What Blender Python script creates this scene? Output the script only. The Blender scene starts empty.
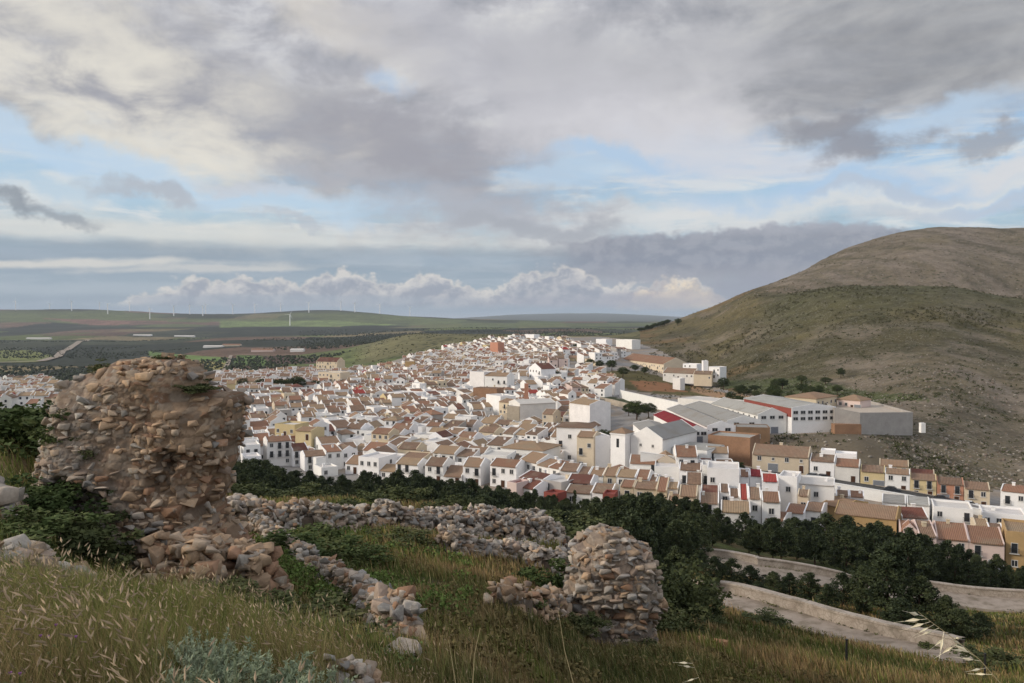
import bpy, math, random
import numpy as np
from mathutils import Vector, Matrix
PI = math.pi
rng = np.random.default_rng(11)
random.seed(5)
SC = bpy.context.scene
COL = SC.collection
F = 819.0
V0 = 320.0
PITCH = math.atan((341.5 - V0) / F)
CP, SP = math.cos(PITCH), math.sin(PITCH)

# ------------------------------------------------------------------ camera
def tv(v):                      # tangent of elevation for an image row
    zc = (341.5 - v) / F
    return (-SP + CP * zc) / (CP + SP * zc)

def project(x, y, z):
    yc = y * CP - z * SP
    zc = y * SP + z * CP
    return 512 + F * x / yc, 341.5 - F * zc / yc

cam_d = bpy.data.cameras.new('camera')
cam = bpy.data.objects.new('camera', cam_d)
COL.objects.link(cam)
cam.location = (0, 0, 0)
cam.rotation_euler = (PI / 2 - PITCH, 0, 0)
cam_d.sensor_width = 36
cam_d.lens = 36 * F / 1024
cam_d.clip_start = 0.05
cam_d.clip_end = 120000
SC.camera = cam

# ------------------------------------------------------------------ noise
def _hash(ix, iy, seed):
    h = (ix.astype(np.int64) * 374761393 + iy.astype(np.int64) * 668265263 + seed * 1442695041) & 0xFFFFFFFF
    h = ((h ^ (h >> 13)) * 1274126177) & 0xFFFFFFFF
    h = h ^ (h >> 16)
    return (h & 0xFFFFFF) / float(0xFFFFFF)

def vnoise(x, y, seed=0):
    x = np.asarray(x, float); y = np.asarray(y, float)
    ix = np.floor(x); iy = np.floor(y)
    fx = x - ix; fy = y - iy
    fx = fx * fx * (3 - 2 * fx); fy = fy * fy * (3 - 2 * fy)
    a = _hash(ix, iy, seed); b = _hash(ix + 1, iy, seed)
    c = _hash(ix, iy + 1, seed); d = _hash(ix + 1, iy + 1, seed)
    return (a * (1 - fx) + b * fx) * (1 - fy) + (c * (1 - fx) + d * fx) * fy

def fbm(x, y, oct=4, seed=0):
    s = 0.0; a = 0.5; t = 0.0
    for o in range(oct):
        s = s + a * vnoise(np.asarray(x) * 2 ** o, np.asarray(y) * 2 ** o, seed + o * 17)
        t += a; a *= 0.5
    return s / t                # 0..1, mean .5

def sstep(a, b, x):
    t = np.clip((x - a) / (b - a), 0, 1)
    return t * t * (3 - 2 * t)

# ------------------------------------------------------------------ objects
def link_mesh(name, verts, faces, mats, parent=None, mat_idx=None, smooth=False, cols=None):
    me = bpy.data.meshes.new(name)
    verts = np.asarray(verts, np.float32).reshape(-1, 3)
    if isinstance(faces, np.ndarray):
        n, k = faces.shape
        me.vertices.add(len(verts)); me.vertices.foreach_set('co', verts.ravel())
        me.loops.add(n * k); me.loops.foreach_set('vertex_index', faces.astype(np.int32).ravel())
        me.polygons.add(n)
        me.polygons.foreach_set('loop_start', np.arange(0, n * k, k, dtype=np.int32))
        me.polygons.foreach_set('loop_total', np.full(n, k, np.int32))
        me.update(calc_edges=True)
    else:
        me.from_pydata([tuple(map(float, v)) for v in verts], [], faces)
        me.update()
    for m in (mats if isinstance(mats, (list, tuple)) else [mats]):
        me.materials.append(m)
    if mat_idx is not None:
        me.polygons.foreach_set('material_index', np.asarray(mat_idx, np.int32))
    if smooth:
        me.polygons.foreach_set('use_smooth', np.ones(len(me.polygons), bool))
    if cols is not None:
        a = me.color_attributes.new('Col', 'FLOAT_COLOR', 'POINT')
        c = np.ones((len(verts), 4), np.float32); c[:, :3] = cols
        a.data.foreach_set('color', c.ravel())
    o = bpy.data.objects.new(name, me)
    COL.objects.link(o)
    if parent is not None:
        o.parent = parent
    return o

def tag(o, label=None, cat=None, group=None, kind=None):
    if label: o['label'] = label
    if cat: o['category'] = cat
    if group: o['group'] = group
    if kind: o['kind'] = kind
    return o

def empty(name, loc, rz=0.0):
    e = bpy.data.objects.new(name, None)
    e.empty_display_size = 0.5
    e.location = loc; e.rotation_euler = (0, 0, rz)
    COL.objects.link(e)
    return e

class MB:
    """collects polygons into one mesh"""
    def __init__(self):
        self.v = []; self.f = []; self.m = []
    def poly(self, pts, m=0):
        b = len(self.v); self.v += [tuple(p) for p in pts]
        self.f.append(tuple(range(b, b + len(pts)))); self.m.append(m)
    def box(self, x0, x1, y0, y1, z0, z1, m=0, rot=0.0, c=(0, 0)):
        b = len(self.v)
        cr, sr = math.cos(rot), math.sin(rot)
        for z in (z0, z1):
            for (x, y) in ((x0, y0), (x1, y0), (x1, y1), (x0, y1)):
                self.v.append((c[0] + x * cr - y * sr, c[1] + x * sr + y * cr, z))
        for q in ((0, 3, 2, 1), (4, 5, 6, 7), (0, 1, 5, 4), (1, 2, 6, 5), (2, 3, 7, 6), (3, 0, 4, 7)):
            self.f.append(tuple(b + i for i in q)); self.m.append(m)
    def prism(self, prof, x0, x1, m=0, caps=True):
        """profile in (y,z), counter-clockwise seen from +x, swept along x"""
        n = len(prof); b = len(self.v)
        for x in (x0, x1):
            for (y, z) in prof: self.v.append((x, y, z))
        for i in range(n):
            j = (i + 1) % n
            self.f.append((b + i, b + j, b + n + j, b + n + i)); self.m.append(m)
        if caps:
            self.f.append(tuple(b + i for i in reversed(range(n)))); self.m.append(m)
            self.f.append(tuple(b + n + i for i in range(n))); self.m.append(m)
    def tube(self, pts, r0, r1=None, k=6, m=0):
        r1 = r0 if r1 is None else r1
        pts = [Vector(p) for p in pts]; n = len(pts); b = len(self.v)
        for i, p in enumerate(pts):
            d = (pts[min(i + 1, n - 1)] - pts[max(i - 1, 0)])
            if d.length < 1e-9: d = Vector((0, 0, 1))
            d.normalize()
            a = d.cross(Vector((0, 0, 1)) if abs(d.z) < .9 else Vector((1, 0, 0))).normalized()
            c = d.cross(a)
            r = r0 + (r1 - r0) * i / max(1, n - 1)
            for j in range(k):
                t = 2 * PI * j / k
                q = p + a * (r * math.cos(t)) + c * (r * math.sin(t))
                self.v.append(tuple(q))
        for i in range(n - 1):
            for j in range(k):
                j2 = (j + 1) % k
                self.f.append((b + i * k + j, b + i * k + j2, b + (i + 1) * k + j2, b + (i + 1) * k + j)); self.m.append(m)
        self.f.append(tuple(b + (n - 1) * k + j for j in range(k))); self.m.append(m)
    def data(self, name, mats):
        me = bpy.data.meshes.new(name)
        me.from_pydata(self.v, [], self.f); me.update()
        for mm in (mats if isinstance(mats, (list, tuple)) else [mats]): me.materials.append(mm)
        me.polygons.foreach_set('material_index', np.asarray(self.m, np.int32))
        return me
    def build(self, name, mats, parent=None, smooth=False):
        me = self.data(name, mats)
        if smooth: me.polygons.foreach_set('use_smooth', np.ones(len(me.polygons), bool))
        o = bpy.data.objects.new(name, me); COL.objects.link(o)
        if parent is not None: o.parent = parent
        return o

# ------------------------------------------------------------------ node expression helper
class NX:
    def __init__(self, tree):
        self.t = tree; self.n = tree.nodes; self.l = tree.links
    def _set(self, sock, val):
        if isinstance(val, bpy.types.NodeSocket): self.l.new(val, sock)
        else: sock.default_value = val
    def math(self, op, a, b=None, c=None, clamp=False):
        nd = self.n.new('ShaderNodeMath'); nd.operation = op; nd.use_clamp = clamp
        self._set(nd.inputs[0], a)
        if b is not None: self._set(nd.inputs[1], b)
        if c is not None: self._set(nd.inputs[2], c)
        return nd.outputs[0]
    def add(self, a, b): return self.math('ADD', a, b)
    def sub(self, a, b): return self.math('SUBTRACT', a, b)
    def mul(self, a, b): return self.math('MULTIPLY', a, b)
    def mad(self, a, b, c): return self.math('MULTIPLY_ADD', a, b, c)
    def sat(self, a): return self.math('ADD', a, 0.0, clamp=True)
    def smooth(self, x, a, b, lo=0.0, hi=1.0):
        nd = self.n.new('ShaderNodeMapRange'); nd.interpolation_type = 'SMOOTHSTEP'
        self._set(nd.inputs['Value'], x)
        self._set(nd.inputs['From Min'], a); self._set(nd.inputs['From Max'], b)
        self._set(nd.inputs['To Min'], lo); self._set(nd.inputs['To Max'], hi)
        return nd.outputs[0]
    def mix(self, f, a, b, mode='MIX'):
        nd = self.n.new('ShaderNodeMix'); nd.data_type = 'RGBA'; nd.blend_type = mode
        self._set(nd.inputs[0], f)
        self._set(nd.inputs[6], a if isinstance(a, bpy.types.NodeSocket) else (*a, 1))
        self._set(nd.inputs[7], b if isinstance(b, bpy.types.NodeSocket) else (*b, 1))
        return nd.outputs[2]
    def noise(self, vec, scale, detail=4, rough=.55, dist=0.0, lac=2.0, out='Fac'):
        nd = self.n.new('ShaderNodeTexNoise'); nd.noise_dimensions = '3D'
        if vec is not None: self.l.new(vec, nd.inputs['Vector'])
        nd.inputs['Scale'].default_value = scale; nd.inputs['Detail'].default_value = detail
        nd.inputs['Roughness'].default_value = rough; nd.inputs['Distortion'].default_value = dist
        nd.inputs['Lacunarity'].default_value = lac
        return nd.outputs[out]
    def voro(self, vec, scale, feature='F1', out='Distance', rnd=1.0):
        nd = self.n.new('ShaderNodeTexVoronoi'); nd.feature = feature
        if vec is not None: self.l.new(vec, nd.inputs['Vector'])
        nd.inputs['Scale'].default_value = scale
        nd.inputs['Randomness'].default_value = rnd
        return nd.outputs[out]
    def xyz(self, x, y, z):
        nd = self.n.new('ShaderNodeCombineXYZ')
        for i, a in enumerate((x, y, z)): self._set(nd.inputs[i], a)
        return nd.outputs[0]
    def sep(self, v):
        nd = self.n.new('ShaderNodeSeparateXYZ'); self.l.new(v, nd.inputs[0]); return nd.outputs
    def ramp(self, fac, stops, interp='LINEAR'):
        nd = self.n.new('ShaderNodeValToRGB'); nd.color_ramp.interpolation = interp
        el = nd.color_ramp.elements
        while len(el) < len(stops): el.new(0.5)
        for e, (p, c) in zip(el, stops):
            e.position = p; e.color = (*c, 1)
        self._set(nd.inputs[0], fac)
        return nd.outputs[0]
    def bump(self, h, dist, strength=1.0):
        nd = self.n.new('ShaderNodeBump'); nd.inputs['Distance'].default_value = dist
        nd.inputs['Strength'].default_value = strength
        self.l.new(h, nd.inputs['Height']); return nd.outputs[0]

def new_mat(name, rough=0.9, spec=0.2):
    m = bpy.data.materials.new(name); m.use_nodes = True
    b = m.node_tree.nodes['Principled BSDF']
    b.inputs['Roughness'].default_value = rough
    b.inputs['Specular IOR Level'].default_value = spec
    x = NX(m.node_tree)
    return m, x, b
def objco(x):
    return x.n.new('ShaderNodeTexCoord').outputs['Object']
def worldco(x):
    return x.n.new('ShaderNodeNewGeometry').outputs['Position']
def rand(x):
    return x.n.new('ShaderNodeObjectInfo').outputs['Random']
def attr(x, name='Col', out='Color'):
    a = x.n.new('ShaderNodeAttribute'); a.attribute_name = name; return a.outputs[out]
# ------------------------------------------------------------------ terrain heights
# per image column: (distance, image row) or (distance, None, height)
T = {
 -900: [(1,0,-1.5),(8,0,-2.0),(20,0,-3),(60,0,-18),(130,0,-38),(300,0,-48),(600,0,-55),(1200,0,-80),(2500,0,-98),(4000,0,-90),(6500,325),(8500,316),(11000,0,-30),(16000,319),(40000,0,-60)],
 0:   [(1,0,-1.65),(4.5,0,-1.95),(7,0,-2.45),(10,0,-2.9),(14,0,-2.75),(18,430),(20.5,0,-2.5),(26,0,-5.5),(40,0,-12),(80,0,-27),(130,0,-38),(220,0,-44),(320,0,-45),(410,408),(600,393),(1000,381),(1500,371),(2500,353),(4000,339),(6500,325),(8500,309),(11000,0,-20),(16000,319),(40000,0,-60)],
 110: [(1,0,-1.7),(4.5,0,-1.95),(7,0,-2.5),(10,0,-3.7),(14,0,-4.3),(18,0,-4.4),(24,0,-6.5),(40,0,-12),(80,0,-25),(130,0,-35),(220,0,-43),(320,0,-46),(410,408),(600,393),(1000,381),(1500,371),(2500,353),(4000,339),(6500,325),(8500,311),(11000,0,-20),(16000,319),(40000,0,-60)],
 230: [(1,0,-1.75),(4,0,-1.95),(6.5,0,-2.5),(10,0,-4.0),(14,592),(25,545),(38,511),(42,502),(60,0,-14.5),(100,0,-25),(150,506),(215,0,-42),(260,466),(320,442),(390,422),(470,404),(600,389),(800,379),(1200,369),(1500,362),(2500,347),(4000,337),(6500,325),(8500,314),(11000,0,-20),(16000,319),(40000,0,-60)],
 330: [(1,0,-1.8),(4,0,-2.05),(6,0,-2.6),(10,0,-4.1),(14,0,-5.2),(25,560),(38,514),(42,503),(60,0,-15),(100,0,-26),(150,509),(215,0,-44),(260,472),(320,445),(390,424),(470,405),(600,389),(800,378),(1200,366),(1500,358),(2500,345),(4000,335),(6500,325),(8500,311),(11000,0,-20),(16000,319),(40000,0,-60)],
 420: [(1,0,-1.85),(3,0,-2.0),(6,0,-3.0),(10,660),(20,592),(30,551),(40,518),(45,506),(70,0,-20),(150,514),(215,0,-45),(250,473),(320,447),(390,425),(470,405),(600,385),(800,367),(950,358),(1150,351),(1500,334.5),(1800,0,-30),(2500,0,-62),(4000,332),(6500,326),(8500,317),(11000,0,-20),(16000,319),(40000,0,-60)],
 520: [(1,0,-1.9),(3,0,-2.2),(6,0,-3.4),(10,0,-4.9),(20,612),(30,572),(36,548),(42,526),(45,522),(70,0,-22),(150,0,-40),(200,500),(250,477),(320,450),(390,427),(470,405),(600,380),(800,358),(1000,345),(1150,338),(1500,334.5),(1800,0,-40),(2500,0,-70),(4000,332),(6500,325),(8500,321),(11000,0,-30),(16000,320),(25000,314.5),(40000,0,-60)],
 560: [(1,0,-1.95),(3,0,-2.4),(6,0,-3.8),(10,0,-5.5),(20,636),(26,603),(32,574),(40,541),(44,534),(50,0,-14.5),(60,0,-22.5),(100,0,-32),(150,0,-39),(200,503),(250,474),(320,445),(390,420),(470,400),(600,376),(800,353),(1000,343),(1300,336),(1700,0,-50),(4000,331),(6500,325),(8500,322),(11000,0,-40),(16000,320),(25000,313.5),(40000,0,-60)],
 600: [(1,0,-1.95),(3,0,-2.4),(6,0,-3.8),(10,0,-5.5),(20,660),(26,648),(40,0,-16),(60,0,-22.5),(100,0,-32),(150,0,-39),(200,503),(250,474),(320,445),(390,420),(470,400),(600,376),(800,353),(1000,343),(1300,336),(1700,0,-50),(4000,331),(6500,325),(8500,322),(11000,0,-40),(16000,320),(25000,313.5),(40000,0,-60)],
 640: [(1,0,-2),(3,0,-2.5),(6,0,-4),(10,0,-5.8),(20,665),(30,645),(45,615),(65,0,-22.5),(100,0,-31.5),(150,0,-40),(200,508),(240,476),(300,445),(380,420),(470,402),(600,379),(750,362),(900,350),(1100,339),(1300,331),(1600,0,-40),(4000,331),(6500,325),(8500,322),(11000,0,-40),(16000,320),(25000,315),(40000,0,-60)],
 700: [(1,0,-2),(3,0,-2.5),(6,0,-4),(10,0,-6),(20,672),(35,640),(52,615),(70,598),(88,0,-27),(100,569),(150,0,-39),(185,521),(215,497),(236,472),(262,452),(300,437),(400,412),(480,400),(600,386),(700,376),(850,352),(1000,333),(1150,320),(1300,311),(1600,0,-20),(4000,0,-60),(8500,322),(16000,321),(25000,318),(40000,0,-60)],
 760: [(1,0,-2),(3,0,-2.6),(6,0,-4.2),(10,0,-6.2),(20,0,-9.5),(35,655),(50,632),(66,612),(85,592),(105,0,-32.5),(150,0,-42),(185,535),(212,512),(229,481),(250,470),(272,440),(300,430),(360,416),(430,403),(520,390),(600,377),(750,345),(900,315),(1000,298),(1080,291),(1160,289),(1300,288),(1600,0,0),(4000,0,-60),(8500,322),(40000,0,-60)],
 850: [(1,0,-2),(3,0,-2.6),(6,0,-4.2),(10,0,-6.4),(20,0,-10),(35,668),(50,645),(62,629),(80,608),(100,592),(140,568),(170,557),(205,521),(221,489),(240,478),(262,440),(285,433),(330,420),(400,404),(480,382),(620,345),(750,317),(880,289),(960,287),(1020,290),(1150,270),(1300,255),(1450,247),(1700,0,60),(2500,0,-40),(8500,322),(40000,0,-60)],
 940: [(1,0,-2),(3,0,-2.6),(6,0,-4.2),(10,0,-6.4),(20,0,-10.2),(40,672),(60,646),(75,630),(100,607),(130,588),(165,570),(196,528),(211,500),(225,493),(255,468),(300,437),(350,407),(450,371),(600,335),(750,306),(880,288),(960,288),(1020,291),(1150,262),(1300,242),(1450,228),(1600,229),(2000,0,60),(3000,0,-40),(8500,322),(40000,0,-60)],
 1024:[(1,0,-2),(3,0,-2.6),(6,0,-4.2),(10,0,-6.4),(20,0,-10.2),(40,677),(60,652),(80,632),(110,607),(140,590),(165,575),(190,540),(209,513),(222,508),(260,472),(300,448),(380,407),(480,371),(620,337),(750,313),(860,299),(940,300),(1000,302),(1150,268),(1300,246),(1450,229),(1600,232),(2000,0,80),(3000,0,-40),(8500,322),(40000,0,-60)],
 1500:[(1,0,-2),(3,0,-2.6),(6,0,-4.2),(10,0,-6.4),(20,0,-10.2),(60,0,-24),(110,0,-38),(170,0,-50),(220,0,-52),(300,0,-40),(480,0,-20),(750,0,30),(1000,0,60),(1450,0,140),(2000,0,60),(3000,0,-40),(8500,322),(40000,0,-60)],
}
def pchip(xs, ys, xq):
    xs = np.asarray(xs, float); ys = np.asarray(ys, float)
    h = np.diff(xs); dl = np.diff(ys) / h
    d = np.zeros_like(ys)
    d[0] = dl[0]; d[-1] = dl[-1]
    for i in range(1, len(xs) - 1):
        if dl[i - 1] * dl[i] > 0:
            w1 = 2 * h[i] + h[i - 1]; w2 = h[i] + 2 * h[i - 1]
            d[i] = (w1 + w2) / (w1 / dl[i - 1] + w2 / dl[i])
    k = np.clip(np.searchsorted(xs, xq) - 1, 0, len(xs) - 2)
    t = (xq - xs[k]) / h[k]
    t = np.clip(t, 0, 1)
    return ((1 + 2 * t) * (1 - t) ** 2 * ys[k] + t * (1 - t) ** 2 * h[k] * d[k]
            + t * t * (3 - 2 * t) * ys[k + 1] + t * t * (t - 1) * h[k] * d[k + 1])
NLY = 900
LY = np.linspace(0, math.log(40000), NLY)
YQ = np.exp(LY)
_us = sorted(T)
_Z = []
for u_ in _us:
    ys_ = [n[0] for n in T[u_]]
    zs_ = [n[2] if len(n) == 3 else n[0] * tv(n[1]) for n in T[u_]]
    _Z.append(pchip(ys_, zs_, YQ))
_Z = np.array(_Z)
UU = np.arange(-900, 1501, 8.0)
HT = np.empty((len(UU), NLY))
for j_ in range(NLY):
    HT[:, j_] = pchip(_us, _Z[:, j_], UU)

def hbase(x, y):
    x = np.asarray(x, float); y = np.asarray(y, float)
    yc = np.clip(y, 1.0, 39999.0)
    u = np.clip(512 + F * x / np.maximum(yc, 6.0) , -899.0, 1499.0)
    a = (u + 900) / 8.0; i = np.clip(a.astype(int), 0, len(UU) - 2); fa = a - i
    b = np.log(yc) / LY[1]; j = np.clip(b.astype(int), 0, NLY - 2); fb = b - j
    return (HT[i, j] * (1 - fa) + HT[i + 1, j] * fa) * (1 - fb) + (HT[i, j + 1] * (1 - fa) + HT[i + 1, j + 1] * fa) * fb

def hgt(x, y):
    x = np.asarray(x, float); y = np.asarray(y, float)
    z = hbase(x, y)
    near = 1 - sstep(140, 200, y)
    z = z + near * (0.35 * (fbm(x / 2.5, y / 2.5, 4, 3) - .5) * sstep(3, 12, y) + 1.6 * (fbm(x / 14, y / 14, 3, 5) - .5) * sstep(30, 60, y))
    u = 512 + F * x / np.maximum(y, 1)
    hill = sstep(640, 760, u) * sstep(250, 420, y) * (1 - sstep(1300, 1800, y))
    z = z + hill * (9.0 * (fbm(x / 70, y / 70, 4, 9) - .5) * sstep(420, 700, y) + 2.2 * (fbm(x / 9, y / 9, 3, 10) - .5))
    far = sstep(1700, 4000, y)
    z = z + far * 52 * (fbm(x / 1100, y / 1100, 4, 21) - .5) * (1 - .5 * sstep(9000, 16000, y))
    return z

def ground_at(u, v, ymin=2.0, ymax=39000.0):
    """world point where the ray of an image position meets the ground (first hit beyond ymin)"""
    n = 2600
    ys = np.exp(np.linspace(math.log(ymin), math.log(ymax), n))
    zc = (341.5 - v) / F
    s = ((u - 512) / F) / (CP + SP * zc)
    g = hgt(ys * s, ys) - ys * tv(v)
    k = np.argmax(g >= 0)
    if g[k] < 0: k = n - 1
    y = ys[k]
    if k > 0 and g[k - 1] < 0:
        y = ys[k - 1] + (ys[k] - ys[k - 1]) * (-g[k - 1]) / (g[k] - g[k - 1])
    return Vector((y * s, y, float(hgt(y * s, y))))

def at(u, y):
    """ground point in image column u at distance y"""
    x = y * (u - 512) / F
    return Vector((x, y, float(hgt(x, y))))

# ------------------------------------------------------------------ terrain mesh
def build_terrain():
    def colspace():
        a = np.linspace(-0.72, 0.72, 470)
        l = -np.exp(np.linspace(math.log(2.4), math.log(0.722), 26))
        return np.concatenate([l, a, -l[::-1]])
    s = colspace()
    y = np.concatenate([np.linspace(-9, 1.6, 16), np.exp(np.linspace(math.log(1.9), math.log(39500), 830))])
    nr, nc = len(y), len(s)
    S, Y = np.meshgrid(s, y)
    off = 10.0
    X = S * (Y + off)
    Z = hgt(X, Y)
    P = np.stack([X, Y, Z], -1).reshape(-1, 3)
    idx = np.arange(nr * nc).reshape(nr, nc)
    Q = np.stack([idx[:-1, :-1], idx[:-1, 1:], idx[1:, 1:], idx[1:, :-1]], -1).reshape(-1, 4)
    cx = P[Q].mean(1)
    U = 512 + F * cx[:, 0] / np.maximum(cx[:, 1], 1)
    D = cx[:, 1]
    edge = np.interp(U, [-900, 0, 230, 420, 520, 600, 700, 760, 850, 940, 1024, 1500], [330, 330, 222, 218, 195, 192, 178, 180, 172, 166, 168, 170])
    back = np.interp(U, [-900, 0, 60, 230, 330, 420, 520, 600, 640, 690, 740, 800, 860, 880, 940, 1024, 1500],
                     [500, 500, 520, 760, 900, 1050, 1200, 1250, 1000, 700, 500, 440, 390, 262, 232, 240, 240])
    rock = np.interp(U, [600, 640, 700, 760, 1500], [1e9, 880, 640, 470, 200])
    zone = np.full(len(Q), 1)
    zone[D < edge] = 0
    zone[(D >= back)] = 2
    zone[(D >= np.minimum(back, 1e9)) & (U > 640) & (D < 2400)] = 3
    return P, Q, zone
TP, TQ, TZONE = build_terrain()

def submesh(name, z, mat, colfn):
    q = TQ[TZONE == z]
    used, inv = np.unique(q.ravel(), return_inverse=True)
    P = TP[used]
    o = link_mesh(name, P, inv.reshape(-1, 4), mat, smooth=True, cols=colfn(P))
    o['kind'] = 'structure'
    return o

def pal(c): return np.array(c, float)
def mixc(a, b, t): return a * (1 - t[:, None]) + b * t[:, None]

def inpoly(px, py, poly):
    inside = np.zeros(len(px), bool)
    n = len(poly)
    for i in range(n):
        x1, y1 = poly[i]; x2, y2 = poly[(i + 1) % n]
        c = ((y1 > py) != (y2 > py))
        with np.errstate(divide='ignore', invalid='ignore'):
            xi = (x2 - x1) * (py - y1) / (y2 - y1 + 1e-12) + x1
        inside ^= c & (px < xi)
    return inside

def wpoly(pix, ymin=300):
    return [tuple(ground_at(u, v, ymin)[:2]) for (u, v) in pix]

def col_near(P):
    x, y = P[:, 0], P[:, 1]
    green = pal((0.10, 0.115, 0.035)); brown = pal((0.16, 0.10, 0.05)); straw = pal((0.20, 0.15, 0.08)); dark = pal((0.055, 0.062, 0.026))
    c = np.tile(green, (len(P), 1))
    n = fbm(x / 6, y / 6, 4, 31); c = mixc(c, brown, sstep(.42, .6, n))
    n2 = fbm(x / 2.2, y / 2.2, 4, 37); c = mixc(c, straw, sstep(.55, .75, n2) * .7)
    n3 = fbm(x / 9, y / 9, 3, 41); c = mixc(c, dark, sstep(.52, .68, n3) * .8)
    c = mixc(c, dark, sstep(90, 140, y) * .5)
    return c

def col_town(P):
    x, y = P[:, 0], P[:, 1]
    c = np.tile(pal((0.25, 0.235, 0.22)), (len(P), 1))
    u, v = project(x, y, P[:, 2])
    n = fbm(x / 12, y / 12, 3, 51)
    c = mixc(c, pal((0.30, 0.24, 0.18)), sstep(.45, .6, n) * .8)
    # green / earth banks between the streets
    for poly, colr in (([(598, 372), (640, 371), (700, 386), (735, 395), (640, 392), (600, 383)], (0.10, 0.085, 0.035)),
                       ([(630, 381), (668, 383), (690, 392), (640, 391)], (0.24, 0.12, 0.06)),
                       ([(600, 395), (655, 403), (650, 412), (595, 400)], (0.05, 0.06, 0.03)),
                       ([(690, 383), (775, 400), (770, 408), (690, 391)], (0.30, 0.19, 0.11)),
                       ([(640, 447), (718, 436), (738, 462), (736, 468), (640, 455)], (0.12, 0.10, 0.07)),
                       ([(355, 390), (400, 391), (430, 394), (355, 396)], (0.16, 0.11, 0.06)),
                       ([(228, 380), (300, 378), (300, 398), (228, 400)], (0.045, 0.05, 0.02))):
        w = wpoly(poly, 230)
        m = inpoly(x, y, w)
        c[m] = pal(colr)
    side = 1 - sstep(150, 215, u + 25 * (n - .5)); side = np.where((u < 62) & (y > 400), 0, side)
    c = mixc(c, pal((0.085, 0.085, 0.038)), side * .95)
    c = mixc(c, pal((0.13, 0.10, 0.055)), side * sstep(.5, .65, fbm(x / 35, y / 35, 3, 57)))
    m = (u > 735) & (v < 470) & (y > 242) & (y < 285)
    c[m] = pal((0.14, 0.115, 0.08))
    return c

def col_plain(P):
    x, y = P[:, 0], P[:, 1]
    # fields: warped irregular cells
    wx = x + 260 * (fbm(x / 700, y / 700, 3, 61) - .5); wy = y + 500 * (fbm(x / 900, y / 900, 3, 62) - .5)
    sc = 1.0
    cx = np.floor(wx / 420); cy = np.floor((wy + 130 * _hash(cx, cx * 0, 7)) / 620)
    r = _hash(cx, cy, 71); r2 = _hash(cx, cy, 72)
    olive = pal((0.048, 0.054, 0.034)); dark = pal((0.030, 0.035, 0.025)); gr = pal((0.105, 0.125, 0.048)); br = pal((0.13, 0.085, 0.06)); tan = pal((0.18, 0.145, 0.08))
    c = np.tile(olive, (len(P), 1))
    c[r < .38] = dark
    c[(r > .62) & (r < .76)] = br
    c[(r > .76) & (r < .90)] = gr
    c[r > .93] = tan
    c *= (0.85 + .3 * r2)[:, None]
    # olive groves: dotted rows of crowns
    n = fbm(x / 26, y / 60, 3, 65)
    c *= (0.75 + .5 * n)[:, None]
    # greener long strips below the ridge
    u, v = project(x, y, P[:, 2])
    st = sstep(5200, 6000, y) * (1 - sstep(7600, 8200, y)) * sstep(.40, .55, fbm(x / 1500, y / 700, 3, 66))
    c = mixc(c, gr * 1.15, st * .85)
    # rounded grassy hill behind the town
    m = sstep(1050, 1200, y) * (1 - sstep(1900, 2200, y)) * sstep(345, 375, u)
    nn = fbm(x / 30, y / 30, 4, 67)
    hc = pal((0.150, 0.140, 0.072))[None] * (0.8 + .45 * nn[:, None])
    c = c * (1 - m[:, None]) + hc * m[:, None]
    for poly, colr in (([(-30, 350), (30, 350), (58, 357), (45, 362), (-30, 363)], (0.16, 0.175, 0.06)),
                       ([(148, 351), (232, 358), (228, 364), (150, 356)], (0.135, 0.195, 0.06)),
                       ([(160, 356), (228, 363), (222, 374), (170, 371)], (0.25, 0.22, 0.09)),
                       ([(236, 355), (272, 356), (268, 366), (234, 365)], (0.11, 0.165, 0.055)),
                       ([(234, 366), (330, 366), (320, 374), (215, 376)], (0.13, 0.085, 0.06)),
                       ([(262, 356), (345, 357), (325, 363), (270, 364)], (0.10, 0.065, 0.055)),
                       ([(40, 318), (160, 321), (215, 325), (90, 325)], (0.20, 0.115, 0.085)),
                       ([(130, 322), (225, 322), (220, 325), (130, 325)], (0.15, 0.09, 0.07)),
                       ([(220, 321), (330, 320), (400, 325), (220, 328)], (0.16, 0.205, 0.07))):
        w = wpoly(poly, 1000)
        m = inpoly(x, y, w)
        c[m] = pal(colr) * (0.85 + .3 * n[m])[:, None]
    # far blue-green ridge
    c = mixc(c, pal((0.05, 0.06, 0.04)), sstep(12000, 15000, y))
    return c

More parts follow.
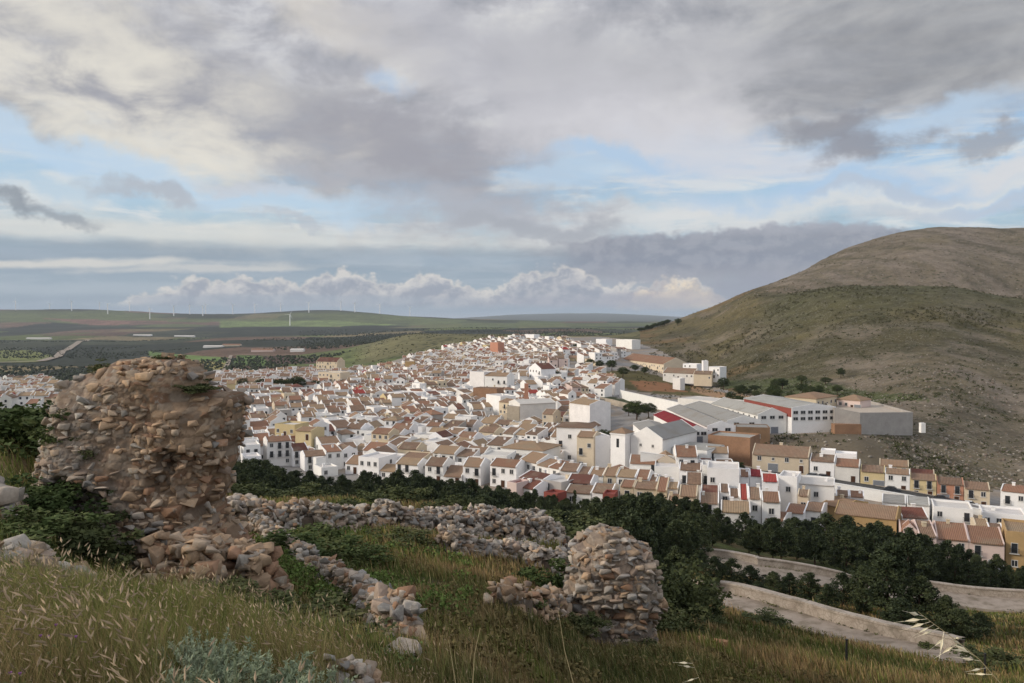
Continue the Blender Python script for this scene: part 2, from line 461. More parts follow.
def col_hill(P):
    x, y = P[:, 0], P[:, 1]
    u, v = project(x, y, P[:, 2])
    grass = pal((0.108, 0.088, 0.040)); dark = pal((0.060, 0.054, 0.027)); grey = pal((0.185, 0.150, 0.115)); rust = pal((0.20, 0.12, 0.055))
    c = np.tile(grass, (len(P), 1))
    n = fbm(x / 45, y / 90, 4, 81)
    c = mixc(c, dark, sstep(.42, .62, n) * .8)
    n2 = fbm(x / 28, y / 60, 4, 82)
    greyness = np.clip(sstep(985, 1040, y) * sstep(740, 800, u) * 1.0 + (1 - sstep(420, 640, y)) * sstep(780, 880, u) * .7, 0, 1)
    c = mixc(c, grey, np.clip(greyness * (0.65 + 1.2 * (n2 - .4)), 0, 1))
    c = mixc(c, grey, sstep(.52, .66, n2) * .6)
    c = mixc(c, dark * .9, sstep(.52, .64, fbm(x / 22 + y / 60, y / 160, 4, 84)) * .5)
    c = mixc(c, rust, sstep(.60, .75, fbm(x / 60, y / 60, 3, 83)) * .5 * (1 - sstep(700, 820, u)))
    # dark green crest of the lower shoulder
    c = mixc(c, pal((0.068, 0.066, 0.030)), sstep(620, 880, y) * (1 - sstep(960, 1040, y)) * sstep(740, 790, u) * .9)
    # thicket at the hill foot
    m = inpoly(x, y, wpoly([(725, 380), (800, 378), (850, 388), (930, 398), (930, 402), (860, 402), (790, 398), (725, 388)], 330))
    c[m] = pal((0.065, 0.075, 0.028))
    return c

def ground_mat(name, scale, bumpd, lo=.72, hi=1.3, speck=None, dist=None):
    m, x, b = new_mat(name, .95, .1)
    w = worldco(x)
    n1 = x.noise(w, scale, 6, .62)
    n2 = x.noise(w, scale * 7, 5, .6)
    f = x.mad(n1, .6, x.mul(n2, .4))
    g = x.smooth(f, .3, .7, lo, hi)
    c = x.mix(1.0, attr(x), x.xyz(g, g, g), 'MULTIPLY')
    if speck:
        for (sc, thr, wid, colr, amt) in speck:
            v = x.voro(w, sc); mm = x.noise(w, sc * .16, 3, .6)
            k = x.mul(x.smooth(v, thr + wid, thr, 0, 1), x.smooth(mm, .42, .60, 0, amt))
            c = x.mix(k, c, colr)
    x.l.new(c, b.inputs['Base Color'])
    x.l.new(x.bump(f, bumpd, .9), b.inputs['Normal'])
    return m
M_near = ground_mat('hillside_soil', 1.3, .25, .6, 1.45)
M_town = ground_mat('town_ground', .12, .3, .8, 1.2)
M_plain = ground_mat('farmland', .006, 2.0, .7, 1.3, speck=[(.07, .25, .25, (.018, .023, .014), .9)])
M_hill = ground_mat('stony_hill', .05, 2.2, .62, 1.4, speck=[(.5, .24, .14, (.26, .235, .195), .6), (.14, .2, .14, (.045, .05, .024), .8), (.9, .22, .14, (.25, .22, .18), .6), (.8, .22, .14, (.05, .055, .028), .7)])
submesh('hillside_ground', 0, M_near, col_near)
submesh('town_ground', 1, M_town, col_town)
submesh('farmland_plain', 2, M_plain, col_plain)
submesh('stony_hill', 3, M_hill, col_hill)
# ------------------------------------------------------------------ sky, light
SUN_AZ = math.radians(-100)     # measured from +Y towards +X : light from the left
SUN_EL = math.radians(24)
SUN_E = 2.3; EXPO = 0.08; HAZE = 3.0e-5
world = bpy.data.worlds.new('World'); SC.world = world
world.use_nodes = True
wt = world.node_tree; wt.nodes.clear()
def build_world():
    X = NX(wt)
    out = wt.nodes.new('ShaderNodeOutputWorld'); bg = wt.nodes.new('ShaderNodeBackground')
    bg2 = wt.nodes.new('ShaderNodeBackground'); mixs = wt.nodes.new('ShaderNodeMixShader')
    wt.links.new(bg2.outputs[0], mixs.inputs[1]); wt.links.new(bg.outputs[0], mixs.inputs[2])
    wt.links.new(mixs.outputs[0], out.inputs[0]); bg2.inputs['Strength'].default_value = 0.15
    sky = wt.nodes.new('ShaderNodeTexSky'); sky.sky_type = 'NISHITA'; sky.sun_disc = False
    sky.sun_elevation = SUN_EL; sky.sun_rotation = SUN_AZ
    sky.altitude = 500; sky.air_density = 1.0; sky.dust_density = 1.5; sky.ozone_density = 1.5
    bg.inputs['Strength'].default_value = 0.10
    co = wt.nodes.new('ShaderNodeTexCoord').outputs['Generated']
    nrm = wt.nodes.new('ShaderNodeVectorMath'); nrm.operation = 'NORMALIZE'; wt.links.new(co, nrm.inputs[0])
    D = nrm.outputs[0]
    dx, dy, dz = X.sep(D)
    az = X.math('ARCTAN2', dx, dy); el = X.math('ARCSINE', dz)
    DEG = 180 / PI
    az = X.mul(az, DEG); el = X.mul(el, DEG)
    # perspective cloud-plane coordinates
    zz = X.math('MAXIMUM', X.add(dz, .10), .03)
    px = X.math('DIVIDE', dx, zz); py = X.math('DIVIDE', dy, zz)
    PC = X.xyz(px, py, 0.0)
    AE = X.xyz(X.mul(az, .1), X.mul(el, .22), 0.0)          # streaky angular coords
    AI = X.xyz(X.mul(az, .1), X.mul(el, .1), 0.0)
    def n(vec, s, d=5, r=.55, dist=0.0): return X.noise(vec, s, d, r, dist)
    w1 = n(AI, 1.7, 5, .6); w2 = n(X.xyz(X.mul(az, .1), X.mul(el, .1), 7.3), 1.7, 5, .6)
    waz = X.mad(X.sub(w1, .5), 9.0, az); wel = X.mad(X.sub(w2, .5), 5.5, el)
    w3 = n(X.xyz(X.mul(az, .1), X.mul(el, .3), 2.2), 1.6, 5, .55)
    wlo = X.mad(X.sub(w3, .5), 1.1, el)
    fine = n(AE, 2.6, 7, .6, .3)
    fineI = n(AI, 5.0, 7, .62, .2)
    big = n(PC, .55, 6, .55, .3)
    def ang(u, v):
        zc = (341.5 - v) / F; xc = (u - 512) / F
        yy = CP + SP * zc; z = -SP + CP * zc
        return math.degrees(math.atan2(xc, yy)), math.degrees(math.atan2(z, math.hypot(xc, yy)))
    K = 14.3                                                # pixels per degree
    def blob(u, v, ru, rv, rot=0, soft=.8, nz=.5, A=None, E=None, nt=None, tex=None):
        a0, e0 = ang(u, v)
        A = waz if A is None else A; E = wel if E is None else E
        da = X.sub(A, a0); de = X.sub(E, e0)
        c, s = math.cos(math.radians(rot)), math.sin(math.radians(rot))
        ra = X.mul(X.mad(da, c, X.mul(de, s)), K / ru)
        re = X.mul(X.mad(da, -s, X.mul(de, c)), K / rv)
        d = X.math('SQRT', X.add(X.mul(ra, ra), X.mul(re, re)))
        t = tex if tex is not None else fine
        d = X.mad(X.sub(t, .5), -2 * nz, d)
        return X.smooth(d, 1 + soft * .5, 1 - soft * .5, 0, 1)
    S = 10.0   # colours below are divided by the background strength
    def C(r, g, b):
        f = lambda q: ((q / 255) / 12.92 if q < 10 else ((q / 255 + .055) / 1.055) ** 2.4)
        return (f(r) * S * .985, f(g) * S * 1.0, f(b) * S * 1.035)
    # clear air between the clouds: the Nishita sky, evened with thin veil
    base = X.ramp(X.smooth(el, -1, 22, 0, 1), [(0, C(140, 158, 170)), (.12, C(158, 178, 190)), (.28, C(176, 200, 214)), (.45, C(176, 204, 226)), (1, C(120, 160, 205))])
    col = X.mix(.82, sky.outputs[0], base)
    # thin pale streaks
    st = n(X.xyz(X.mul(az, .07), X.mul(el, .42), 3.1), 2.2, 7, .6, .5)
    col = X.mix(X.smooth(st, .42, .64, 0, .85), col, C(216, 218, 216))
    st2 = n(X.xyz(X.mul(az, .05), X.mul(el, .55), 9.1), 2.0, 5, .6, .3)
    col = X.mix(X.mul(X.smooth(st2, .46, .66, 0, .75), X.smooth(el, 8.5, 4, 0, 1)), col, C(150, 162, 172))
    def put(col, m, c, a=1.0):
        return X.mix(X.mul(m, a) if a != 1 else m, col, c)
    # creamy band above the horizon layers
    col = put(col, blob(180, 234, 380, 12, -1, 1.3, .5, E=wlo), C(212, 212, 206), .8)
    col = put(col, blob(760, 212, 330, 16, 3, 1.2, .5), C(216, 216, 213), .8)
    col = put(col, blob(160, 253, 420, 10, 0, 1.3, .5, E=wlo), C(146, 158, 168), .8)
    # high overcast sheet
    lo = X.mad(X.sub(big, .5), 9.0, X.mul(X.sub(fine, .5), 5.0))
    a1 = ang(512, 165)[1]
    edge = X.add(el, lo)
    sheet = X.smooth(edge, a1 - 1.2, a1 + 2.4, 0, 1)
    body = X.mad(n(AE, 1.1, 6, .55, .4), .75, X.mul(fineI, .25))
    AEu = X.xyz(X.mul(X.add(az, -1.2), .1), X.mul(X.add(el, .8), .22), 0.0)
    rel2 = X.sub(n(AE, 1.1, 6, .55, .4), n(AEu, 1.1, 6, .55, .4))
    body = X.mad(rel2, .8, body)
    sheetc = X.ramp(body, [(.28, C(156, 157, 162)), (.46, C(180, 179, 182)), (.56, C(198, 197, 198)), (.70, C(216, 214, 210))])
    right = X.smooth(az, 2, 26, 0, 1)
    darkr = X.ramp(body, [(.3, C(140, 141, 144)), (.5, C(156, 156, 157)), (.7, C(172, 171, 170))])
    sheetc = X.mix(X.mul(right, X.smooth(el, 10.5, 15, .1, .95)), sheetc, darkr)
    col = put(col, sheet, sheetc, .97)
    # cream-lit parts, upper left
    gl = X.smooth(n(X.xyz(X.mul(az, .1), X.mul(el, .2), 1.7), 1.7, 7, .58, .3), .30, .66, 0, 1)
    # grey core of the sheet, sloping down to the right
    col = put(col, blob(250, 120, 290, 58, -16, 1.2, .8), C(156, 156, 162), .8)
    col = put(col, blob(430, 150, 120, 42, -4, 1.2, .7), C(158, 157, 163), .75)
    col = put(col, blob(60, 125, 95, 12, -16, .9, .6), C(160, 160, 163), .8)
    col = put(col, blob(120, 60, 60, 20, -10, .9, .6), C(176, 174, 174), .6)
    col = put(col, X.mul(blob(30, 75, 190, 80, -22, 1.5, .6), gl), C(234, 228, 213), .72)
    col = put(col, X.mul(blob(60, 40, 220, 70, -20, 1.2, .5), gl), C(226, 220, 206), .5)
    col = put(col, blob(330, 10, 95, 22, -25, 1.2, .5), C(220, 212, 198), .6)
    col = put(col, X.mul(blob(215, 140, 120, 20, -24, 1.4, .7), gl), C(230, 224, 210), .5)
    # light centre
    col = put(col, blob(620, 120, 120, 48, -10, 1.3, .7), C(208, 206, 208), .85)
    col = put(col, blob(480, 60, 140, 32, -14, 1.3, .7), C(184, 183, 187), .7)
    col = put(col, blob(640, 60, 150, 30, -8, 1.3, .7), C(186, 185, 187), .7)
    # blue gaps
    col = put(col, blob(395, 84, 20, 8, 0, 1.6, .6), C(168, 190, 214), .6)
    col = put(col, blob(620, 160, 75, 11, -3, 1.3, .6), C(174, 198, 220), .9)
    col = put(col, blob(560, 178, 60, 12, 0, 1.3, .6), C(182, 203, 220), .8)
    col = put(col, blob(860, 190, 120, 12, 2, 1.4, .7), C(170, 196, 220), .85)
    col = put(col, blob(905, 132, 90, 14, 5, 1.2, .7), C(182, 202, 220), .85)
    col = put(col, blob(1000, 205, 60, 7, 2, 1.2, .5), C(170, 196, 220), .8)
    col = put(col, blob(300, 206, 110, 12, -3, 1.3, .6), C(186, 208, 224), .8)
    col = put(col, blob(60, 150, 120, 14, -14, 1.2, .6), C(186, 207, 224), .8)
    col = put(col, blob(30, 185, 90, 12, 0, 1.2, .6), C(176, 200, 216), .7)
    col = put(col, blob(760, 155, 110, 16, -10, 1.3, .6), C(205, 208, 214), .7)
    # small separate dark clouds
    for (u, v, ru, rv, r, c, a) in ((825, 124, 40, 13, -6, (138, 139, 145), .9), (868, 153, 38, 15, -4, (137, 138, 145), .9),
                                    (1000, 147, 40, 7, 8, (152, 153, 158), .8), (56, 216, 38, 6, -6, (146, 153, 160), .85),
                                    (8, 213, 24, 6, -8, (140, 147, 154), .9), (150, 194, 44, 7, -8, (172, 176, 182), .85),
                                    (475, 214, 100, 17, -4, (170, 172, 178), .9), (545, 228, 80, 9, -4, (162, 166, 172), .8),
                                    (290, 222, 30, 4, -8, (178, 184, 190), .7), (880, 197, 50, 5, 0, (180, 188, 198), .7),
                                    (940, 212, 90, 6, 3, (186, 190, 196), .6), (255, 190, 60, 7, -6, (196, 198, 203), .6),
                                    (330, 176, 60, 9, -6, (172, 172, 176), .7), (1010, 172, 60, 9, 0, (212, 210, 208), .8)):
        col = put(col, blob(u, v, ru, rv, r, 1.25, 1.0), C(*[q + 4 for q in c]), a * .95)
    # layered blue-grey air low down on the left
    a2 = ang(512, 262)[1]
    low = X.smooth(X.mad(X.sub(st2, .5), 2.0, el), a2 + 1.2, a2 - 1.0, 0, .85)
    col = X.mix(low, col, X.ramp(X.smooth(el, 0, 5, 0, 1), [(0, C(146, 160, 172)), (.35, C(158, 171, 181)), (.8, C(150, 164, 176)), (1, C(166, 180, 192))]))
    col = put(col, blob(70, 262, 130, 3.5, 1.5, 1.3, .9, E=wlo), C(212, 209, 201), .85)
    col = put(col, blob(210, 268, 90, 3.0, 2.5, 1.3, .9, E=wlo), C(206, 204, 198), .7)
    col = put(col, blob(60, 288, 190, 5, 0, 1.3, .6, E=wlo), C(172, 182, 189), .6)
    # profile curves: heights (in degrees) of the cloud tops along the horizon
    def profile(pts):
        nd = wt.nodes.new('ShaderNodeFloatCurve'); cv = nd.mapping.curves[0]
        P = []
        for (u, v) in pts:
            a_, _ = ang(u, 300); _, e_ = ang(512, v); e_ = math.degrees(math.atan((V0 - v) / F)); P.append(((a_ + 40) / 80, e_ / 10))
        cv.points[0].location = P[0]; cv.points[1].location = P[-1]
        for p in P[1:-1]: cv.points.new(*p)
        nd.mapping.use_clip = False
        nd.mapping.update()
        X._set(nd.inputs['Value'], X.mul(X.add(az, 40), 1 / 80)); nd.inputs['Factor'].default_value = 1
        return X.mul(nd.outputs[0], 10)
    BI = X.xyz(X.mul(az, .1), X.mul(el, .13), 0.0)
    BU = X.xyz(X.mul(X.add(az, -.35), .1), X.mul(X.add(el, .42), .13), 0.0)
    bil = n(BI, 4.6, 8, .6, .25); bilu = n(BU, 4.6, 8, .6, .25)
    vor = X.n.new('ShaderNodeTexVoronoi'); vor.feature = 'SMOOTH_F1'; wt.links.new(X.xyz(X.mad(w1, .08, X.mul(az, .1)), X.mad(w2, .08, X.mul(el, .13)), 0.0), vor.inputs['Vector'])
    vor.inputs['Scale'].default_value = 7.0; vor.inputs['Smoothness'].default_value = .3; vor.inputs['Detail'].default_value = 2.0; vor.inputs['Roughness'].default_value = .6
    puffy = X.sub(.42, vor.outputs['Distance'])
    relief = X.smooth(X.sub(bil, bilu), -.10, .13, 0, 1)
    # dark bank on the right
    top = profile([(430, 262), (530, 243), (560, 235), (600, 231), (660, 227), (700, 226), (760, 223), (830, 222), (880, 227), (915, 233), (1024, 238), (1150, 240)])
    ed = X.mad(X.sub(bil, .5), 1.1, X.mad(puffy, .55, X.sub(top, el)))
    bk = X.mul(X.smooth(ed, -.05, .45, 0, 1), X.mul(X.smooth(X.mad(X.sub(w1, .5), 7, az), -1.0, 7.0, 0, 1), X.smooth(X.mad(X.sub(bil, .5), 2.0, el), .9, 3.4, 0, 1)))
    bankc = X.ramp(X.smooth(el, 1.6, 6.8, 0, 1), [(0, C(166, 166, 172)), (.45, C(138, 144, 156)), (.85, C(142, 146, 156)), (1, C(162, 165, 174))])
    bankc = X.mix(X.mul(relief, .35), bankc, C(176, 176, 182))
    col = put(col, bk, bankc, .92)
    # cumulus row above the horizon
    top = profile([(100, 312), (145, 286), (185, 275), (240, 273), (300, 274), (345, 263), (375, 271), (400, 274), (430, 265), (455, 272), (485, 277), (515, 270), (545, 257), (572, 257), (592, 268), (620, 277), (650, 273), (690, 272), (715, 283), (740, 292), (790, 302), (830, 318)])
    dens = X.mad(X.sub(bil, .5), 1.5, X.mad(puffy, 1.0, X.sub(top, el)))
    base_ = X.smooth(X.mad(X.sub(fineI, .5), 1.0, el), .65, 1.25, 0, 1)
    cum = X.mul(X.smooth(dens, -.12, .38, 0, 1), base_)
    depth = X.smooth(dens, .1, 1.7, 0, 1)
    cc = X.mix(relief, C(160, 164, 173), C(210, 206, 201))
    cc = X.mix(X.mul(depth, .85), cc, X.mix(relief, C(150, 156, 167), C(180, 180, 184)))
    cc = X.mix(X.mul(X.smooth(dens, .55, .1, 0, 1), .55), cc, C(234, 224, 208))
    col = put(col, cum, cc, .86)
    # the warm-lit heap in front of the dark bank
    top = profile([(600, 318), (618, 292), (640, 277), (664, 268), (690, 272), (715, 281), (728, 291), (742, 318)])
    dens = X.mad(X.sub(bil, .5), 2.0, X.mad(puffy, 1.2, X.sub(top, el)))
    wm = X.mul(X.smooth(dens, -.15, .8, 0, 1), X.smooth(el, .4, 1.0, 0, 1))
    wc = X.mix(relief, C(176, 170, 172), C(238, 220, 192))
    wc = X.mix(X.smooth(az, 9, 14, 0, .45), wc, C(240, 222, 190))
    col = put(col, wm, wc, .8)
    def puff(u, v, ru, rv, c, a, nz=.9): return blob(u, v, ru, rv, 0, .8, nz, A=az, E=el, tex=bil)
    for (u, v, ru, rv, c, a) in ((752, 293, 40, 20, (150, 154, 166), .7), (660, 300, 50, 9, (176, 172, 176), .6), (590, 302, 90, 7, (160, 164, 174), .6), (300, 300, 150, 5, (160, 170, 180), .6)):
        col = put(col, puff(u, v, ru, rv, c, a), C(*c), a)
    # horizon haze, and dull ground bounce below
    col = X.mix(X.smooth(el, 1.3, .2, 0, .92), col, C(148, 164, 178))
    col = X.mix(X.smooth(el, -.3, -2.5, 0, 1), col, (.9, .8, .6))
    wt.links.new(col, bg.inputs['Color'])
    # unseen sky behind and far above: plainer overcast, brightened to fill shaded walls
    s2 = n(PC, .55, 3, .5, 0)
    c2 = X.mix(.8, sky.outputs[0], X.ramp(s2, [(.35, C(160, 160, 165)), (.5, C(186, 186, 189)), (.62, C(205, 207, 210))]))
    west = X.mul(X.smooth(X.math('ABSOLUTE', X.add(az, 95)), 75, 10, 0, 1), X.smooth(el, 50, 12, 0, 1))
    c2 = X.mix(X.mul(west, .8), c2, C(245, 232, 208))
    c2 = X.mix(X.smooth(el, -.3, -2.5, 0, 1), c2, (.9, .8, .6))
    wt.links.new(c2, bg2.inputs['Color'])
    win = X.mul(X.math('LESS_THAN', X.math('ABSOLUTE', az), 56.0), X.mul(X.math('LESS_THAN', el, 30.0), X.math('GREATER_THAN', el, -2.6)))
    wt.links.new(win, mixs.inputs[0])
build_world()
world.cycles.sampling_method = 'MANUAL'; world.cycles.sample_map_resolution = 256
SC.cycles.max_bounces = 4; SC.cycles.diffuse_bounces = 2; SC.cycles.glossy_bounces = 1; SC.cycles.transmission_bounces = 2
SC.cycles.volume_bounces = 0; SC.cycles.transparent_max_bounces = 4
SC.cycles.use_adaptive_sampling = True; SC.cycles.adaptive_threshold = 0.02
SC.cycles.caustics_reflective = False; SC.cycles.caustics_refractive = False
sd = bpy.data.lights.new('sun', 'SUN'); sd.energy = SUN_E; sd.angle = math.radians(14); sd.color = (1.0, .90, .78)
so = bpy.data.objects.new('sun', sd); COL.objects.link(so)
sdir = Vector((math.sin(SUN_AZ) * math.cos(SUN_EL), math.cos(SUN_AZ) * math.cos(SUN_EL), math.sin(SUN_EL)))
so.rotation_euler = sdir.to_track_quat('Z', 'Y').to_euler()
so.location = (0, 0, 60)
SC.view_settings.view_transform = 'Standard'; SC.view_settings.look = 'None'
SC.view_settings.exposure = EXPO; SC.view_settings.gamma = 1
# haze
def build_haze():
    b = MB(); b.box(-96000, 96000, -60, 40500, -260, 190)
    m = bpy.data.materials.new('haze_air'); m.use_nodes = True
    nt = m.node_tree; nt.nodes.clear()
    o = nt.nodes.new('ShaderNodeOutputMaterial'); v = nt.nodes.new('ShaderNodeVolumePrincipled')
    v.inputs['Color'].default_value = (.80, .88, 1.0, 1); v.inputs['Density'].default_value = HAZE
    v.inputs['Anisotropy'].default_value = 0.0
    nt.links.new(v.outputs[0], o.inputs['Volume'])
    h = b.build('haze', m); h['kind'] = 'stuff'
if HAZE > 0: build_haze()
# ------------------------------------------------------------------ building materials
def wall_mat(name, c, var=.06, stain=.12):
    m, x, b = new_mat(name, .9, .15)
    w = worldco(x)
    r = rand(x)
    k = x.mad(x.sub(r, .5), var * 2, 1.0)
    n1 = x.noise(w, .35, 5, .6); n2 = x.noise(w, 2.2, 4, .6)
    s = x.mul(x.mad(x.sub(n1, .5), stain * 2.2, 1.0), x.mad(x.sub(n2, .5), stain, 1.0))
    g = x.mul(k, s)
    col = x.mix(1.0, c, x.xyz(g, g, x.mul(g, x.mad(r, .05, .965))), 'MULTIPLY')
    x.l.new(col, b.inputs['Base Color'])
    return m
def tile_mat(name, c1, c2, lichen=(.28, .235, .17), ax='X', sc=.9):
    m, x, b = new_mat(name, .92, .1)
    o = objco(x); r = rand(x)
    w = worldco(x)
    wv = x.n.new('ShaderNodeTexWave'); wv.wave_type = 'BANDS'; wv.bands_direction = ax
    x.l.new(o, wv.inputs['Vector']); wv.inputs['Scale'].default_value = sc; wv.inputs['Distortion'].default_value = .4
    n = x.noise(w, .9, 5, .65); n2 = x.noise(w, .22, 3, .5)
    c = x.mix(x.smooth(x.mad(x.sub(n, .5), 1.0, r), .2, .8), c1, c2)
    c = x.mix(x.smooth(n2, .5, .72, 0, .5), c, lichen)
    g = x.mad(wv.outputs[1], .22, x.mad(x.sub(n, .5), .5, .87))
    c = x.mix(1.0, c, x.xyz(g, g, g), 'MULTIPLY')
    x.l.new(c, b.inputs['Base Color'])
    x.l.new(x.bump(wv.outputs[1], .12, .8), b.inputs['Normal'])
    return m
W = {
 'white': wall_mat('whitewash', (.82, .80, .78)),
 'offwhite': wall_mat('old_whitewash', (.72, .69, .66), .08, .2),
 'cream': wall_mat('cream_render', (.62, .52, .38)),
 'beige': wall_mat('beige_render', (.56, .47, .36)),
 'grey': wall_mat('bare_cement_render', (.40, .37, .345), .1, .25),
 'yellow': wall_mat('yellow_render', (.58, .47, .27)),
 'ochre': wall_mat('ochre_render', (.42, .285, .14), .05, .25),
 'salmon': wall_mat('salmon_render', (.46, .23, .155)),
 'pink': wall_mat('pale_pink_render', (.66, .52, .47)),
 'brick': wall_mat('raw_brickwork', (.29, .17, .105), .06, .35),
 'redpaint': wall_mat('red_painted_wall', (.26, .075, .06), .05, .2),
 'stone': wall_mat('pale_stone', (.42, .36, .29), .1, .3),
 'brown': wall_mat('earth_coloured_wall', (.22, .14, .085), .1, .3),
}
R = {
 'rust': tile_mat('rust_clay_tiles', (.32, .175, .115), (.26, .15, .10)),
 'brown': tile_mat('brown_clay_tiles', (.21, .14, .10), (.27, .18, .125)),
 'ochre': tile_mat('ochre_clay_tiles', (.35, .25, .16), (.31, .205, .135)),
 'dark red': tile_mat('dark_red_clay_tiles', (.20, .085, .062), (.155, .075, .058)),
 'bright red': tile_mat('bright_red_tiles', (.36, .07, .06), (.30, .07, .055), (.30, .10, .06)),
 'crimson': tile_mat('crimson_sheet_roof', (.25, .032, .04), (.21, .035, .04), (.25, .06, .05)),
 'grey': tile_mat('grey_fibre_cement_roof', (.37, .36, .33), (.29, .28, .26), (.24, .21, .17), 'Y', .28),
 'pale': wall_mat('pale_terrace_floor', (.58, .545, .51), .08, .2),
 'white': W['white'],
}
for _k in ('redpaint', 'grey', 'brown', 'ochre'):
    R.setdefault(_k, W[_k])
M_glass = new_mat('dark_window_glass', .25, .5)[0]; M_glass.node_tree.nodes['Principled BSDF'].inputs['Base Color'].default_value = (.03, .033, .038, 1)
M_frame = new_mat('white_window_frame', .6)[0]; M_frame.node_tree.nodes['Principled BSDF'].inputs['Base Color'].default_value = (.6, .58, .55, 1)
M_wood = new_mat('brown_door_wood', .6)[0]; M_wood.node_tree.nodes['Principled BSDF'].inputs['Base Color'].default_value = (.07, .032, .018, 1)
M_iron = new_mat('black_iron', .5)[0]; M_iron.node_tree.nodes['Principled BSDF'].inputs['Base Color'].default_value = (.03, .03, .03, 1)
M_gate = new_mat('grey_metal_door', .5)[0]; M_gate.node_tree.nodes['Principled BSDF'].inputs['Base Color'].default_value = (.20, .21, .23, 1)

def win_data(w, h, kind='window'):
    b = MB()
    if kind == 'window':
        b.box(-w/2-.12, w/2+.12, -.05, 0.02, -h/2-.12, h/2+.12, 0)
        b.box(-w/2, w/2, -.085, -.04, -h/2, h/2, 1)
        b.box(-.04, .04, -.10, -.08, -h/2, h/2, 0)
        b.box(-w/2-.2, w/2+.2, -.16, .02, -h/2-.22, -h/2-.12, 0)
    elif kind == 'balcony':
        b.box(-w/2-.1, w/2+.1, -.05, .02, -h/2, h/2+.1, 0)
        b.box(-w/2, w/2, -.085, -.04, -h/2, h/2, 1)
        b.box(-w/2-.35, w/2+.35, -.6, .0, -h/2-.12, -h/2-.003, 0)
        for i in range(9):
            x = -w/2 - .3 + i * (w + .6) / 8
            b.box(x-.02, x+.02, -.58, -.54, -h/2, -h/2+.95, 2)
        b.box(-w/2-.34, w/2+.34, -.6, -.52, -h/2+.95, -h/2+1.0, 2)
    elif kind == 'door':
        b.box(-w/2-.1, w/2+.1, -.05, .02, -h/2, h/2+.12, 0)
        b.box(-w/2, w/2, -.08, -.04, -h/2, h/2, 2)
        b.box(-w/2+.1, w/2-.1, -.1, -.07, -h/2+.15, -.1, 2); b.box(-w/2+.1, w/2-.1, -.1, -.07, .1, h/2-.15, 2)
    elif kind == 'garage':
        b.box(-w/2-.1, w/2+.1, -.05, .02, -h/2, h/2+.1, 0)
        for i in range(6):
            z = -h/2 + i * h / 6
            b.box(-w/2, w/2, -.09, -.04, z + .02, z + h/6, 2)
    return b.data(kind, [M_frame, M_glass, {'balcony': M_iron, 'door': M_wood, 'garage': M_gate}.get(kind, M_frame)])
WD = {'window': win_data(.95, 1.15), 'small': win_data(.6, .7), 'wide': win_data(1.7, 1.0), 'balcony': win_data(1.05, 2.0, 'balcony'),
      'door': win_data(1.1, 2.1, 'door'), 'garage': win_data(2.7, 2.3, 'garage'), 'dark': win_data(1.6, 1.9)}
WH = {'window': 1.15, 'small': .7, 'wide': 1.0, 'balcony': 2.0, 'door': 2.1, 'garage': 2.3, 'dark': 1.9}
WN = {'small': 'window', 'wide': 'window', 'dark': 'window'}

FOOT = []     # (x, y, r) of every building, to keep them apart
def add_foot(x, y, r): FOOT.append((x, y, r))
def free(x, y, r, k=.8):
    for (a, b, c) in FOOT:
        if abs(a - x) < 40 and abs(b - y) < 40 and math.hypot(a - x, b - y) < (r + c) * k: return False
    return True

def chimney_mb(b, x, y, z, s=.35, m=0, mt=0):
    b.box(x - s, x + s, y - s * .8, y + s * .8, z - .6, z + .9, m)
    b.box(x - s - .08, x + s + .08, y - s - .02, y + s + .02, z + .9, z + 1.02, mt)

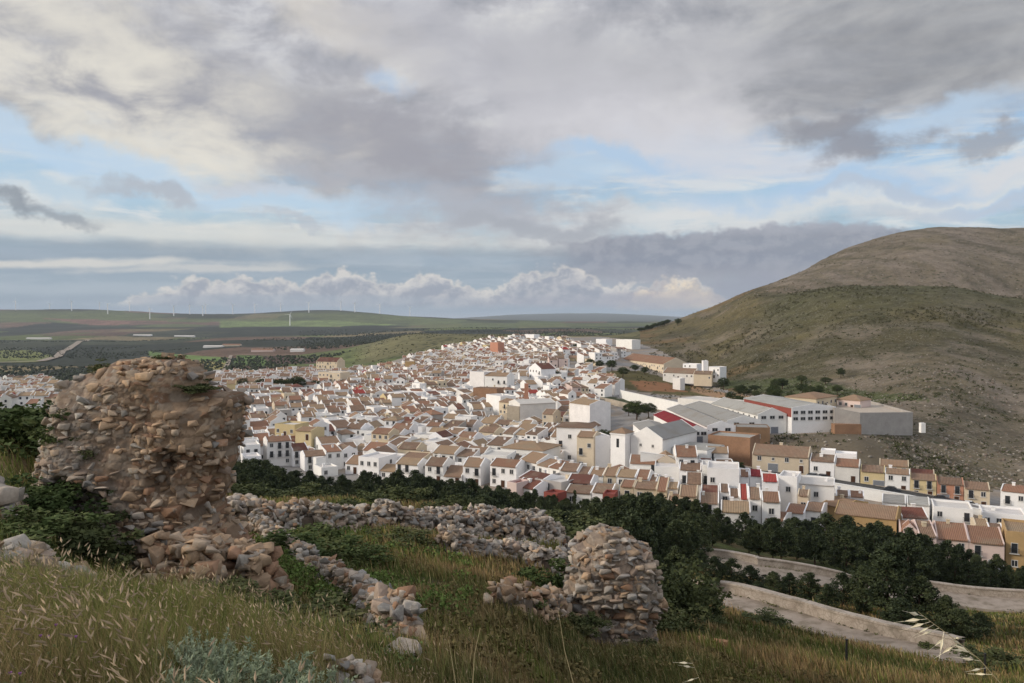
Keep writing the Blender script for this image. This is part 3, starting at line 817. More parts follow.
def shell(w, d, h, roof, rise, below=3.0, verge=True, par=.55, mw=0, mr=1, b=None, br=None, tf=None):
    """walls into b, roof into br.  origin: middle of the front foot, y runs back"""
    x0, x1 = -w / 2, w / 2
    if roof == 'flat':
        b.box(x0, x1, 0, d, -below, h, mw)
        t = .22
        for (a0, a1, c0, c1) in ((x0, x1, 0, t), (x0, x1, d - t, d), (x0, x0 + t, t, d - t), (x1 - t, x1, t, d - t)):
            b.box(a0, a1, c0, c1, h + .002, h + par, mw)
        br.box(x0 + t + .003, x1 - t - .003, t + .003, d - t - .003, h, h + .06, mr)
    elif roof == 'gable':                     # ridge parallel to the front
        b.prism([(0, -below), (0, h), (d / 2, h + rise - .02), (d, h), (d, -below)][::-1], x0, x1, mw)
        o = .35; s = rise / (d / 2); th = .2
        for k in (0, 1):
            ya, yb = (-o, d / 2) if k == 0 else (d + o, d / 2)
            za, zb = h - o * s, h + rise
            pr = [(ya, za), (yb, zb), (yb, zb + th), (ya, za + th)]
            if k == 0: pr = pr[::-1]
            br.prism(pr, x0 + (.24 if verge else -.15), x1 - (.24 if verge else -.15), mr)
        if verge:
            for (a0, a1) in ((x0 - .03, x0 + .22), (x1 - .22, x1 + .03)):
                b.prism([(0, h - .1), (-.02, h + .3), (d / 2, h + rise + .36), (d + .02, h + .3), (d, h - .1)][::-1], a0, a1, mw)
    elif roof == 'shed':                      # falls to the front
        b.prism([(0, -below), (0, h), (d, h + rise), (d, -below)][::-1], x0, x1, mw)
        s = rise / d; o = .3; th = .18
        br.prism([(-o, h - o * s), (d - .25, h + rise - .25 * s), (d - .25, h + rise - .25 * s + th), (-o, h - o * s + th)][::-1], x0 + .22, x1 - .22, mr)
        b.box(x0 + .21, x1 - .21, d - .24, d + .03, h + rise - .3, h + rise + .45, mw)
        for (a0, a1) in ((x0 - .03, x0 + .2), (x1 - .2, x1 + .03)):
            b.prism([(0, h - .1), (0, h + .3), (d - .25, h + rise + .35), (d - .25, h + rise - .1)][::-1], a0, a1, mw)
    elif roof == 'hip':
        b.box(x0, x1, 0, d, -below, h, mw)
        o = .4; q = min(d / 2, w / 2 - .2)
        A = [(x0 - o, -o, h - .05), (x1 + o, -o, h - .05), (x1 + o, d + o, h - .05), (x0 - o, d + o, h - .05)]
        B_ = [(p[0], p[1], h + .16) for p in A]
        r0 = (x0 + q, d / 2, h + rise); r1 = (x1 - q, d / 2, h + rise)
        br.poly([A[3], A[2], A[1], A[0]], mr)
        for i in range(4): br.poly([A[i], A[(i + 1) % 4], B_[(i + 1) % 4], B_[i]], mr)
        br.poly([B_[0], B_[1], r1, r0], mr); br.poly([B_[1], B_[2], r1], mr)
        br.poly([B_[2], B_[3], r0, r1], mr); br.poly([B_[3], B_[0], r0], mr)
    elif roof == 'front':                     # gable faces the front
        n0 = len(b.v); m0 = len(br.v)
        shell(d, w, h, 'gable', rise, below, verge, par, mw, mr, b, br)
        def rot(v): return (-(v[1] - w / 2), v[0] + d / 2, v[2])
        b.v[n0:] = [rot(v) for v in b.v[n0:]]; br.v[m0:] = [rot(v) for v in br.v[m0:]]

def openings(root, w, h, floors, rg, style=None, mesh_parent=None, side=0, d=8.0):
    fh = h / floors
    for f in range(floors):
        n = max(1, int(w / (2.3 if w < 12 else 3.2)))
        for i in range(n):
            x = (i + .5) / n * w - w / 2 + rg.uniform(-.12, .12)
            if f == 0:
                k = ('garage' if (rg.random() < .28 and w / n > 2.2 and i == n - 1) else 'door' if (i == n // 2) else 'window')
            else:
                k = 'balcony' if rg.random() < .4 else 'window'
            if not style and rg.random() < .22: continue
            if style: k = style(f, i, n) or k
            if k == 'none': continue
            hh = WH[k]
            z = f * fh + (hh / 2 if k in ('door', 'garage') else (hh / 2 + .25 if k == 'balcony' else fh * .56))
            z = min(z, (f + 1) * fh - hh / 2 - .1)
            o = bpy.data.objects.new(WN.get(k, 'window' if k == 'balcony' else k), WD[k]); COL.objects.link(o)
            o.parent = root; o.location = (x, -.002, z)
    if side:
        for f in range(floors):
            if rg.random() < .6:
                o = bpy.data.objects.new('window', WD['window' if rg.random() < .5 else 'small']); COL.objects.link(o)
                o.parent = root; o.rotation_euler = (0, 0, PI / 2 * side)
                o.location = (side * (w / 2 + .002), rg.uniform(.3, .7) * d, (f + .55) * fh)

def building(P, yaw, w, d, h, roof='gable', rise=None, wall='white', tiles='rust', floors=2, name='house', label=None, cat='house',
             group=None, chim=None, seed=0, windows=True, style=None, side=0, verge=True, par=.55, below=3.0, wallmats=None, annex=None):
    rg = random.Random(seed * 7919 + 13)
    root = empty(name, P, yaw)
    if rise is None: rise = d / 2 * math.tan(math.radians(rg.uniform(17, 24)))
    b = MB(); br = MB()
    shell(w, d, h, roof, rise, below, verge, par, 0, 0, b, br)
    if annex:                                  # a lower wing behind
        aw, ad, ah = annex
        b.box(-aw / 2 - .3, aw / 2 - .3, d + .003, d + ad, -below, ah, 0)
        br.box(-aw / 2 - .1, aw / 2 - .5, d + .1, d + ad - .2, ah + .002, ah + .08, 0)
    b.build('walls', W[wall] if isinstance(wall, str) else wall, root)
    r_ = br.build('roof', R[tiles], root)
    if roof == 'flat': r_.name = 'terrace'
    if chim is None: chim = rg.random() < .5
    if chim:
        c = MB(); x = rg.uniform(-.35, .35) * w; y = d * rg.uniform(.3, .7)
        z = h + (rise * (1 - abs(y - d / 2) / (d / 2)) if roof in ('gable', 'hip') else rise * .5 if roof in ('shed', 'front') else 0)
        chimney_mb(c, x, y, z, rg.uniform(.28, .45))
        c.build('chimney', W['white' if wall in ('white', 'offwhite') else 'cream'], root)
    if windows: openings(root, w, h, floors, rg, style, side=side, d=d)
    tag(root, label, cat, group)
    m = Matrix.Rotation(yaw, 3, 'Z') @ Vector((0, d / 2, 0))
    if w > 1.7 * d or d > 1.7 * w:
        L = max(w, d); S = min(w, d); k = max(2, int(round(L / S)))
        for i in range(k):
            t = (i + .5) / k
            loc = Vector(((t - .5) * w, d / 2, 0)) if w > d else Vector((0, t * d, 0))
            q = Matrix.Rotation(yaw, 3, 'Z') @ loc
            add_foot(P[0] + q.x, P[1] + q.y, S * .55)
    else:
        add_foot(P[0] + m.x, P[1] + m.y, (w + d) / 4)
    return root

def front_line(u0, Y0, u1, Y1):
    a = Vector(((u0 - 512) / F * Y0, Y0, 0)); b = Vector(((u1 - 512) / F * Y1, Y1, 0))
    c = (a + b) / 2; dv = b - a
    return a, b, c, math.atan2(dv.y, dv.x), dv.length

NB = [0]
def pix_building(u0, Y0, u1, Y1, vr, ve, d=8.5, roof='gable', zb=None, vb=None, **kw):
    """a building from its front: columns u0,u1 at distances Y0,Y1; ridge row vr and eaves row ve"""
    a, b, c, yaw, w = front_line(u0, Y0, u1, Y1)
    Yc = c.y
    z0 = Yc * tv(vb) if vb is not None else (float(hgt(c.x, c.y)) if zb is None else zb)
    h = max(2.4, Yc * tv(ve) - z0)
    rise = None
    if roof in ('gable', 'hip') and vr is not None: rise = max(.7, min(d * .42, (Yc + d / 2) * tv(vr) - (z0 + h)))
    if roof == 'shed' and vr is not None: rise = max(.5, min(d * .4, (Yc + d) * tv(vr) - (z0 + h)))
    if roof == 'front' and vr is not None: rise = max(.5, Yc * tv(vr) - (z0 + h))
    NB[0] += 1
    kw.setdefault('floors', 2 if h > 4.8 else 1)
    return building((c.x, c.y, z0), yaw, w * .995, d, h, roof, rise, seed=NB[0], **kw)

def row_y(L, u):
    """distance at which image column u meets the straight line L=(uA,YA,uB,YB)"""
    uA, YA, uB, YB = L
    ax, bx = (uA - 512) / F * YA, (uB - 512) / F * YB
    s = (u - 512) / F
    # point = A + t (B-A); x = s*y
    dx, dy = bx - ax, YB - YA
    t = (s * YA - ax) / (dx - s * dy)
    return YA + t * dy
# ------------------------------------------------------------------ digitised buildings of the near and middle town
G_T = 'terraced town houses'
def H(L, u0, u1, vr, ve, tiles, wall, label, **kw):
    kw.setdefault('group', G_T)
    return pix_building(u0, row_y(L, u0), u1, row_y(L, u1), vr, ve, tiles=tiles, wall=wall, label=label, **kw)

# the upper street with its nine houses, above the long white retaining wall
UP = (753, 238, 992, 212)
H(UP, 753, 810, 445.5, 456, 'brown', 'beige', 'long beige terrace building with brown roof at the left end of the upper street', d=10, floors=2, group=None, cat='terrace building', name='terrace_building', zb=-43.6,
  style=lambda f, i, n: ('garage' if i in (1, 5) else 'door' if i == 3 else 'window' if i % 2 else 'none') if f == 0 else ('small' if i % 2 else 'window'))
H(UP, 811, 836, 454.5, 461.5, 'brown', 'white', 'white two-storey house with brown roof and balconies, beside the long beige terrace building', d=9, chim=True, style=lambda f, i, n: 'balcony' if f else None, zb=-44.6)
H(UP, 836.3, 861, 459, 466.5, 'rust', 'offwhite', 'white house with rust roof and white roof room, third building of the upper street', d=9, zb=-45.4)
H(UP, 862, 886.3, 465.5, 472, 'brown', 'yellow', 'yellow house with garage, left of the three-storey white house on the upper street', d=8, style=lambda f, i, n: 'garage' if (f == 0 and i == n - 1) else None, zb=-46.3)
H(UP, 886.6, 911.8, 470.5, 474, 'ochre', 'white', 'white house with set-back top storey and orange roof on the upper street', d=7.5, zb=-47.0)
H(UP, 912, 938.5, 474, 480, 'brown', 'yellow', 'pale yellow house left of the salmon house on the upper street', d=8.5, zb=-47.9)
H(UP, 939, 966, 477.5, 484.5, 'brown', 'salmon', 'salmon pink house with balconies and garage doors on the upper street', d=9, style=lambda f, i, n: 'balcony' if f else 'garage' if i != 1 else 'door', zb=-48.7)
H(UP, 966.4, 992.5, 482, 489.5, 'brown', 'cream', 'cream house with rust-brown roof at the right end of the upper street', d=9.5, zb=-49.5)
H((1003, 211, 1034, 207), 1003, 1031, 488, 492, 'rust', 'white', 'white house standing alone past the upper street at the right edge', d=10, zb=-51.0)
# storeys set back behind the street fronts
UB = (753, 248, 992, 222)
H(UB, 822, 836.5, None, 452, 'white', 'white', 'small white roof room above the white house with balconies', roof='flat', d=4, windows=False, name='roof_room', cat='roof room', group=None, zb=-44, chim=False)
H(UB, 836.8, 858, None, 455.5, 'white', 'white', 'flat white block behind the rust-roofed third house of the upper street', roof='flat', d=5, windows=False, name='roof_room', cat='roof room', group=None, zb=-44, chim=False)
H((753, 246, 992, 220), 881, 910.5, 460, 466, 'ochre', 'cream', 'cream top storey with orange roof rising behind the upper street', d=6.5, group=None, zb=-46, name='roof_room', cat='roof room')
H((753, 247, 992, 221), 912, 936.5, 469.5, 474.5, 'dark red', 'beige', 'rear house with dark red roof behind the pale yellow house', d=7, zb=-47)

# row under the pines, lower right
Lp = (903, 172, 1008, 165)
PG = H(Lp, 903, 922, 521, 535, 'rust', 'pink', 'pale pink house with small front cross gable, leftmost of the pink houses behind the pines', d=11)
def cross_gable(root, h, w=2.6):
    a = MB(); b = MB(); shell(w, 4.2, h + .25, 'front', 1.3, -h + .6, True, .5, 0, 0, a, b)
    for m in (a, b): m.v = [(p[0], p[1] - .32, p[2]) for p in m.v]
    a.build('cross_gable', W['pink'], root); b.build('gable_roof', R['rust'], root)
cross_gable(PG, 169 * tv(535) - PG.location.z)
H((922, 169, 1008, 165), 922, 939.5, 521, 536.5, 'brown', 'pink', 'narrow pale pink house between the cross-gabled house and its wide neighbour', d=11)
H(Lp, 939.8, 972, 522.5, 539.5, 'rust', 'pink', 'wide pale pink house with rust roof, behind the pines, right of the cross gable', d=12)
H(Lp, 972.3, 1008, 526.5, 543.5, 'rust', 'pink', 'pale pink house with upper balconies next to the ochre building', d=12, style=lambda f, i, n: ('balcony' if i % 2 == 0 else 'none') if f else None)
H((1008.5, 166, 1060, 162), 1009, 1062, None, 536, 'ochre', 'ochre', 'plain ochre building cut by the right edge of the picture', roof='flat', d=12, group=None, name='ochre_building', cat='building')
L2 = (823, 190, 1024, 180)
H((830, 183, 900, 176), 836, 899, 503.5, 516.5, 'ochre', 'ochre', 'long ochre building with mustard roof and dark openings behind the pines', d=13, floors=1, group=None, name='ochre_barn', cat='barn', chim=False)
H((823, 196, 850, 190), 823, 845, 497.5, 506, 'ochre', 'ochre', 'low mustard-roofed wing left of the long ochre building', d=10, floors=1, group=None, name='barn_wing', cat='barn')
H(L2, 904, 931, 507.5, 518, 'dark red', 'white', 'white house with dark red roof and white verges behind the pink houses', d=10)
H((860, 200, 1024, 188), 838, 851, 491.5, 496.3, 'brown', 'white', 'low white house with brown roof below the retaining wall, left of its twin', d=7)
H((860, 200, 1024, 188), 851.5, 866, 492, 497, 'rust', 'white', 'low white house with rust roof below the retaining wall, right of its twin', d=7)
H((880, 203, 1024, 190), 884, 908, 495.5, 503, 'grey', 'white', 'white shed with pale grey roof below the retaining wall, left of two', d=10, group=None, name='shed', cat='shed', chim=False, windows=False)
H((880, 203, 1024, 190), 909, 932, 498.5, 505, 'grey', 'white', 'white shed with pale grey roof below the retaining wall, right of two', d=10, group=None, name='shed', cat='shed', chim=False, windows=False)
H((880, 199, 1024, 187), 936, 976, None, 510, 'pale', 'white', 'white flat-roofed house with a roof terrace below the retaining wall', roof='flat', d=9)
H((940, 186, 1024, 180), 978, 992, 519.5, 526, 'ochre', 'cream', 'small cream house with ochre roof behind the widest pink house', d=7)
H((940, 184, 1024, 178), 992.5, 1007, 524.5, 531, 'brown', 'white', 'small white house with brown roof next to the small cream one', d=7)
H((940, 186, 1060, 177), 1008, 1046, 526.5, 534, 'brown', 'cream', 'cream house with brown roof behind the plain ochre building', d=9)
H((990, 199, 1060, 193), 985, 1030, None, 516, 'pale', 'white', 'white flat house tucked under the retaining wall at the right edge', roof='flat', d=9)

# terraces between the church and the ochre barn, several rows deep
H((657, 186, 790, 178), 657, 667.5, 478, 491, 'rust', 'cream', 'narrow house with a steep strip of rust roof among the terraces', d=12)
H((657, 188, 790, 180), 668, 679, 487, 488.5, 'ochre', 'white', 'small white house with a balcony between two ochre roofs', d=7, style=lambda f, i, n: 'balcony' if f else None)
H((657, 180, 790, 172), 668, 680, 495, 502, 'ochre', 'beige', 'small beige house with ochre roof at the edge of the pines', d=8)
H((657, 181, 790, 174), 680, 698, 486, 496.5, 'ochre', 'cream', 'cream house with broad ochre roof framed in white, among the terraces', d=12)
H((657, 174, 790, 168), 678, 700, 501.5, 512, 'brown', 'brown', 'brown house with a sagging brown roof, half behind the pines', d=10)
H((657, 182, 790, 175), 700.5, 720, 492.8, 503.5, 'brown', 'white', 'white house with wide brown roof below the white flat block', d=11)
H((657, 192, 790, 185), 702, 720, 486, 492.5, 'dark red', 'white', 'white house with dark red roof just below the white flat block', d=8)
H((657, 176, 790, 169), 722, 752, 501.8, 512.5, 'ochre', 'offwhite', 'broad orange-roofed house with pale walls at the edge of the pines', d=11, floors=1)
H((657, 192, 790, 185), 721, 730.3, 485, 492, 'brown', 'white', 'narrow white house with brown roof, left of the one step lower', d=9)
H((657, 188, 790, 181), 730.6, 740.5, 490, 497, 'brown', 'white', 'narrow white house with brown roof standing one step lower', d=9)
H((657, 186, 790, 179), 741, 749.5, 484.5, 499, 'bright red', 'white', 'narrow house with a bright red roof between brown roofs', d=12)
H((657, 183, 790, 176), 750, 762.5, 487.5, 499, 'brown', 'white', 'white house with square brown roof right of the narrow bright red one', d=11)
H((657, 181, 790, 174), 763.5, 782, 492, 502, 'rust', 'white', 'white house with rust roof below the house with the scarlet roof', d=10)
H((657, 202, 790, 194), 708, 740.5, None, 470.5, 'pale', 'white', 'big white flat-roofed block standing among the brown terraces', roof='flat', d=10, group=None, name='white_block', cat='building')
H((657, 208, 790, 200), 741, 750.6, 470.8, 476.5, 'rust', 'white', 'white house with rust roof left of the crimson-roofed one', d=9)
H((657, 208, 790, 200), 751, 763, 470, 476.3, 'crimson', 'white', 'white house with crimson roof, just left of the scarlet-roofed house', d=9)
H((657, 203, 790, 195), 763.4, 779.3, 474.3, 481.5, 'bright red', 'white', 'white house with scarlet roof above the rust roof', d=9)
H((760, 200, 840, 192), 779.8, 798.5, None, 478.5, 'pale', 'white', 'white two-storey house with small flat roof beside the scarlet roof', roof='flat', d=8)
H((760, 203, 840, 196), 800, 836, 480.5, 485, 'pale', 'white', 'wide white house with a low sloping roof beside the small flat roof', d=7, roof='shed', floors=2)
H((760, 184, 840, 176), 787, 806, 504.5, 513, 'rust', 'white', 'white house with rust roof and white parapet right above the pines', d=9)
H((760, 186, 840, 178), 806.4, 824, 502.8, 511, 'brown', 'offwhite', 'off-white house with brown roof left of the mustard-roofed wing', d=9)
H((760, 192, 840, 185), 799, 810, 491, 496, 'brown', 'cream', 'tiny cream house with brown roof below the wide white house', d=7)
H((760, 176, 840, 168), 766, 786, 514, 520, 'rust', 'offwhite', 'low off-white house with rust roof hidden among the pine tops', d=8)
H((657, 215, 790, 207), 680, 702, 463.3, 470.3, 'brown', 'white', 'white house with dark brown roof below the rubble bank', d=9)
H((657, 205, 790, 198), 687, 703, 473, 484, 'brown', 'offwhite', 'off-white house with square dark brown roof in the second terrace row', d=11)
H((657, 212, 790, 205), 703, 712, None, 467, 'pale', 'white', 'narrow white flat house at the foot of the white lane wall', roof='flat', d=7)
H((657, 222, 790, 215), 655, 680, None, 468.5, 'pale', 'white', 'white flat-roofed houses yard right of the church tower foot', roof='flat', d=10)

# the curved terrace row in front of the church
LA = (560, 213, 666, 204)
for (u0, u1, vr, ve, t, w, lb) in (
    (560, 577.6, 463.4, 471, 'brown', 'white', 'white house at the left end of the curved terrace under the church'),
    (578, 589, 467, 474, 'brown', 'white', 'second house from the left in the curved terrace under the church'),
    (589.3, 603.5, 468, 475.5, 'ochre', 'white', 'white house with tawny roof, third from left in the curved terrace'),
    (603.8, 616.5, 467.7, 475.8, 'ochre', 'cream', 'cream house with tawny roof, fourth in the curved terrace under the church'),
    (616.8, 636, 469.6, 477, 'ochre', 'white', 'widest tawny-roofed house in the curved terrace, right of the cream one'),
    (636.3, 649, 470, 479, 'rust', 'white', 'rust-roofed house right of the widest house in the curved terrace'),
    (649.3, 657, 475, 482, 'rust', 'offwhite', 'narrow off-white house, second from the right in the curved terrace'),
    (657.3, 667, 477, 483.8, 'brown', 'offwhite', 'last house at the right end of the curved terrace')):
    H(LA, u0, u1, vr, ve, t, w, lb, d=9)
LB = (565, 194, 660, 187)
H((565, 201, 660, 194), 567, 591.3, 474.8, 483, 'dark red', 'white', 'white house with wide dark red roof in front of the curved terrace', d=9)
H(LB, 565.5, 591.5, 485.3, 493, 'brown', 'white', 'white house with dark brown roof touching the pines, below the dark red roof', d=9, style=lambda f, i, n: 'window' if f else None)
H(LB, 592, 612.5, 484, 492.5, 'brown', 'white', 'white house with brown roof in front of the tawny-roofed cream house', d=9)
H((565, 186, 660, 180), 603, 615, None, 496.5, 'redpaint', 'redpaint', 'small red-painted building with flat top behind the pines', roof='flat', d=5, group=None, name='red_outbuilding', cat='outbuilding', windows=False, chim=False)
H((565, 196, 660, 189), 620.5, 634, 481.8, 487, 'rust', 'beige', 'beige house with low rust roof behind the tallest pines', d=8)
H((565, 195, 660, 188), 634.3, 657, 482, 488.8, 'brown', 'beige', 'wide beige house with brown roof behind the tallest pines', d=8.5)
# left continuation
LC = (502, 232, 562, 222)
H((500, 250, 545, 243), 502, 543, 440.3, 449.3, 'ochre', 'white', 'white building with broad hipped tawny roof above the curving street', roof='hip', d=13, group=None, name='hipped_building', cat='building')
H((519, 232, 562, 218), 520, 537, 452.5, 461.5, 'ochre', 'white', 'white house with orange roof, left one of three along the bend', d=9)
H((519, 232, 562, 218), 537.3, 549, 459, 466, 'ochre', 'white', 'white house with orange roof, middle one of three along the bend', d=9)
H((519, 232, 562, 218), 549.3, 559.6, 460.5, 468, 'rust', 'white', 'white house with orange roof, right one of three along the bend', d=9)
H((515, 208, 545, 200), 519, 541, 472, 480, 'dark red', 'white', 'white house with long dark red roof above the greyish terrace', d=8)
H((510, 202, 545, 194), 514, 534, 479.5, 487.5, 'dark red', 'white', 'white house with white-edged dark roof standing over the pines', d=7)
H((530, 204, 565, 197), 534.8, 561.5, None, 482.5, 'pale', 'grey', 'greyish house with an open terrace behind the pines', roof='flat', d=10)
H((530, 194, 565, 188), 544, 557.5, None, 495, 'redpaint', 'redpaint', 'wide red-painted wall shed under the greyish terrace', roof='flat', d=4, group=None, name='red_shed', cat='shed', windows=False, chim=False)
H((500, 200, 520, 196), 507, 516.5, None, 484.5, 'redpaint', 'pink', 'small pinkish-red shed at the pine edge left of the white-edged roof', roof='flat', d=5, group=None, name='red_shed', cat='shed', windows=False, chim=False)

# ------------------------------------------------------------------ church
def church():
    a, b, c, yaw, w = front_line(610.8, 246, 625.5, 243)
    z0 = float(hgt(c.x, c.y)); zt = c.y * tv(433)
    root = empty('church', (c.x, c.y, z0), yaw)
    h = zt - z0
    t = MB(); t.box(-w/2, w/2, 0, 5.2, -3, h, 0)
    t.box(-w/2-.2, w/2+.2, -.2, 5.4, h - .55, h - .25, 0)
    t.build('tower', W['white'], root)
    r = MB(); o = .35
    A = [(-w/2-o, -o, h + .003), (w/2+o, -o, h + .003), (w/2+o, 5.2+o, h + .003), (-w/2-o, 5.2+o, h + .003)]
    for i in range(4): r.poly([A[i], A[(i+1) % 4], (0, 2.6, h + 1.5)])
    r.poly(A[::-1])
    r.build('tower_roof', R['ochre'], root)
    m = MB(); zb = c.y * tv(443) - z0
    m.box(-.45, .45, -.03, .05, zb - 1.3, zb + 1.3, 0); m.box(-.16, .16, -.06, -.02, zb - .9, zb + .5, 1)
    m.build('belfry_opening', [M_glass, M_iron], root)
    # nave behind, ridge running away to the right
    n0 = MB(); nr = MB()
    shell(10.5, 24, h - 1.2, 'front', 3.0, 3, True, .5, 0, 0, n0, nr)
    for mb in (n0, nr): mb.v = [(p[0] + w/2 + 5.4, p[1] + 3.2, p[2]) for p in mb.v]
    n0.build('nave', W['white'], root); nr.build('nave_roof', R['grey'], root)
    k = MB(); k.box(w/2 + 10.8, w/2 + 22, 9, 22, -3, h - 4.2, 0)
    k.build('side_chapel', W['white'], root)
    k = MB(); k.box(w/2 + 10.9, w/2 + 21.9, 9.1, 21.9, h - 4.19, h - 4.0, 0); k.build('chapel_roof', R['grey'], root)
    for (x, y, z) in ((w/2 + 3.5, 3.2, h - 3.4), (w/2 + 7.5, 3.2, h - 3.4), (w/2 + 13, 9, h - 6.0), (w/2 + 16, 9, h - 6.0), (w/2 + 19, 9, h - 6.0)):
        o_ = bpy.data.objects.new('window', WD['small']); COL.objects.link(o_); o_.parent = root; o_.location = (x, y - .003, z)
    tag(root, 'white church with tall square bell tower and grey-roofed nave', 'church')
    add_foot(c.x, c.y + 3, 5); add_foot(c.x + 8, c.y + 10, 9); add_foot(c.x + 8, c.y + 22, 9); add_foot(c.x + 20, c.y + 16, 9)
church()
pix_building(556.5, 262, 592, 259, 421.8, 427.5, d=11, roof='hip', tiles='brown', wall='white', name='presbytery', cat='building', label='large white two-storey building with low hipped brown roof left of the church')
pix_building(577, 250, 594, 248, 431.5, 437, d=8, roof='gable', tiles='ochre', wall='cream', name='parish_hall', cat='building', label='cream-fronted white hall with small ochre roof just left of the church tower')
pix_building(594.2, 249.5, 610.4, 251, None, 436.5, d=11, roof='flat', par=.2, tiles='pale', wall='white', name='blank_white_block', cat='building', windows=False, label='blank white-walled block squeezed between the cream hall and church tower')
pix_building(590, 338, 611, 345, 400.8, 404.2, d=13, roof='front', tiles='ochre', wall='offwhite', name='gabled_block', cat='apartment block', windows=False, label='large block with a blank grey-white gable above the dark tree')
pix_building(569, 352, 589.7, 340, 399.5, 405, d=9, tiles='dark red', wall='cream', floors=3, name='apartment_block', cat='apartment block', label='cream three-storey block with dark red roof attached to the blank gable')

# ------------------------------------------------------------------ warehouses
G_W = 'warehouses on the terrace below the hill'
def hall(x0, x1, y0, y1, ze, zr, zb, roofk, wallk, label, side_windows=0, front='hall', sidewall=None, roof='front', rot=0.0):
    w = x1 - x0; d = y1 - y0; h = ze - zb
    rr = math.radians(rot); cxy = (x0 + w / 2 * math.cos(rr), y0 + w / 2 * math.sin(rr))
    root = empty('warehouse', (cxy[0], cxy[1], zb), rr)
    b = MB(); br = MB()
    shell(w, d, h, roof, zr - ze, 4, True, .5, 0, 0, b, br)
    b.build('walls', W[wallk], root); br.build('roof', R[roofk], root)
    if sidewall:
        s = MB(); s.box(-w/2 - .06, -w/2 + .0, .3, d - .3, h - 3.2, h - .1); s.build('side_panel', W[sidewall], root)
    n = side_windows
    for i in range(n):
        o = bpy.data.objects.new('window', WD['window']); COL.objects.link(o); o.parent = root
        o.rotation_euler = (0, 0, -PI / 2); o.location = (-w/2 - .003, (i + .5) / n * d, h - 1.2)
    if front == 'hall':
        for i in range(3):
            o = bpy.data.objects.new('window', WD['wide']); COL.objects.link(o); o.parent = root
            o.location = ((i - 1) * w * .3, -.003, h - .9)
        o = bpy.data.objects.new('garage', WD['garage']); COL.objects.link(o); o.parent = root; o.location = (w * .08, -.003, 1.15)
    elif front == 'grid':
        for f in range(2):
            for i in range(6):
                o = bpy.data.objects.new('window', WD['wide']); COL.objects.link(o); o.parent = root
                o.location = ((i + .5) / 6 * w - w / 2, -.003, h - 1.5 - f * 2.2)
    elif front == 'two':
        for i in range(2):
            o = bpy.data.objects.new('window', WD['wide']); COL.objects.link(o); o.parent = root
            o.location = ((i - .5) * w * .45, -.003, h - 1.0)
    tag(root, label, 'warehouse', G_W)
    for k in range(int(d / 10) + 1):
        q = min(d, 5 + k * 10); add_foot(cxy[0] - math.sin(rr) * q, cxy[1] + math.cos(rr) * q, w / 2 + 2)
    return root
hall(44.5, 55.6, 262, 300, -38.0, -36.9, -42, 'grey', 'white', 'low white warehouse with long grey-green roof between church and crimson roof', 0, 'two')
hall(56, 63.6, 264, 309, -35.8, -34.4, -40, 'crimson', 'white', 'white warehouse with long crimson roof', 0, 'hall', rot=3)
hall(64, 73.6, 268, 322, -35.0, -33.4, -40, 'grey', 'white', 'white warehouse with grey roof immediately right of the crimson roof', 0, 'two', rot=3)
hall(74, 86, 281, 333, -34.8, -33.2, -41, 'grey', 'white', 'white warehouse with long grey roof and short side windows, fourth hall', 9, 'two', rot=4)
hall(86.4, 97.2, 287, 328, -33.4, -31.2, -40, 'grey', 'white', 'taller white warehouse with a row of dark side windows and grey garage door', 9, 'hall', rot=9)
hall(98, 115, 286, 322, -30.9, -29.8, -40, 'grey', 'white', 'white two-storey factory with red side wall and two rows of windows', 0, 'grid', 'redpaint', rot=11)
pix_building(708.5, 256, 751, 249, None, 438, d=11, roof='flat', tiles='grey', wall='brick', windows=False, name='brick_yard', cat='outbuilding', label='raw orange brick enclosure below the grey-roofed warehouses', chim=False, vb=460)
pix_building(737, 268, 771, 266, None, 428, d=9, roof='flat', par=.25, tiles='grey', wall='brown', name='storehouse', cat='outbuilding', label='tan brick storehouse with flat grey roof beside the orange brick enclosure', chim=False, vb=446, style=lambda f, i, n: 'wide' if i % 2 == 0 else 'none', floors=1)
pix_building(678, 372, 728, 352, None, 400.5, d=14, roof='flat', par=.2, tiles='pale', wall='offwhite', windows=False, name='pale_shed', cat='shed', label='long pale shed with whitish roof behind the warehouses', chim=False)
# beige hipped building and its walled platform
def platform():
    zt = -34.6
    pts = [(835, 285), (861, 283), (914, 297), (868, 350), (822, 350)]
    P = [((u - 512) / F * y, y) for (u, y) in pts]
    b = MB(); n = len(P)
    root = empty('walled_platform', (P[1][0], P[1][1], zt))
    o = P[1]
    tops = [zt + k for k in (4.0, 2.5, 1.1, .35, .3)]
    for i in range(n):
        p, q = P[i], P[(i + 1) % n]
        dv = Vector((q[0] - p[0], q[1] - p[1])); L = dv.length; dv.normalize(); nn = Vector((-dv.y, dv.x)) * .4
        def V(a, off, z): return (a[0] - o[0] + off * nn.x, a[1] - o[1] + off * nn.y, z)
        za, zb = tops[i] - zt, tops[(i + 1) % n] - zt
        quad = [(p, 0, -12), (q, 0, -12), (q, 0, zb), (p, 0, za)]
        b.poly([V(*k) for k in quad]); b.poly([V(p, 0, za), V(q, 0, zb), V(q, 1, zb), V(p, 1, za)]); b.poly([V(q, 1, -12), V(p, 1, -12), V(p, 1, za), V(q, 1, zb)])
    b.build('wall', W['grey'], root)
    f = MB(); f.poly([(p[0] - o[0], p[1] - o[1], -.05) for p in P]); f.build('floor', W['stone'], root)
    r = MB(); r.box(-9.2, 0, -1.2, 2, -6.5, -1.4); r.build('ramp_bank', W['brick'], root)
    tag(root, 'grey concrete-walled platform on the slope beside the white factory', 'retaining wall')
platform()
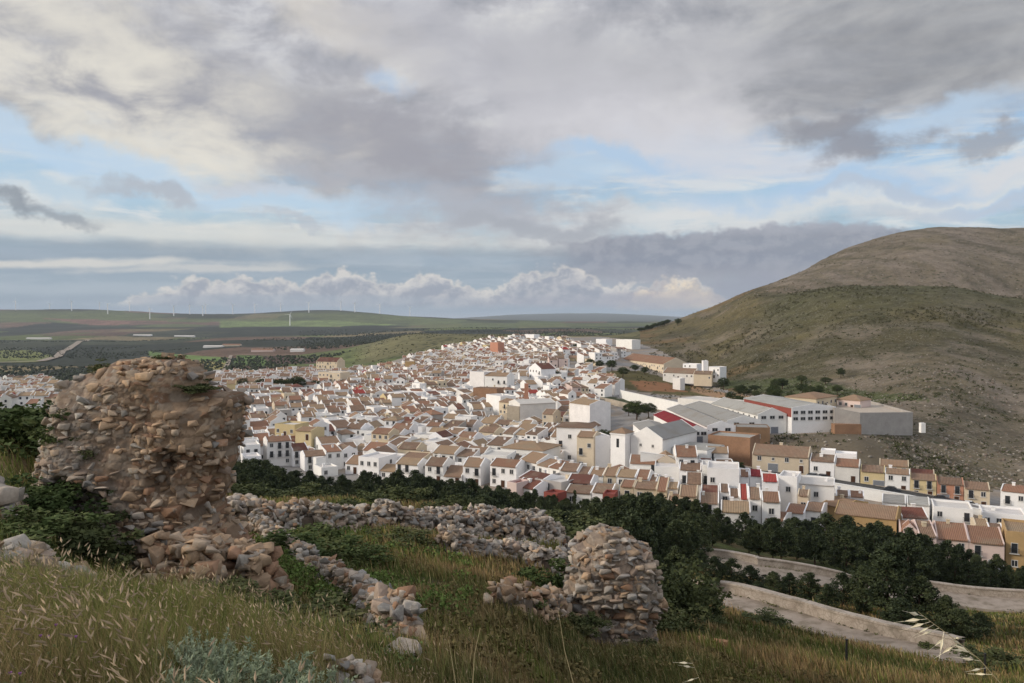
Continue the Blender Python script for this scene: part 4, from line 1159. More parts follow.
pix_building(817, 318, 838, 330, 391.5, 397.5, d=13, roof='hip', tiles='ochre', wall='cream', zb=318 * tv(409), name='villa', cat='villa', label='cream villa with hipped orange roof above the white factory', floors=1)
pix_building(838.5, 329, 861, 322, 394, 400, d=9, roof='hip', tiles='ochre', wall='pink', zb=325 * tv(410), name='villa_wing', cat='villa', label='pinkish front wing of the hipped orange-roofed villa', floors=1, group=None)
pix_building(922.5, 262, 927, 262, None, 423.5, below=.6, d=1.5, roof='flat', par=.1, tiles='white', wall='white', windows=False, name='white_hut', cat='hut', label='tiny white hut alone on the stony slope', chim=False, vb=431)

# school and villas at the hill foot
pix_building(622, 760, 664, 672, 355.2, 361.5, d=22, tiles='rust', wall='cream', floors=2, name='school', cat='school', label='long school building with rust roof at the foot of the hill', vb=372)
pix_building(683, 640, 697, 632, None, 364.5, d=9, roof='flat', tiles='pale', wall='white', name='white_villa', cat='villa', label='small white flat-roofed villa just right of the school', vb=372)
pix_building(703.5, 600, 708.5, 600, None, 361.5, d=5, roof='flat', tiles='white', wall='white', name='tower_house', cat='tower house', label='slim white tower house at the foot of the hill', vb=378, windows=False)
pix_building(709, 598, 720, 592, None, 367.5, d=10, roof='flat', tiles='pale', wall='white', name='white_villa', cat='villa', label='white villa with small dark windows right of the slim tower house', vb=378)
pix_building(663, 615, 694, 600, 368, 373, d=14, tiles='brown', wall='offwhite', name='farm_shed', cat='shed', label='low brown-roofed shed in front of the small white villa', vb=379, floors=1, group=None)
pix_building(694, 595, 712, 590, 371, 374, d=8, tiles='brown', wall='cream', name='porch_house', cat='house', label='small cream house with brown roof below the slim tower house', vb=382, floors=1)
pix_building(673, 560, 680.5, 556, None, 379, d=6, roof='flat', tiles='pale', wall='white', name='white_cottage', cat='cottage', label='little white cottage alone on the bank below the school', vb=386, windows=False)

# bigger landmarks inside the crowded middle
pix_building(387, 470, 412.5, 462, None, 393.5, d=14, roof='flat', par=.3, tiles='pale', wall='white', windows=False, name='white_block', cat='building', label='windowless white cube-like block in the middle of the left quarter', vb=408)
pix_building(417, 585, 427, 580, None, 377.5, d=10, roof='flat', par=.3, tiles='pale', wall='white', windows=False, name='white_block', cat='building', label='tall white block beside the brown brick wall in the far middle', vb=392)
pix_building(427.3, 579, 434, 588, None, 378.5, d=9, roof='flat', par=.2, tiles='brown', wall='brick', windows=False, name='brick_block', cat='building', label='raw brown brick block right beside the tall white block', vb=390, chim=False)
pix_building(405, 690, 414, 690, None, 361.5, d=9, roof='flat', par=.2, tiles='pale', wall='ochre', windows=False, name='ochre_block', cat='building', label='rust-ochre walled block at the foot of the round hill', vb=375, chim=False)
pix_building(469.5, 520, 484, 512, None, 372.5, d=12, roof='flat', tiles='pale', wall='offwhite', windows=False, name='white_block', cat='building', label='large pale block standing above the raw brick wall in the centre', vb=396)
pix_building(484.4, 512, 507, 506, 372.5, 376, d=12, tiles='ochre', wall='white', name='long_white_house', cat='building', label='long white building right of the large pale block in the centre', vb=392)
pix_building(473, 455, 497, 449, None, 388.5, d=9, roof='flat', par=.2, tiles='brown', wall='brick', windows=False, name='brick_block', cat='building', label='raw red brick back wall of an unfinished block in the centre', vb=405, chim=False)
pix_building(486, 425, 500.5, 412, None, 396, d=9, roof='flat', par=.4, tiles='pale', wall='white', windows=False, name='white_block', cat='building', label='white cube in front of the raw red brick wall', vb=413)
pix_building(499, 400, 514, 392, 399, 402.5, d=10, tiles='ochre', wall='cream', name='cream_house', cat='building', label='cream house left of the tan blank wall in the centre', vb=416)
pix_building(507, 375, 519.5, 372, None, 406.5, d=8, roof='flat', par=.2, tiles='pale', wall='stone', windows=False, name='tan_block', cat='building', label='blank tan-walled block left of the wide white gable', vb=424, chim=False)
pix_building(520, 372, 556, 380, 399, 403.5, d=12, tiles='pale', wall='offwhite', windows=False, name='wide_white_block', cat='building', label='wide blank white building in the centre right of the tan block', vb=424)
pix_building(524.5, 395, 528.5, 395, None, 384, d=3.2, roof='flat', par=.2, tiles='pale', wall='salmon', windows=False, name='salmon_tower', cat='tower', label='slim salmon-coloured tower rising above the central roofs', vb=402, chim=False)
pix_building(529, 560, 541, 548, 363.5, 368.5, d=12, roof='front', tiles='dark red', wall='white', name='gabled_house', cat='building', label='white gabled building with dark red roof in the upper centre', vb=380)
pix_building(490, 830, 498, 820, None, 342.5, d=8, roof='flat', par=.2, tiles='ochre', wall='salmon', windows=False, name='orange_block', cat='building', label='bright orange block among white rows at the top of town', vb=352, chim=False)
pix_building(526, 1010, 534, 1000, None, 334.8, d=10, roof='flat', tiles='pale', wall='white', windows=False, name='white_block', cat='building', label='white block crowning the very top of the town', vb=343)
pix_building(563, 720, 577, 710, 355.5, 358, d=12, roof='gable', tiles='ochre', wall='yellow', name='yellow_house', cat='building', label='pale yellow building at the left end of the upper white wall', vb=366)
pix_building(596, 950, 606, 940, None, 339.5, d=12, roof='flat', tiles='pale', wall='white', windows=False, name='white_block', cat='building', label='white block at the saddle, left of two by the hill foot', vb=351)
pix_building(616, 930, 632, 905, None, 340, d=12, roof='flat', tiles='pale', wall='white', windows=False, name='white_block', cat='building', label='long white block at the saddle where the hill begins', vb=349)
pix_building(600, 880, 620, 860, 347, 350, d=14, tiles='rust', wall='salmon', name='brick_hall', cat='building', label='brick-red roofed hall just below the white blocks at the saddle', vb=354, windows=False)
pix_building(274, 300, 294, 297, None, 426, d=9, roof='flat', par=.7, tiles='pale', wall='yellow', name='yellow_house', cat='building', label='yellow flat-roofed house with a parapet in the left quarter', vb=437)
pix_building(294.5, 292, 310.5, 290, 427, 431, d=9, roof='gable', tiles='ochre', wall='yellow', name='yellow_wing', cat='building', label='yellow wing with tiled roof right of the yellow flat-roofed house', vb=440, floors=1)
pix_building(318, 600, 340, 592, None, 373, d=12, roof='flat', tiles='pale', wall='cream', name='apartment_block', cat='apartment block', label='cream apartment block behind the park trees on the left', vb=387, floors=3)
pix_building(316, 850, 337, 840, 357.5, 361.5, d=14, tiles='dark red', wall='cream', name='apartment_block', cat='apartment block', label='tall cream block with dark red roof on the far left edge of town', vb=371, floors=3)
pix_building(232, 560, 254, 556, 378, 381, d=10, tiles='brown', wall='cream', name='apartment_block', cat='apartment block', label='long cream block at the left end behind the park trees', vb=390)

# ------------------------------------------------------------------ walls, street, cars
def wall_run(name, pts, hgt_m, th, mat, label, cat, below=2.0, ztop=None):
    """wall along image-column / distance points"""
    b = MB(); W3 = []
    for i, (u, y) in enumerate(pts):
        x = (u - 512) / F * y
        zt = (float(hgt(x, y)) + hgt_m) if ztop is None else y * tv(ztop[i])
        W3.append(Vector((x, y, zt)))
    # refine
    Q = []
    for a, c in zip(W3[:-1], W3[1:]):
        n = max(1, int((c - a).length / 8))
        for k in range(n): Q.append(a.lerp(c, k / n))
    Q.append(W3[-1])
    o = Q[0].copy()
    L, Rr = [], []
    for i, p in enumerate(Q):
        d = (Q[min(i + 1, len(Q) - 1)] - Q[max(i - 1, 0)]); d.z = 0; d.normalize()
        n = Vector((-d.y, d.x, 0)) * th / 2
        L.append(p + n - o); Rr.append(p - n - o)
    for i in range(len(Q) - 1):
        gz = lambda p: -(hgt_m if ztop is None else 6.0) - below
        for (A, B_, s) in ((Rr, Rr, 1), (L, L, -1)):
            a, c = A[i], A[i + 1]
            q = [(a.x, a.y, a.z + gz(a)), (c.x, c.y, c.z + gz(c)), tuple(c), tuple(a)]
            b.poly(q if s > 0 else q[::-1])
        b.poly([tuple(Rr[i]), tuple(Rr[i + 1]), tuple(L[i + 1]), tuple(L[i])])
        # coping
        e = Vector((0, 0, .12))
        n2 = (L[i] - Rr[i]) * .15
        b.poly([tuple(Rr[i] - n2 + e), tuple(Rr[i + 1] - n2 + e), tuple(L[i + 1] + n2 + e), tuple(L[i] + n2 + e)])
        b.poly([tuple(Rr[i] - n2), tuple(Rr[i + 1] - n2), tuple(Rr[i + 1] - n2 + e), tuple(Rr[i] - n2 + e)])
    ob = b.build(name, mat); ob.location = o
    tag(ob, label, cat)
    return ob
wall_run('retaining_wall', [(641, 232), (700, 231), (752, 229), (810, 222), (860, 216), (912, 210), (992, 203), (1060, 197)], 4, .6, W['white'],
         'long white retaining wall below the upper street', 'retaining wall', ztop=[452, 460, 470.5, 479, 487, 495.5, 511, 524], below=1)
wall_run('boundary_wall', [(574, 690), (600, 670), (624, 650)], 4, .6, W['white'], 'white boundary wall left of the school grounds', 'wall', ztop=[366, 370, 374.5])
wall_run('boundary_wall', [(581, 520), (595, 505), (608, 500)], 3.5, .5, W['white'], 'short white wall above the dark garden, left of the long one', 'wall', ztop=[384.5, 386, 389])
wall_run('boundary_wall', [(620, 490), (650, 440), (676, 405), (700, 380)], 3.5, .5, W['white'], 'long white wall running down from the garden to the warehouses', 'wall', ztop=[390, 396.5, 402, 407])
wall_run('boundary_wall', [(598, 470), (612, 450), (630, 430)], 3, .5, W['stone'], 'tan wall along the empty plot behind the gabled block', 'wall', ztop=[397, 399.5, 404])

def street():
    pts = [(735, 234), (753, 232.5), (810, 225.5), (860, 219.5), (912, 213.5), (992, 206.5), (1070, 200)]
    vs = [469.5, 473, 479.5, 487.5, 496, 511.5, 525]
    b = MB(); Lf, Rt = [], []
    for (u, y), v in zip(pts, vs):
        z = y * tv(v); x = (u - 512) / F * y
        Lf.append(Vector((x, y, z))); Rt.append(Vector((x + 3.6, y + 7.4, z)))
    b2 = MB()
    for i in range(len(pts) - 1):
        b.poly([Lf[i] - Vector((0,0,3)), Lf[i+1] - Vector((0,0,3)), Lf[i+1], Lf[i]])
        b.poly([Lf[i], Lf[i+1], Rt[i+1], Rt[i]])
        k = .82
        A, B_ = Lf[i].lerp(Rt[i], k), Lf[i+1].lerp(Rt[i+1], k); up = Vector((0, 0, .14))
        b2.poly([A, B_, B_ + up, A + up]); b2.poly([A + up, B_ + up, Rt[i+1] + up, Rt[i] + up])
    m, x, bs = new_mat('worn_asphalt', .95); n = x.noise(worldco(x), .8, 5, .6)
    x.l.new(x.ramp(n, [(.3, (.055, .054, .052)), (.7, (.10, .097, .093))]), bs.inputs['Base Color'])
    b.build('street', m)['kind'] = 'structure'
    b2.build('pavement', W['stone'])['kind'] = 'structure'
street()

M_car = {k: new_mat('car_paint_' + k, .3, .5)[0] for k in ('white', 'dark', 'silver', 'red')}
for k, c in (('white', (.7, .7, .7)), ('dark', (.03, .035, .045)), ('silver', (.38, .39, .40)), ('red', (.3, .03, .02))):
    M_car[k].node_tree.nodes['Principled BSDF'].inputs['Base Color'].default_value = (*c, 1)
M_tyre = new_mat('black_tyre', .9)[0]; M_tyre.node_tree.nodes['Principled BSDF'].inputs['Base Color'].default_value = (.02, .02, .02, 1)
def car(P, yaw, paint, label):
    root = empty('parked_car', P, yaw)
    b = MB()
    prof = [(-2.1, .3), (-2.1, .75), (-1.95, .9), (-1.2, .98), (1.9, .95), (2.1, .8), (2.1, .3)]
    b.prism([(p[0], p[1]) for p in prof][::-1], -.85, .85)
    o = b.build('body', M_car[paint], root); bv = o.modifiers.new('b', 'BEVEL'); bv.width = .06; bv.segments = 2
    g = MB(); g.prism([(-1.25, .96), (-.65, 1.42), (1.1, 1.44), (1.75, .95)][::-1], -.74, .74); g.build('cabin', M_glass, root)
    r = MB(); r.prism([(-.6, 1.425), (-.55, 1.47), (1.0, 1.49), (1.08, 1.445)][::-1], -.7, .7); r.build('roof', M_car[paint], root)
    for sx in (-1, 1):
        for sy in (-1.3, 1.3):
            w = MB(); w.tube([(sx * .86, sy, .31), (sx * .68, sy, .31)], .31, .31, 12); w.build('wheel', M_tyre, root)
    tag(root, label, 'car', 'cars parked on the upper street')
for (u, y, v, p, lb) in ((818, 226.0, 479.6, 'silver', 'silver car parked in front of the white house with balconies'),
                         (828, 225.0, 481.0, 'dark', 'dark car parked just right of the silver one'),
                         (898, 216.8, 493.6, 'dark', 'dark car parked in front of the house with set-back top storey'),
                         (948, 212.0, 503.0, 'dark', 'dark car parked before the salmon house'),
                         (977, 209.8, 508.6, 'white', 'white car parked before the cream end house'),
                         (1012, 206.8, 514.5, 'silver', 'silver car parked near the lone white house at the right edge')):
    car(Vector(((u - 512) / F * y, y + 2.2, y * tv(v) + .02)), math.radians(-26 + 90), p, lb)
# ------------------------------------------------------------------ the crowded town: rows of houses
DIST = [
 ('left quarter', [(222, 474), (222, 432), (345, 424), (352, 470), (330, 478), (280, 466)], 28, 7),
 ('park quarter', [(228, 431), (228, 402), (350, 394), (350, 422)], 24, 3),
 ('lower middle quarter', [(352, 482), (346, 434), (470, 430), (478, 452), (505, 492), (440, 484)], -24, 5),
 ('middle quarter', [(351, 433), (351, 395), (470, 392), (472, 429)], 30, 11),
 ('church quarter', [(479, 451), (474, 431), (505, 420), (600, 425), (600, 452), (565, 470), (520, 490), (506, 491)], -30, 13),
 ('centre quarter', [(472, 430), (472, 392), (560, 388), (600, 400), (600, 424), (506, 419)], 25, 17),
 ('yard quarter', [(638, 466), (655, 462), (740, 476), (745, 500), (660, 505), (600, 500), (600, 482)], -12, 19),
 ('far left quarter', [(205, 400), (205, 381), (300, 374), (425, 368), (430, 394), (300, 396)], 12, 23),
 ('upper middle quarter', [(426, 394), (400, 368), (410, 360), (470, 352), (560, 360), (575, 387), (470, 391)], -14, 29),
 ('upper quarter', [(470, 352), (440, 352), (485, 344), (530, 339), (600, 350), (630, 358), (600, 366), (560, 361)], 30, 31),
 ('outlying hamlet', [(-40, 410), (-40, 385), (48, 385), (56, 404), (40, 410)], 8, 37),
 ('garden quarter', [(600, 400), (576, 388), (575, 372), (600, 378), (618, 392)], -30, 41),
]
def district_houses():
    out = []
    for di, (nm, poly, ang, seed) in enumerate(DIST):
        rg = random.Random(seed)
        wp = [ground_at(u, v, 150) for (u, v) in poly]
        cx = sum(p.x for p in wp) / len(wp); cy = sum(p.y for p in wp) / len(wp)
        R_ = max(math.hypot(p.x - cx, p.y - cy) for p in wp) * 1.05
        th = math.radians(ang); ex = Vector((math.cos(th), math.sin(th))); ey = Vector((-math.sin(th), math.cos(th)))
        poly2 = [(p.x, p.y) for p in wp]
        b = -R_; row = 0
        while b < R_:
            row += 1
            bend = rg.uniform(-.0022, .0022); off = rg.uniform(-5, 5)
            facing = 1 if row % 2 else -1
            a = -R_ + off
            rise_style = rg.random()
            while a < R_:
                w = rg.uniform(4.6, 8.2); d = rg.uniform(6.5, 10)
                bb = b + bend * a * a + rg.uniform(-.8, .8)
                am = a + w / 2
                x = cx + ex.x * am + ey.x * bb; y = cy + ex.y * am + ey.y * bb
                tang = math.atan(2 * bend * am)
                a += w + (0 if rg.random() < .86 else rg.uniform(1.5, 6))
                if not inpoly(np.array([x]), np.array([y]), poly2)[0]: continue
                if not free(x + ey.x * d / 2, y + ey.y * d / 2, (w + d) / 4, .8): continue
                k = rg.random()
                up = nm in ('upper quarter', 'upper middle quarter', 'far left quarter')
                k = k * .9 if up else k
                roof = 'gable' if k < (.34 if up else .44) else 'shed' if k < .56 else 'front' if k < .70 else 'flat' if k < .965 else 'hip'
                wl = rg.choices(['white', 'offwhite', 'cream', 'grey', 'beige', 'yellow', 'pink'], [70, 17, 5, 3, 2, 1, 2])[0]
                tl = rg.choices(['rust', 'brown', 'ochre', 'dark red', 'bright red'], [30, 36, 29, 4, 1])[0]
                if roof == 'flat': tl = 'pale'
                fl = rg.choices([1, 2, 3], [30, 64, 6])[0]
                out.append(dict(x=x, y=y, yaw=th + tang + rg.uniform(-.07, .07), w=w * 1.0, d=d, fl=fl, h=fl * 2.65 + rg.uniform(-.5, 1.3), roof=roof, wall=wl, tiles=tl,
                                dist=nm, row=(di, row), seed=rg.randrange(10 ** 6), side=rg.choice([0, 1, -1]), annex=(w * .6, rg.uniform(2, 4.5), rg.uniform(2.4, 5)) if rg.random() < .4 else None))
            b += 10.6 if row % 2 else 12.6
    return out
HOUSES = district_houses()
n_dig = sum(1 for o in COL.objects if o.parent is None and o.name.split('.')[0] == 'house')
HOUSES.sort(key=lambda q: q['y'])
NEAR = HOUSES[:max(0, 298 - n_dig)]; FAR = HOUSES[len(NEAR):]
ORD = ['first', 'second', 'third', 'fourth', 'fifth', 'sixth', 'seventh', 'eighth', 'ninth', 'tenth', 'eleventh', 'twelfth', 'thirteenth', 'fourteenth', 'fifteenth',
       'sixteenth', 'seventeenth', 'eighteenth', 'nineteenth', 'twentieth', 'twenty-first', 'twenty-second', 'twenty-third', 'twenty-fourth', 'twenty-fifth', 'twenty-sixth', 'twenty-seventh', 'twenty-eighth', 'twenty-ninth', 'thirtieth']
WALLW = {'white': 'white', 'offwhite': 'off-white', 'cream': 'cream', 'grey': 'grey', 'beige': 'beige', 'yellow': 'yellow', 'pink': 'pale pink'}
rows = {}
for q in NEAR: rows.setdefault(q['row'], []).append(q)
perd = {}
for k in sorted(rows, key=lambda k: (k[0], min(q['y'] for q in rows[k]))): perd.setdefault(k[0], []).append(k)
for dk, ks in perd.items():
    for ri, k in enumerate(ks):
        for i, q in enumerate(sorted(rows[k], key=lambda q: q['x'] / q['y'])):
            rt = 'flat terrace' if q['roof'] == 'flat' else q['tiles'] + (' gabled' if q['roof'] == 'front' else ' hipped' if q['roof'] == 'hip' else '') + ' roof'
            q['label'] = f"{WALLW[q['wall']]} house with {rt}, {ORD[min(i, 29)]} from left, {ORD[ri]} row of {q['dist']}"
def zfoot(q):
    c, s = math.cos(q['yaw']), math.sin(q['yaw'])
    pts = [(q['x'] + a * c - b * s, q['y'] + a * s + b * c) for a in (-q['w'] / 2, q['w'] / 2) for b in (0, q['d'])]
    z = [float(hgt(*p)) for p in pts]
    return sum(z) / 4
for q in NEAR:
    o = building((q['x'], q['y'], zfoot(q)), q['yaw'], q['w'], q['d'], q['h'], q['roof'], None, wall=q['wall'], tiles=q['tiles'], floors=q['fl'],
                 label=q['label'], group='crowded town houses', seed=q['seed'], side=q['side'], annex=q['annex'], windows=True)
# beyond the 300 largest: one mass of distant houses
def far_mass(items, name, label):
    b = MB(); wk = ['white', 'offwhite', 'cream', 'grey', 'beige', 'yellow', 'pink']; tk = ['rust', 'brown', 'ochre', 'dark red', 'bright red', 'pale']
    mats = [W[k] for k in wk] + [R[k] for k in tk] + [M_glass]
    for q in items:
        lb = MB(); lr = MB(); rg = random.Random(q['seed'])
        rise = q['d'] / 2 * math.tan(math.radians(rg.uniform(17, 24)))
        shell(q['w'], q['d'], q['h'], q['roof'], rise, 3, True, .55, wk.index(q['wall']), 7 + tk.index(q['tiles']), lb, lr)
        n = max(1, int(q['w'] / 2.8))
        for f in range(q['fl']):
            for i in range(n):
                if rg.random() < .7:
                    x = (i + .5) / n * q['w'] - q['w'] / 2; z = (f + .5) * q['h'] / q['fl']
                    lb.box(x - .5, x + .5, -.08, 0.02, z - .6, z + .6, 13)
        if rg.random() < .4: chimney_mb(lb, rg.uniform(-.3, .3) * q['w'], q['d'] / 2, q['h'] + rise * .8, .4, wk.index(q['wall']), wk.index(q['wall']))
        c, s = math.cos(q['yaw']), math.sin(q['yaw']); z0 = zfoot(q)
        for m in (lb, lr):
            o = len(b.v)
            b.v += [(q['x'] + v[0] * c - v[1] * s, q['y'] + v[0] * s + v[1] * c, z0 + v[2]) for v in m.v]
            b.f += [tuple(o + i for i in f) for f in m.f]; b.m += m.m
    o = b.build(name, mats); tag(o, label, 'houses', kind='stuff')
far_mass([q for q in FAR if q['dist'] != 'outlying hamlet'], 'distant_houses', 'mass of small white houses with tiled roofs filling the far town')
HAM = [q for q in FAR if q['dist'] == 'outlying hamlet']
if HAM: far_mass(HAM, 'hamlet_houses', 'cluster of white and orange houses at the far left edge')
print('HOUSES', len(HOUSES), 'near', len(NEAR), 'digitised', n_dig, 'far', len(FAR), 'ymax near', NEAR[-1]['y'])
# ------------------------------------------------------------------ rubble masonry
def stone_mat(name, rough=.95):
    m, x, b = new_mat(name, rough, .1)
    w = worldco(x)
    n = x.noise(w, 9, 6, .65); n2 = x.noise(w, 2.2, 4, .6)
    g = x.mad(n, .9, x.mad(n2, .5, .30))
    c = x.mix(1.0, attr(x), x.xyz(g, g, g), 'MULTIPLY')
    lich = x.mul(x.smooth(x.noise(w, 4.5, 5, .7), .58, .68, 0, .55), 1.0)
    c = x.mix(lich, c, (.33, .32, .27))
    x.l.new(c, b.inputs['Base Color'])
    x.l.new(x.bump(n, .03, 1.0), b.inputs['Normal'])
    return m
M_stone = stone_mat('weathered_limestone')

def relief(X, Z, cw, ch, seed):
    """irregular rubble courses: returns bump 0..1, cell hash"""
    X = X + .12 * (fbm(X * 2.5, Z * 2.5, 2, seed + 5) - .5); Z = Z + .14 * (fbm(X * 1.3, Z * 1.3, 3, seed + 6) - .5)
    gy = Z / ch; gx = X / cw
    iy = np.floor(gy); best = np.full(X.shape, 9.0); sec = np.full(X.shape, 9.0); hid = np.zeros(X.shape)
    for dy in (-1, 0, 1):
        ry = iy + dy
        sh = _hash(ry, ry * 0, seed) + .0
        ix = np.floor(gx + sh)
        for dx in (-1, 0, 1):
            rx = ix + dx
            px = rx + .5 + .62 * (_hash(rx, ry, seed + 1) - .5) - sh
            py = ry + .5 + .45 * (_hash(rx, ry, seed + 2) - .5)
            ex = np.abs(gx - px); ey = np.abs(gy - py) * 1.0
            d = (ex ** 2.6 + ey ** 2.6) ** (1 / 2.6)
            d = d * (.8 + .5 * _hash(rx, ry, seed + 3))
            m = d < best
            sec = np.where(m, best, np.minimum(sec, d)); hid = np.where(m, _hash(rx, ry, seed + 4), hid); best = np.where(m, d, best)
    # every stone is a tilted facet, some sunk, some missing (bare mortar)
    tx = _hash(np.floor(hid * 9973), np.floor(hid * 811), seed + 8) - .5; ty = _hash(np.floor(hid * 7919), np.floor(hid * 613), seed + 9) - .5
    fx = gx - np.floor(gx) - .5; fy = gy - np.floor(gy) - .5
    b = sstep(.0, .13, sec - best) * (.55 + .45 * hid) * (1 + .9 * tx * fx * 2 + .9 * ty * fy * 2)
    b = b * (1 - sstep(.60, .68, fbm(X / .7 + 3, Z / .5, 3, seed + 11)) * .9)
    return np.clip(b, 0, 1.2), hid

def poly_dist(px, py, poly):
    d = np.full(px.shape, 1e9)
    n = len(poly)
    for i in range(n):
        x1, y1 = poly[i]; x2, y2 = poly[(i + 1) % n]
        dx, dy = x2 - x1, y2 - y1
        t = np.clip(((px - x1) * dx + (py - y1) * dy) / (dx * dx + dy * dy + 1e-12), 0, 1)
        d = np.minimum(d, np.hypot(px - x1 - t * dx, py - y1 - t * dy))
    return d

def ico(sub=1):
    import bmesh
    bm = bmesh.new(); bmesh.ops.create_icosphere(bm, subdivisions=sub, radius=1.0)
    v = np.array([p.co[:] for p in bm.verts]); f = np.array([[q.index for q in p.verts] for p in bm.faces]); bm.free()
    return v, f
ICO1, ICO2, ICO4 = ico(1), ico(2), ico(4)

def rock_arrays(cs, sizes, seed, squash=(1, .8, .62), src=None, blocky=.7):
    """many angular stones: centres (n,3), sizes (n,), returns verts, faces, owner index"""
    V, Fc = src or ICO2
    r = np.random.default_rng(seed)
    n = len(cs); k = len(V)
    s = np.maximum(np.abs(V), 1e-6)
    cube = V / np.max(np.abs(V), axis=1)[:, None]
    base = V * (1 - blocky) + cube * blocky * .82
    P = np.empty((n, k, 3))
    ang = r.uniform(0, 2 * PI, n); tilt = r.uniform(-.35, .35, (n, 2))
    ax = r.uniform(.72, 1.3, (n, 3)) * np.array(squash)
    off = r.uniform(0, 50, (n, 3))
    for i in range(n):
        q = base * ax[i]
        q = q * (1 + .34 * (vnoise(V[:, 0] * 1.6 + off[i, 0] + V[:, 2], V[:, 1] * 1.6 + off[i, 1] - V[:, 2], 3) - .5))[:, None]
        q = q * (1 + .14 * (vnoise(V[:, 0] * 4 + off[i, 2], V[:, 1] * 4 + V[:, 2] * 3, 8) - .5))[:, None]
        # a few flat cuts
        for _ in range(7):
            nn = r.normal(size=3); nn /= np.linalg.norm(nn); dd = q @ nn; lim = r.uniform(.34, .62)
            q = q - np.maximum(dd - lim, 0)[:, None] * nn
        ca, sa = math.cos(ang[i]), math.sin(ang[i]); tx, ty = tilt[i]
        q = np.stack([q[:, 0] * ca - q[:, 1] * sa, q[:, 0] * sa + q[:, 1] * ca, q[:, 2] + tx * q[:, 0] + ty * q[:, 1]], 1)
        P[i] = q * sizes[i] + cs[i]
    faces = (Fc[None] + (np.arange(n) * k)[:, None, None]).reshape(-1, 3)
    return P.reshape(-1, 3), faces, np.repeat(np.arange(n), k)

def hull_templates(n, seed):
    import bmesh
    r = np.random.default_rng(seed); out = []
    for i in range(n):
        m = int(r.integers(8, 14))
        d = r.normal(size=(m, 3)); d /= np.linalg.norm(d, axis=1)[:, None]
        d = np.sign(d) * np.abs(d) ** .42                      # push towards a box
        d *= r.uniform(.82, 1.0, (m, 1))
        bm = bmesh.new(); vs = [bm.verts.new(p) for p in d]
        res = bmesh.ops.convex_hull(bm, input=vs)
        bmesh.ops.delete(bm, geom=[g for g in bm.verts if not g.link_faces], context='VERTS')
        bmesh.ops.bevel(bm, geom=list(bm.edges), offset=.045, segments=1, affect='EDGES')
        bmesh.ops.triangulate(bm, faces=bm.faces)
        bm.verts.index_update()
        v = np.array([p.co[:] for p in bm.verts]); f = np.array([[q.index for q in p.verts] for p in bm.faces]); bm.free()
        v /= np.abs(v).max(0)
        out.append((v, f))
    return out
HULLS = hull_templates(36, 4242)
def rubble(cs, sizes, seed, squash=(1.15, .95, .62), tilt=.25, normal_y=None):
    """angular stones; sizes is the half width"""
    r = np.random.default_rng(seed); V = []; Fc = []; O = []; k = 0
    for i, c in enumerate(cs):
        v, f = HULLS[int(r.integers(0, len(HULLS)))]
        q = v * np.array(squash) * r.uniform(.75, 1.25, 3)
        a = r.uniform(0, 2 * PI) if normal_y is None else r.normal(0, .25) + (PI if r.random() < .5 else 0)
        ca, sa = math.cos(a), math.sin(a); tx, ty = r.normal(0, tilt, 2)
        q = np.stack([q[:, 0] * ca - q[:, 1] * sa, q[:, 0] * sa + q[:, 1] * ca, q[:, 2]], 1)
        q[:, 2] += tx * q[:, 0]; q[:, 0] -= tx * q[:, 2]; q[:, 2] += ty * q[:, 1]
        V.append(q * sizes[i] + c); Fc.append(f + k); O.append(np.full(len(v), i)); k += len(v)
    return np.concatenate(V), np.concatenate(Fc), np.concatenate(O)

STONE_C = np.array([(.34, .285, .23), (.28, .245, .21), (.37, .30, .235), (.31, .235, .18), (.26, .24, .215), (.40, .355, .30)])
WARM_C = np.array([(.33, .225, .145), (.37, .255, .165), (.29, .175, .11), (.38, .285, .20), (.32, .25, .185), (.40, .28, .18)])

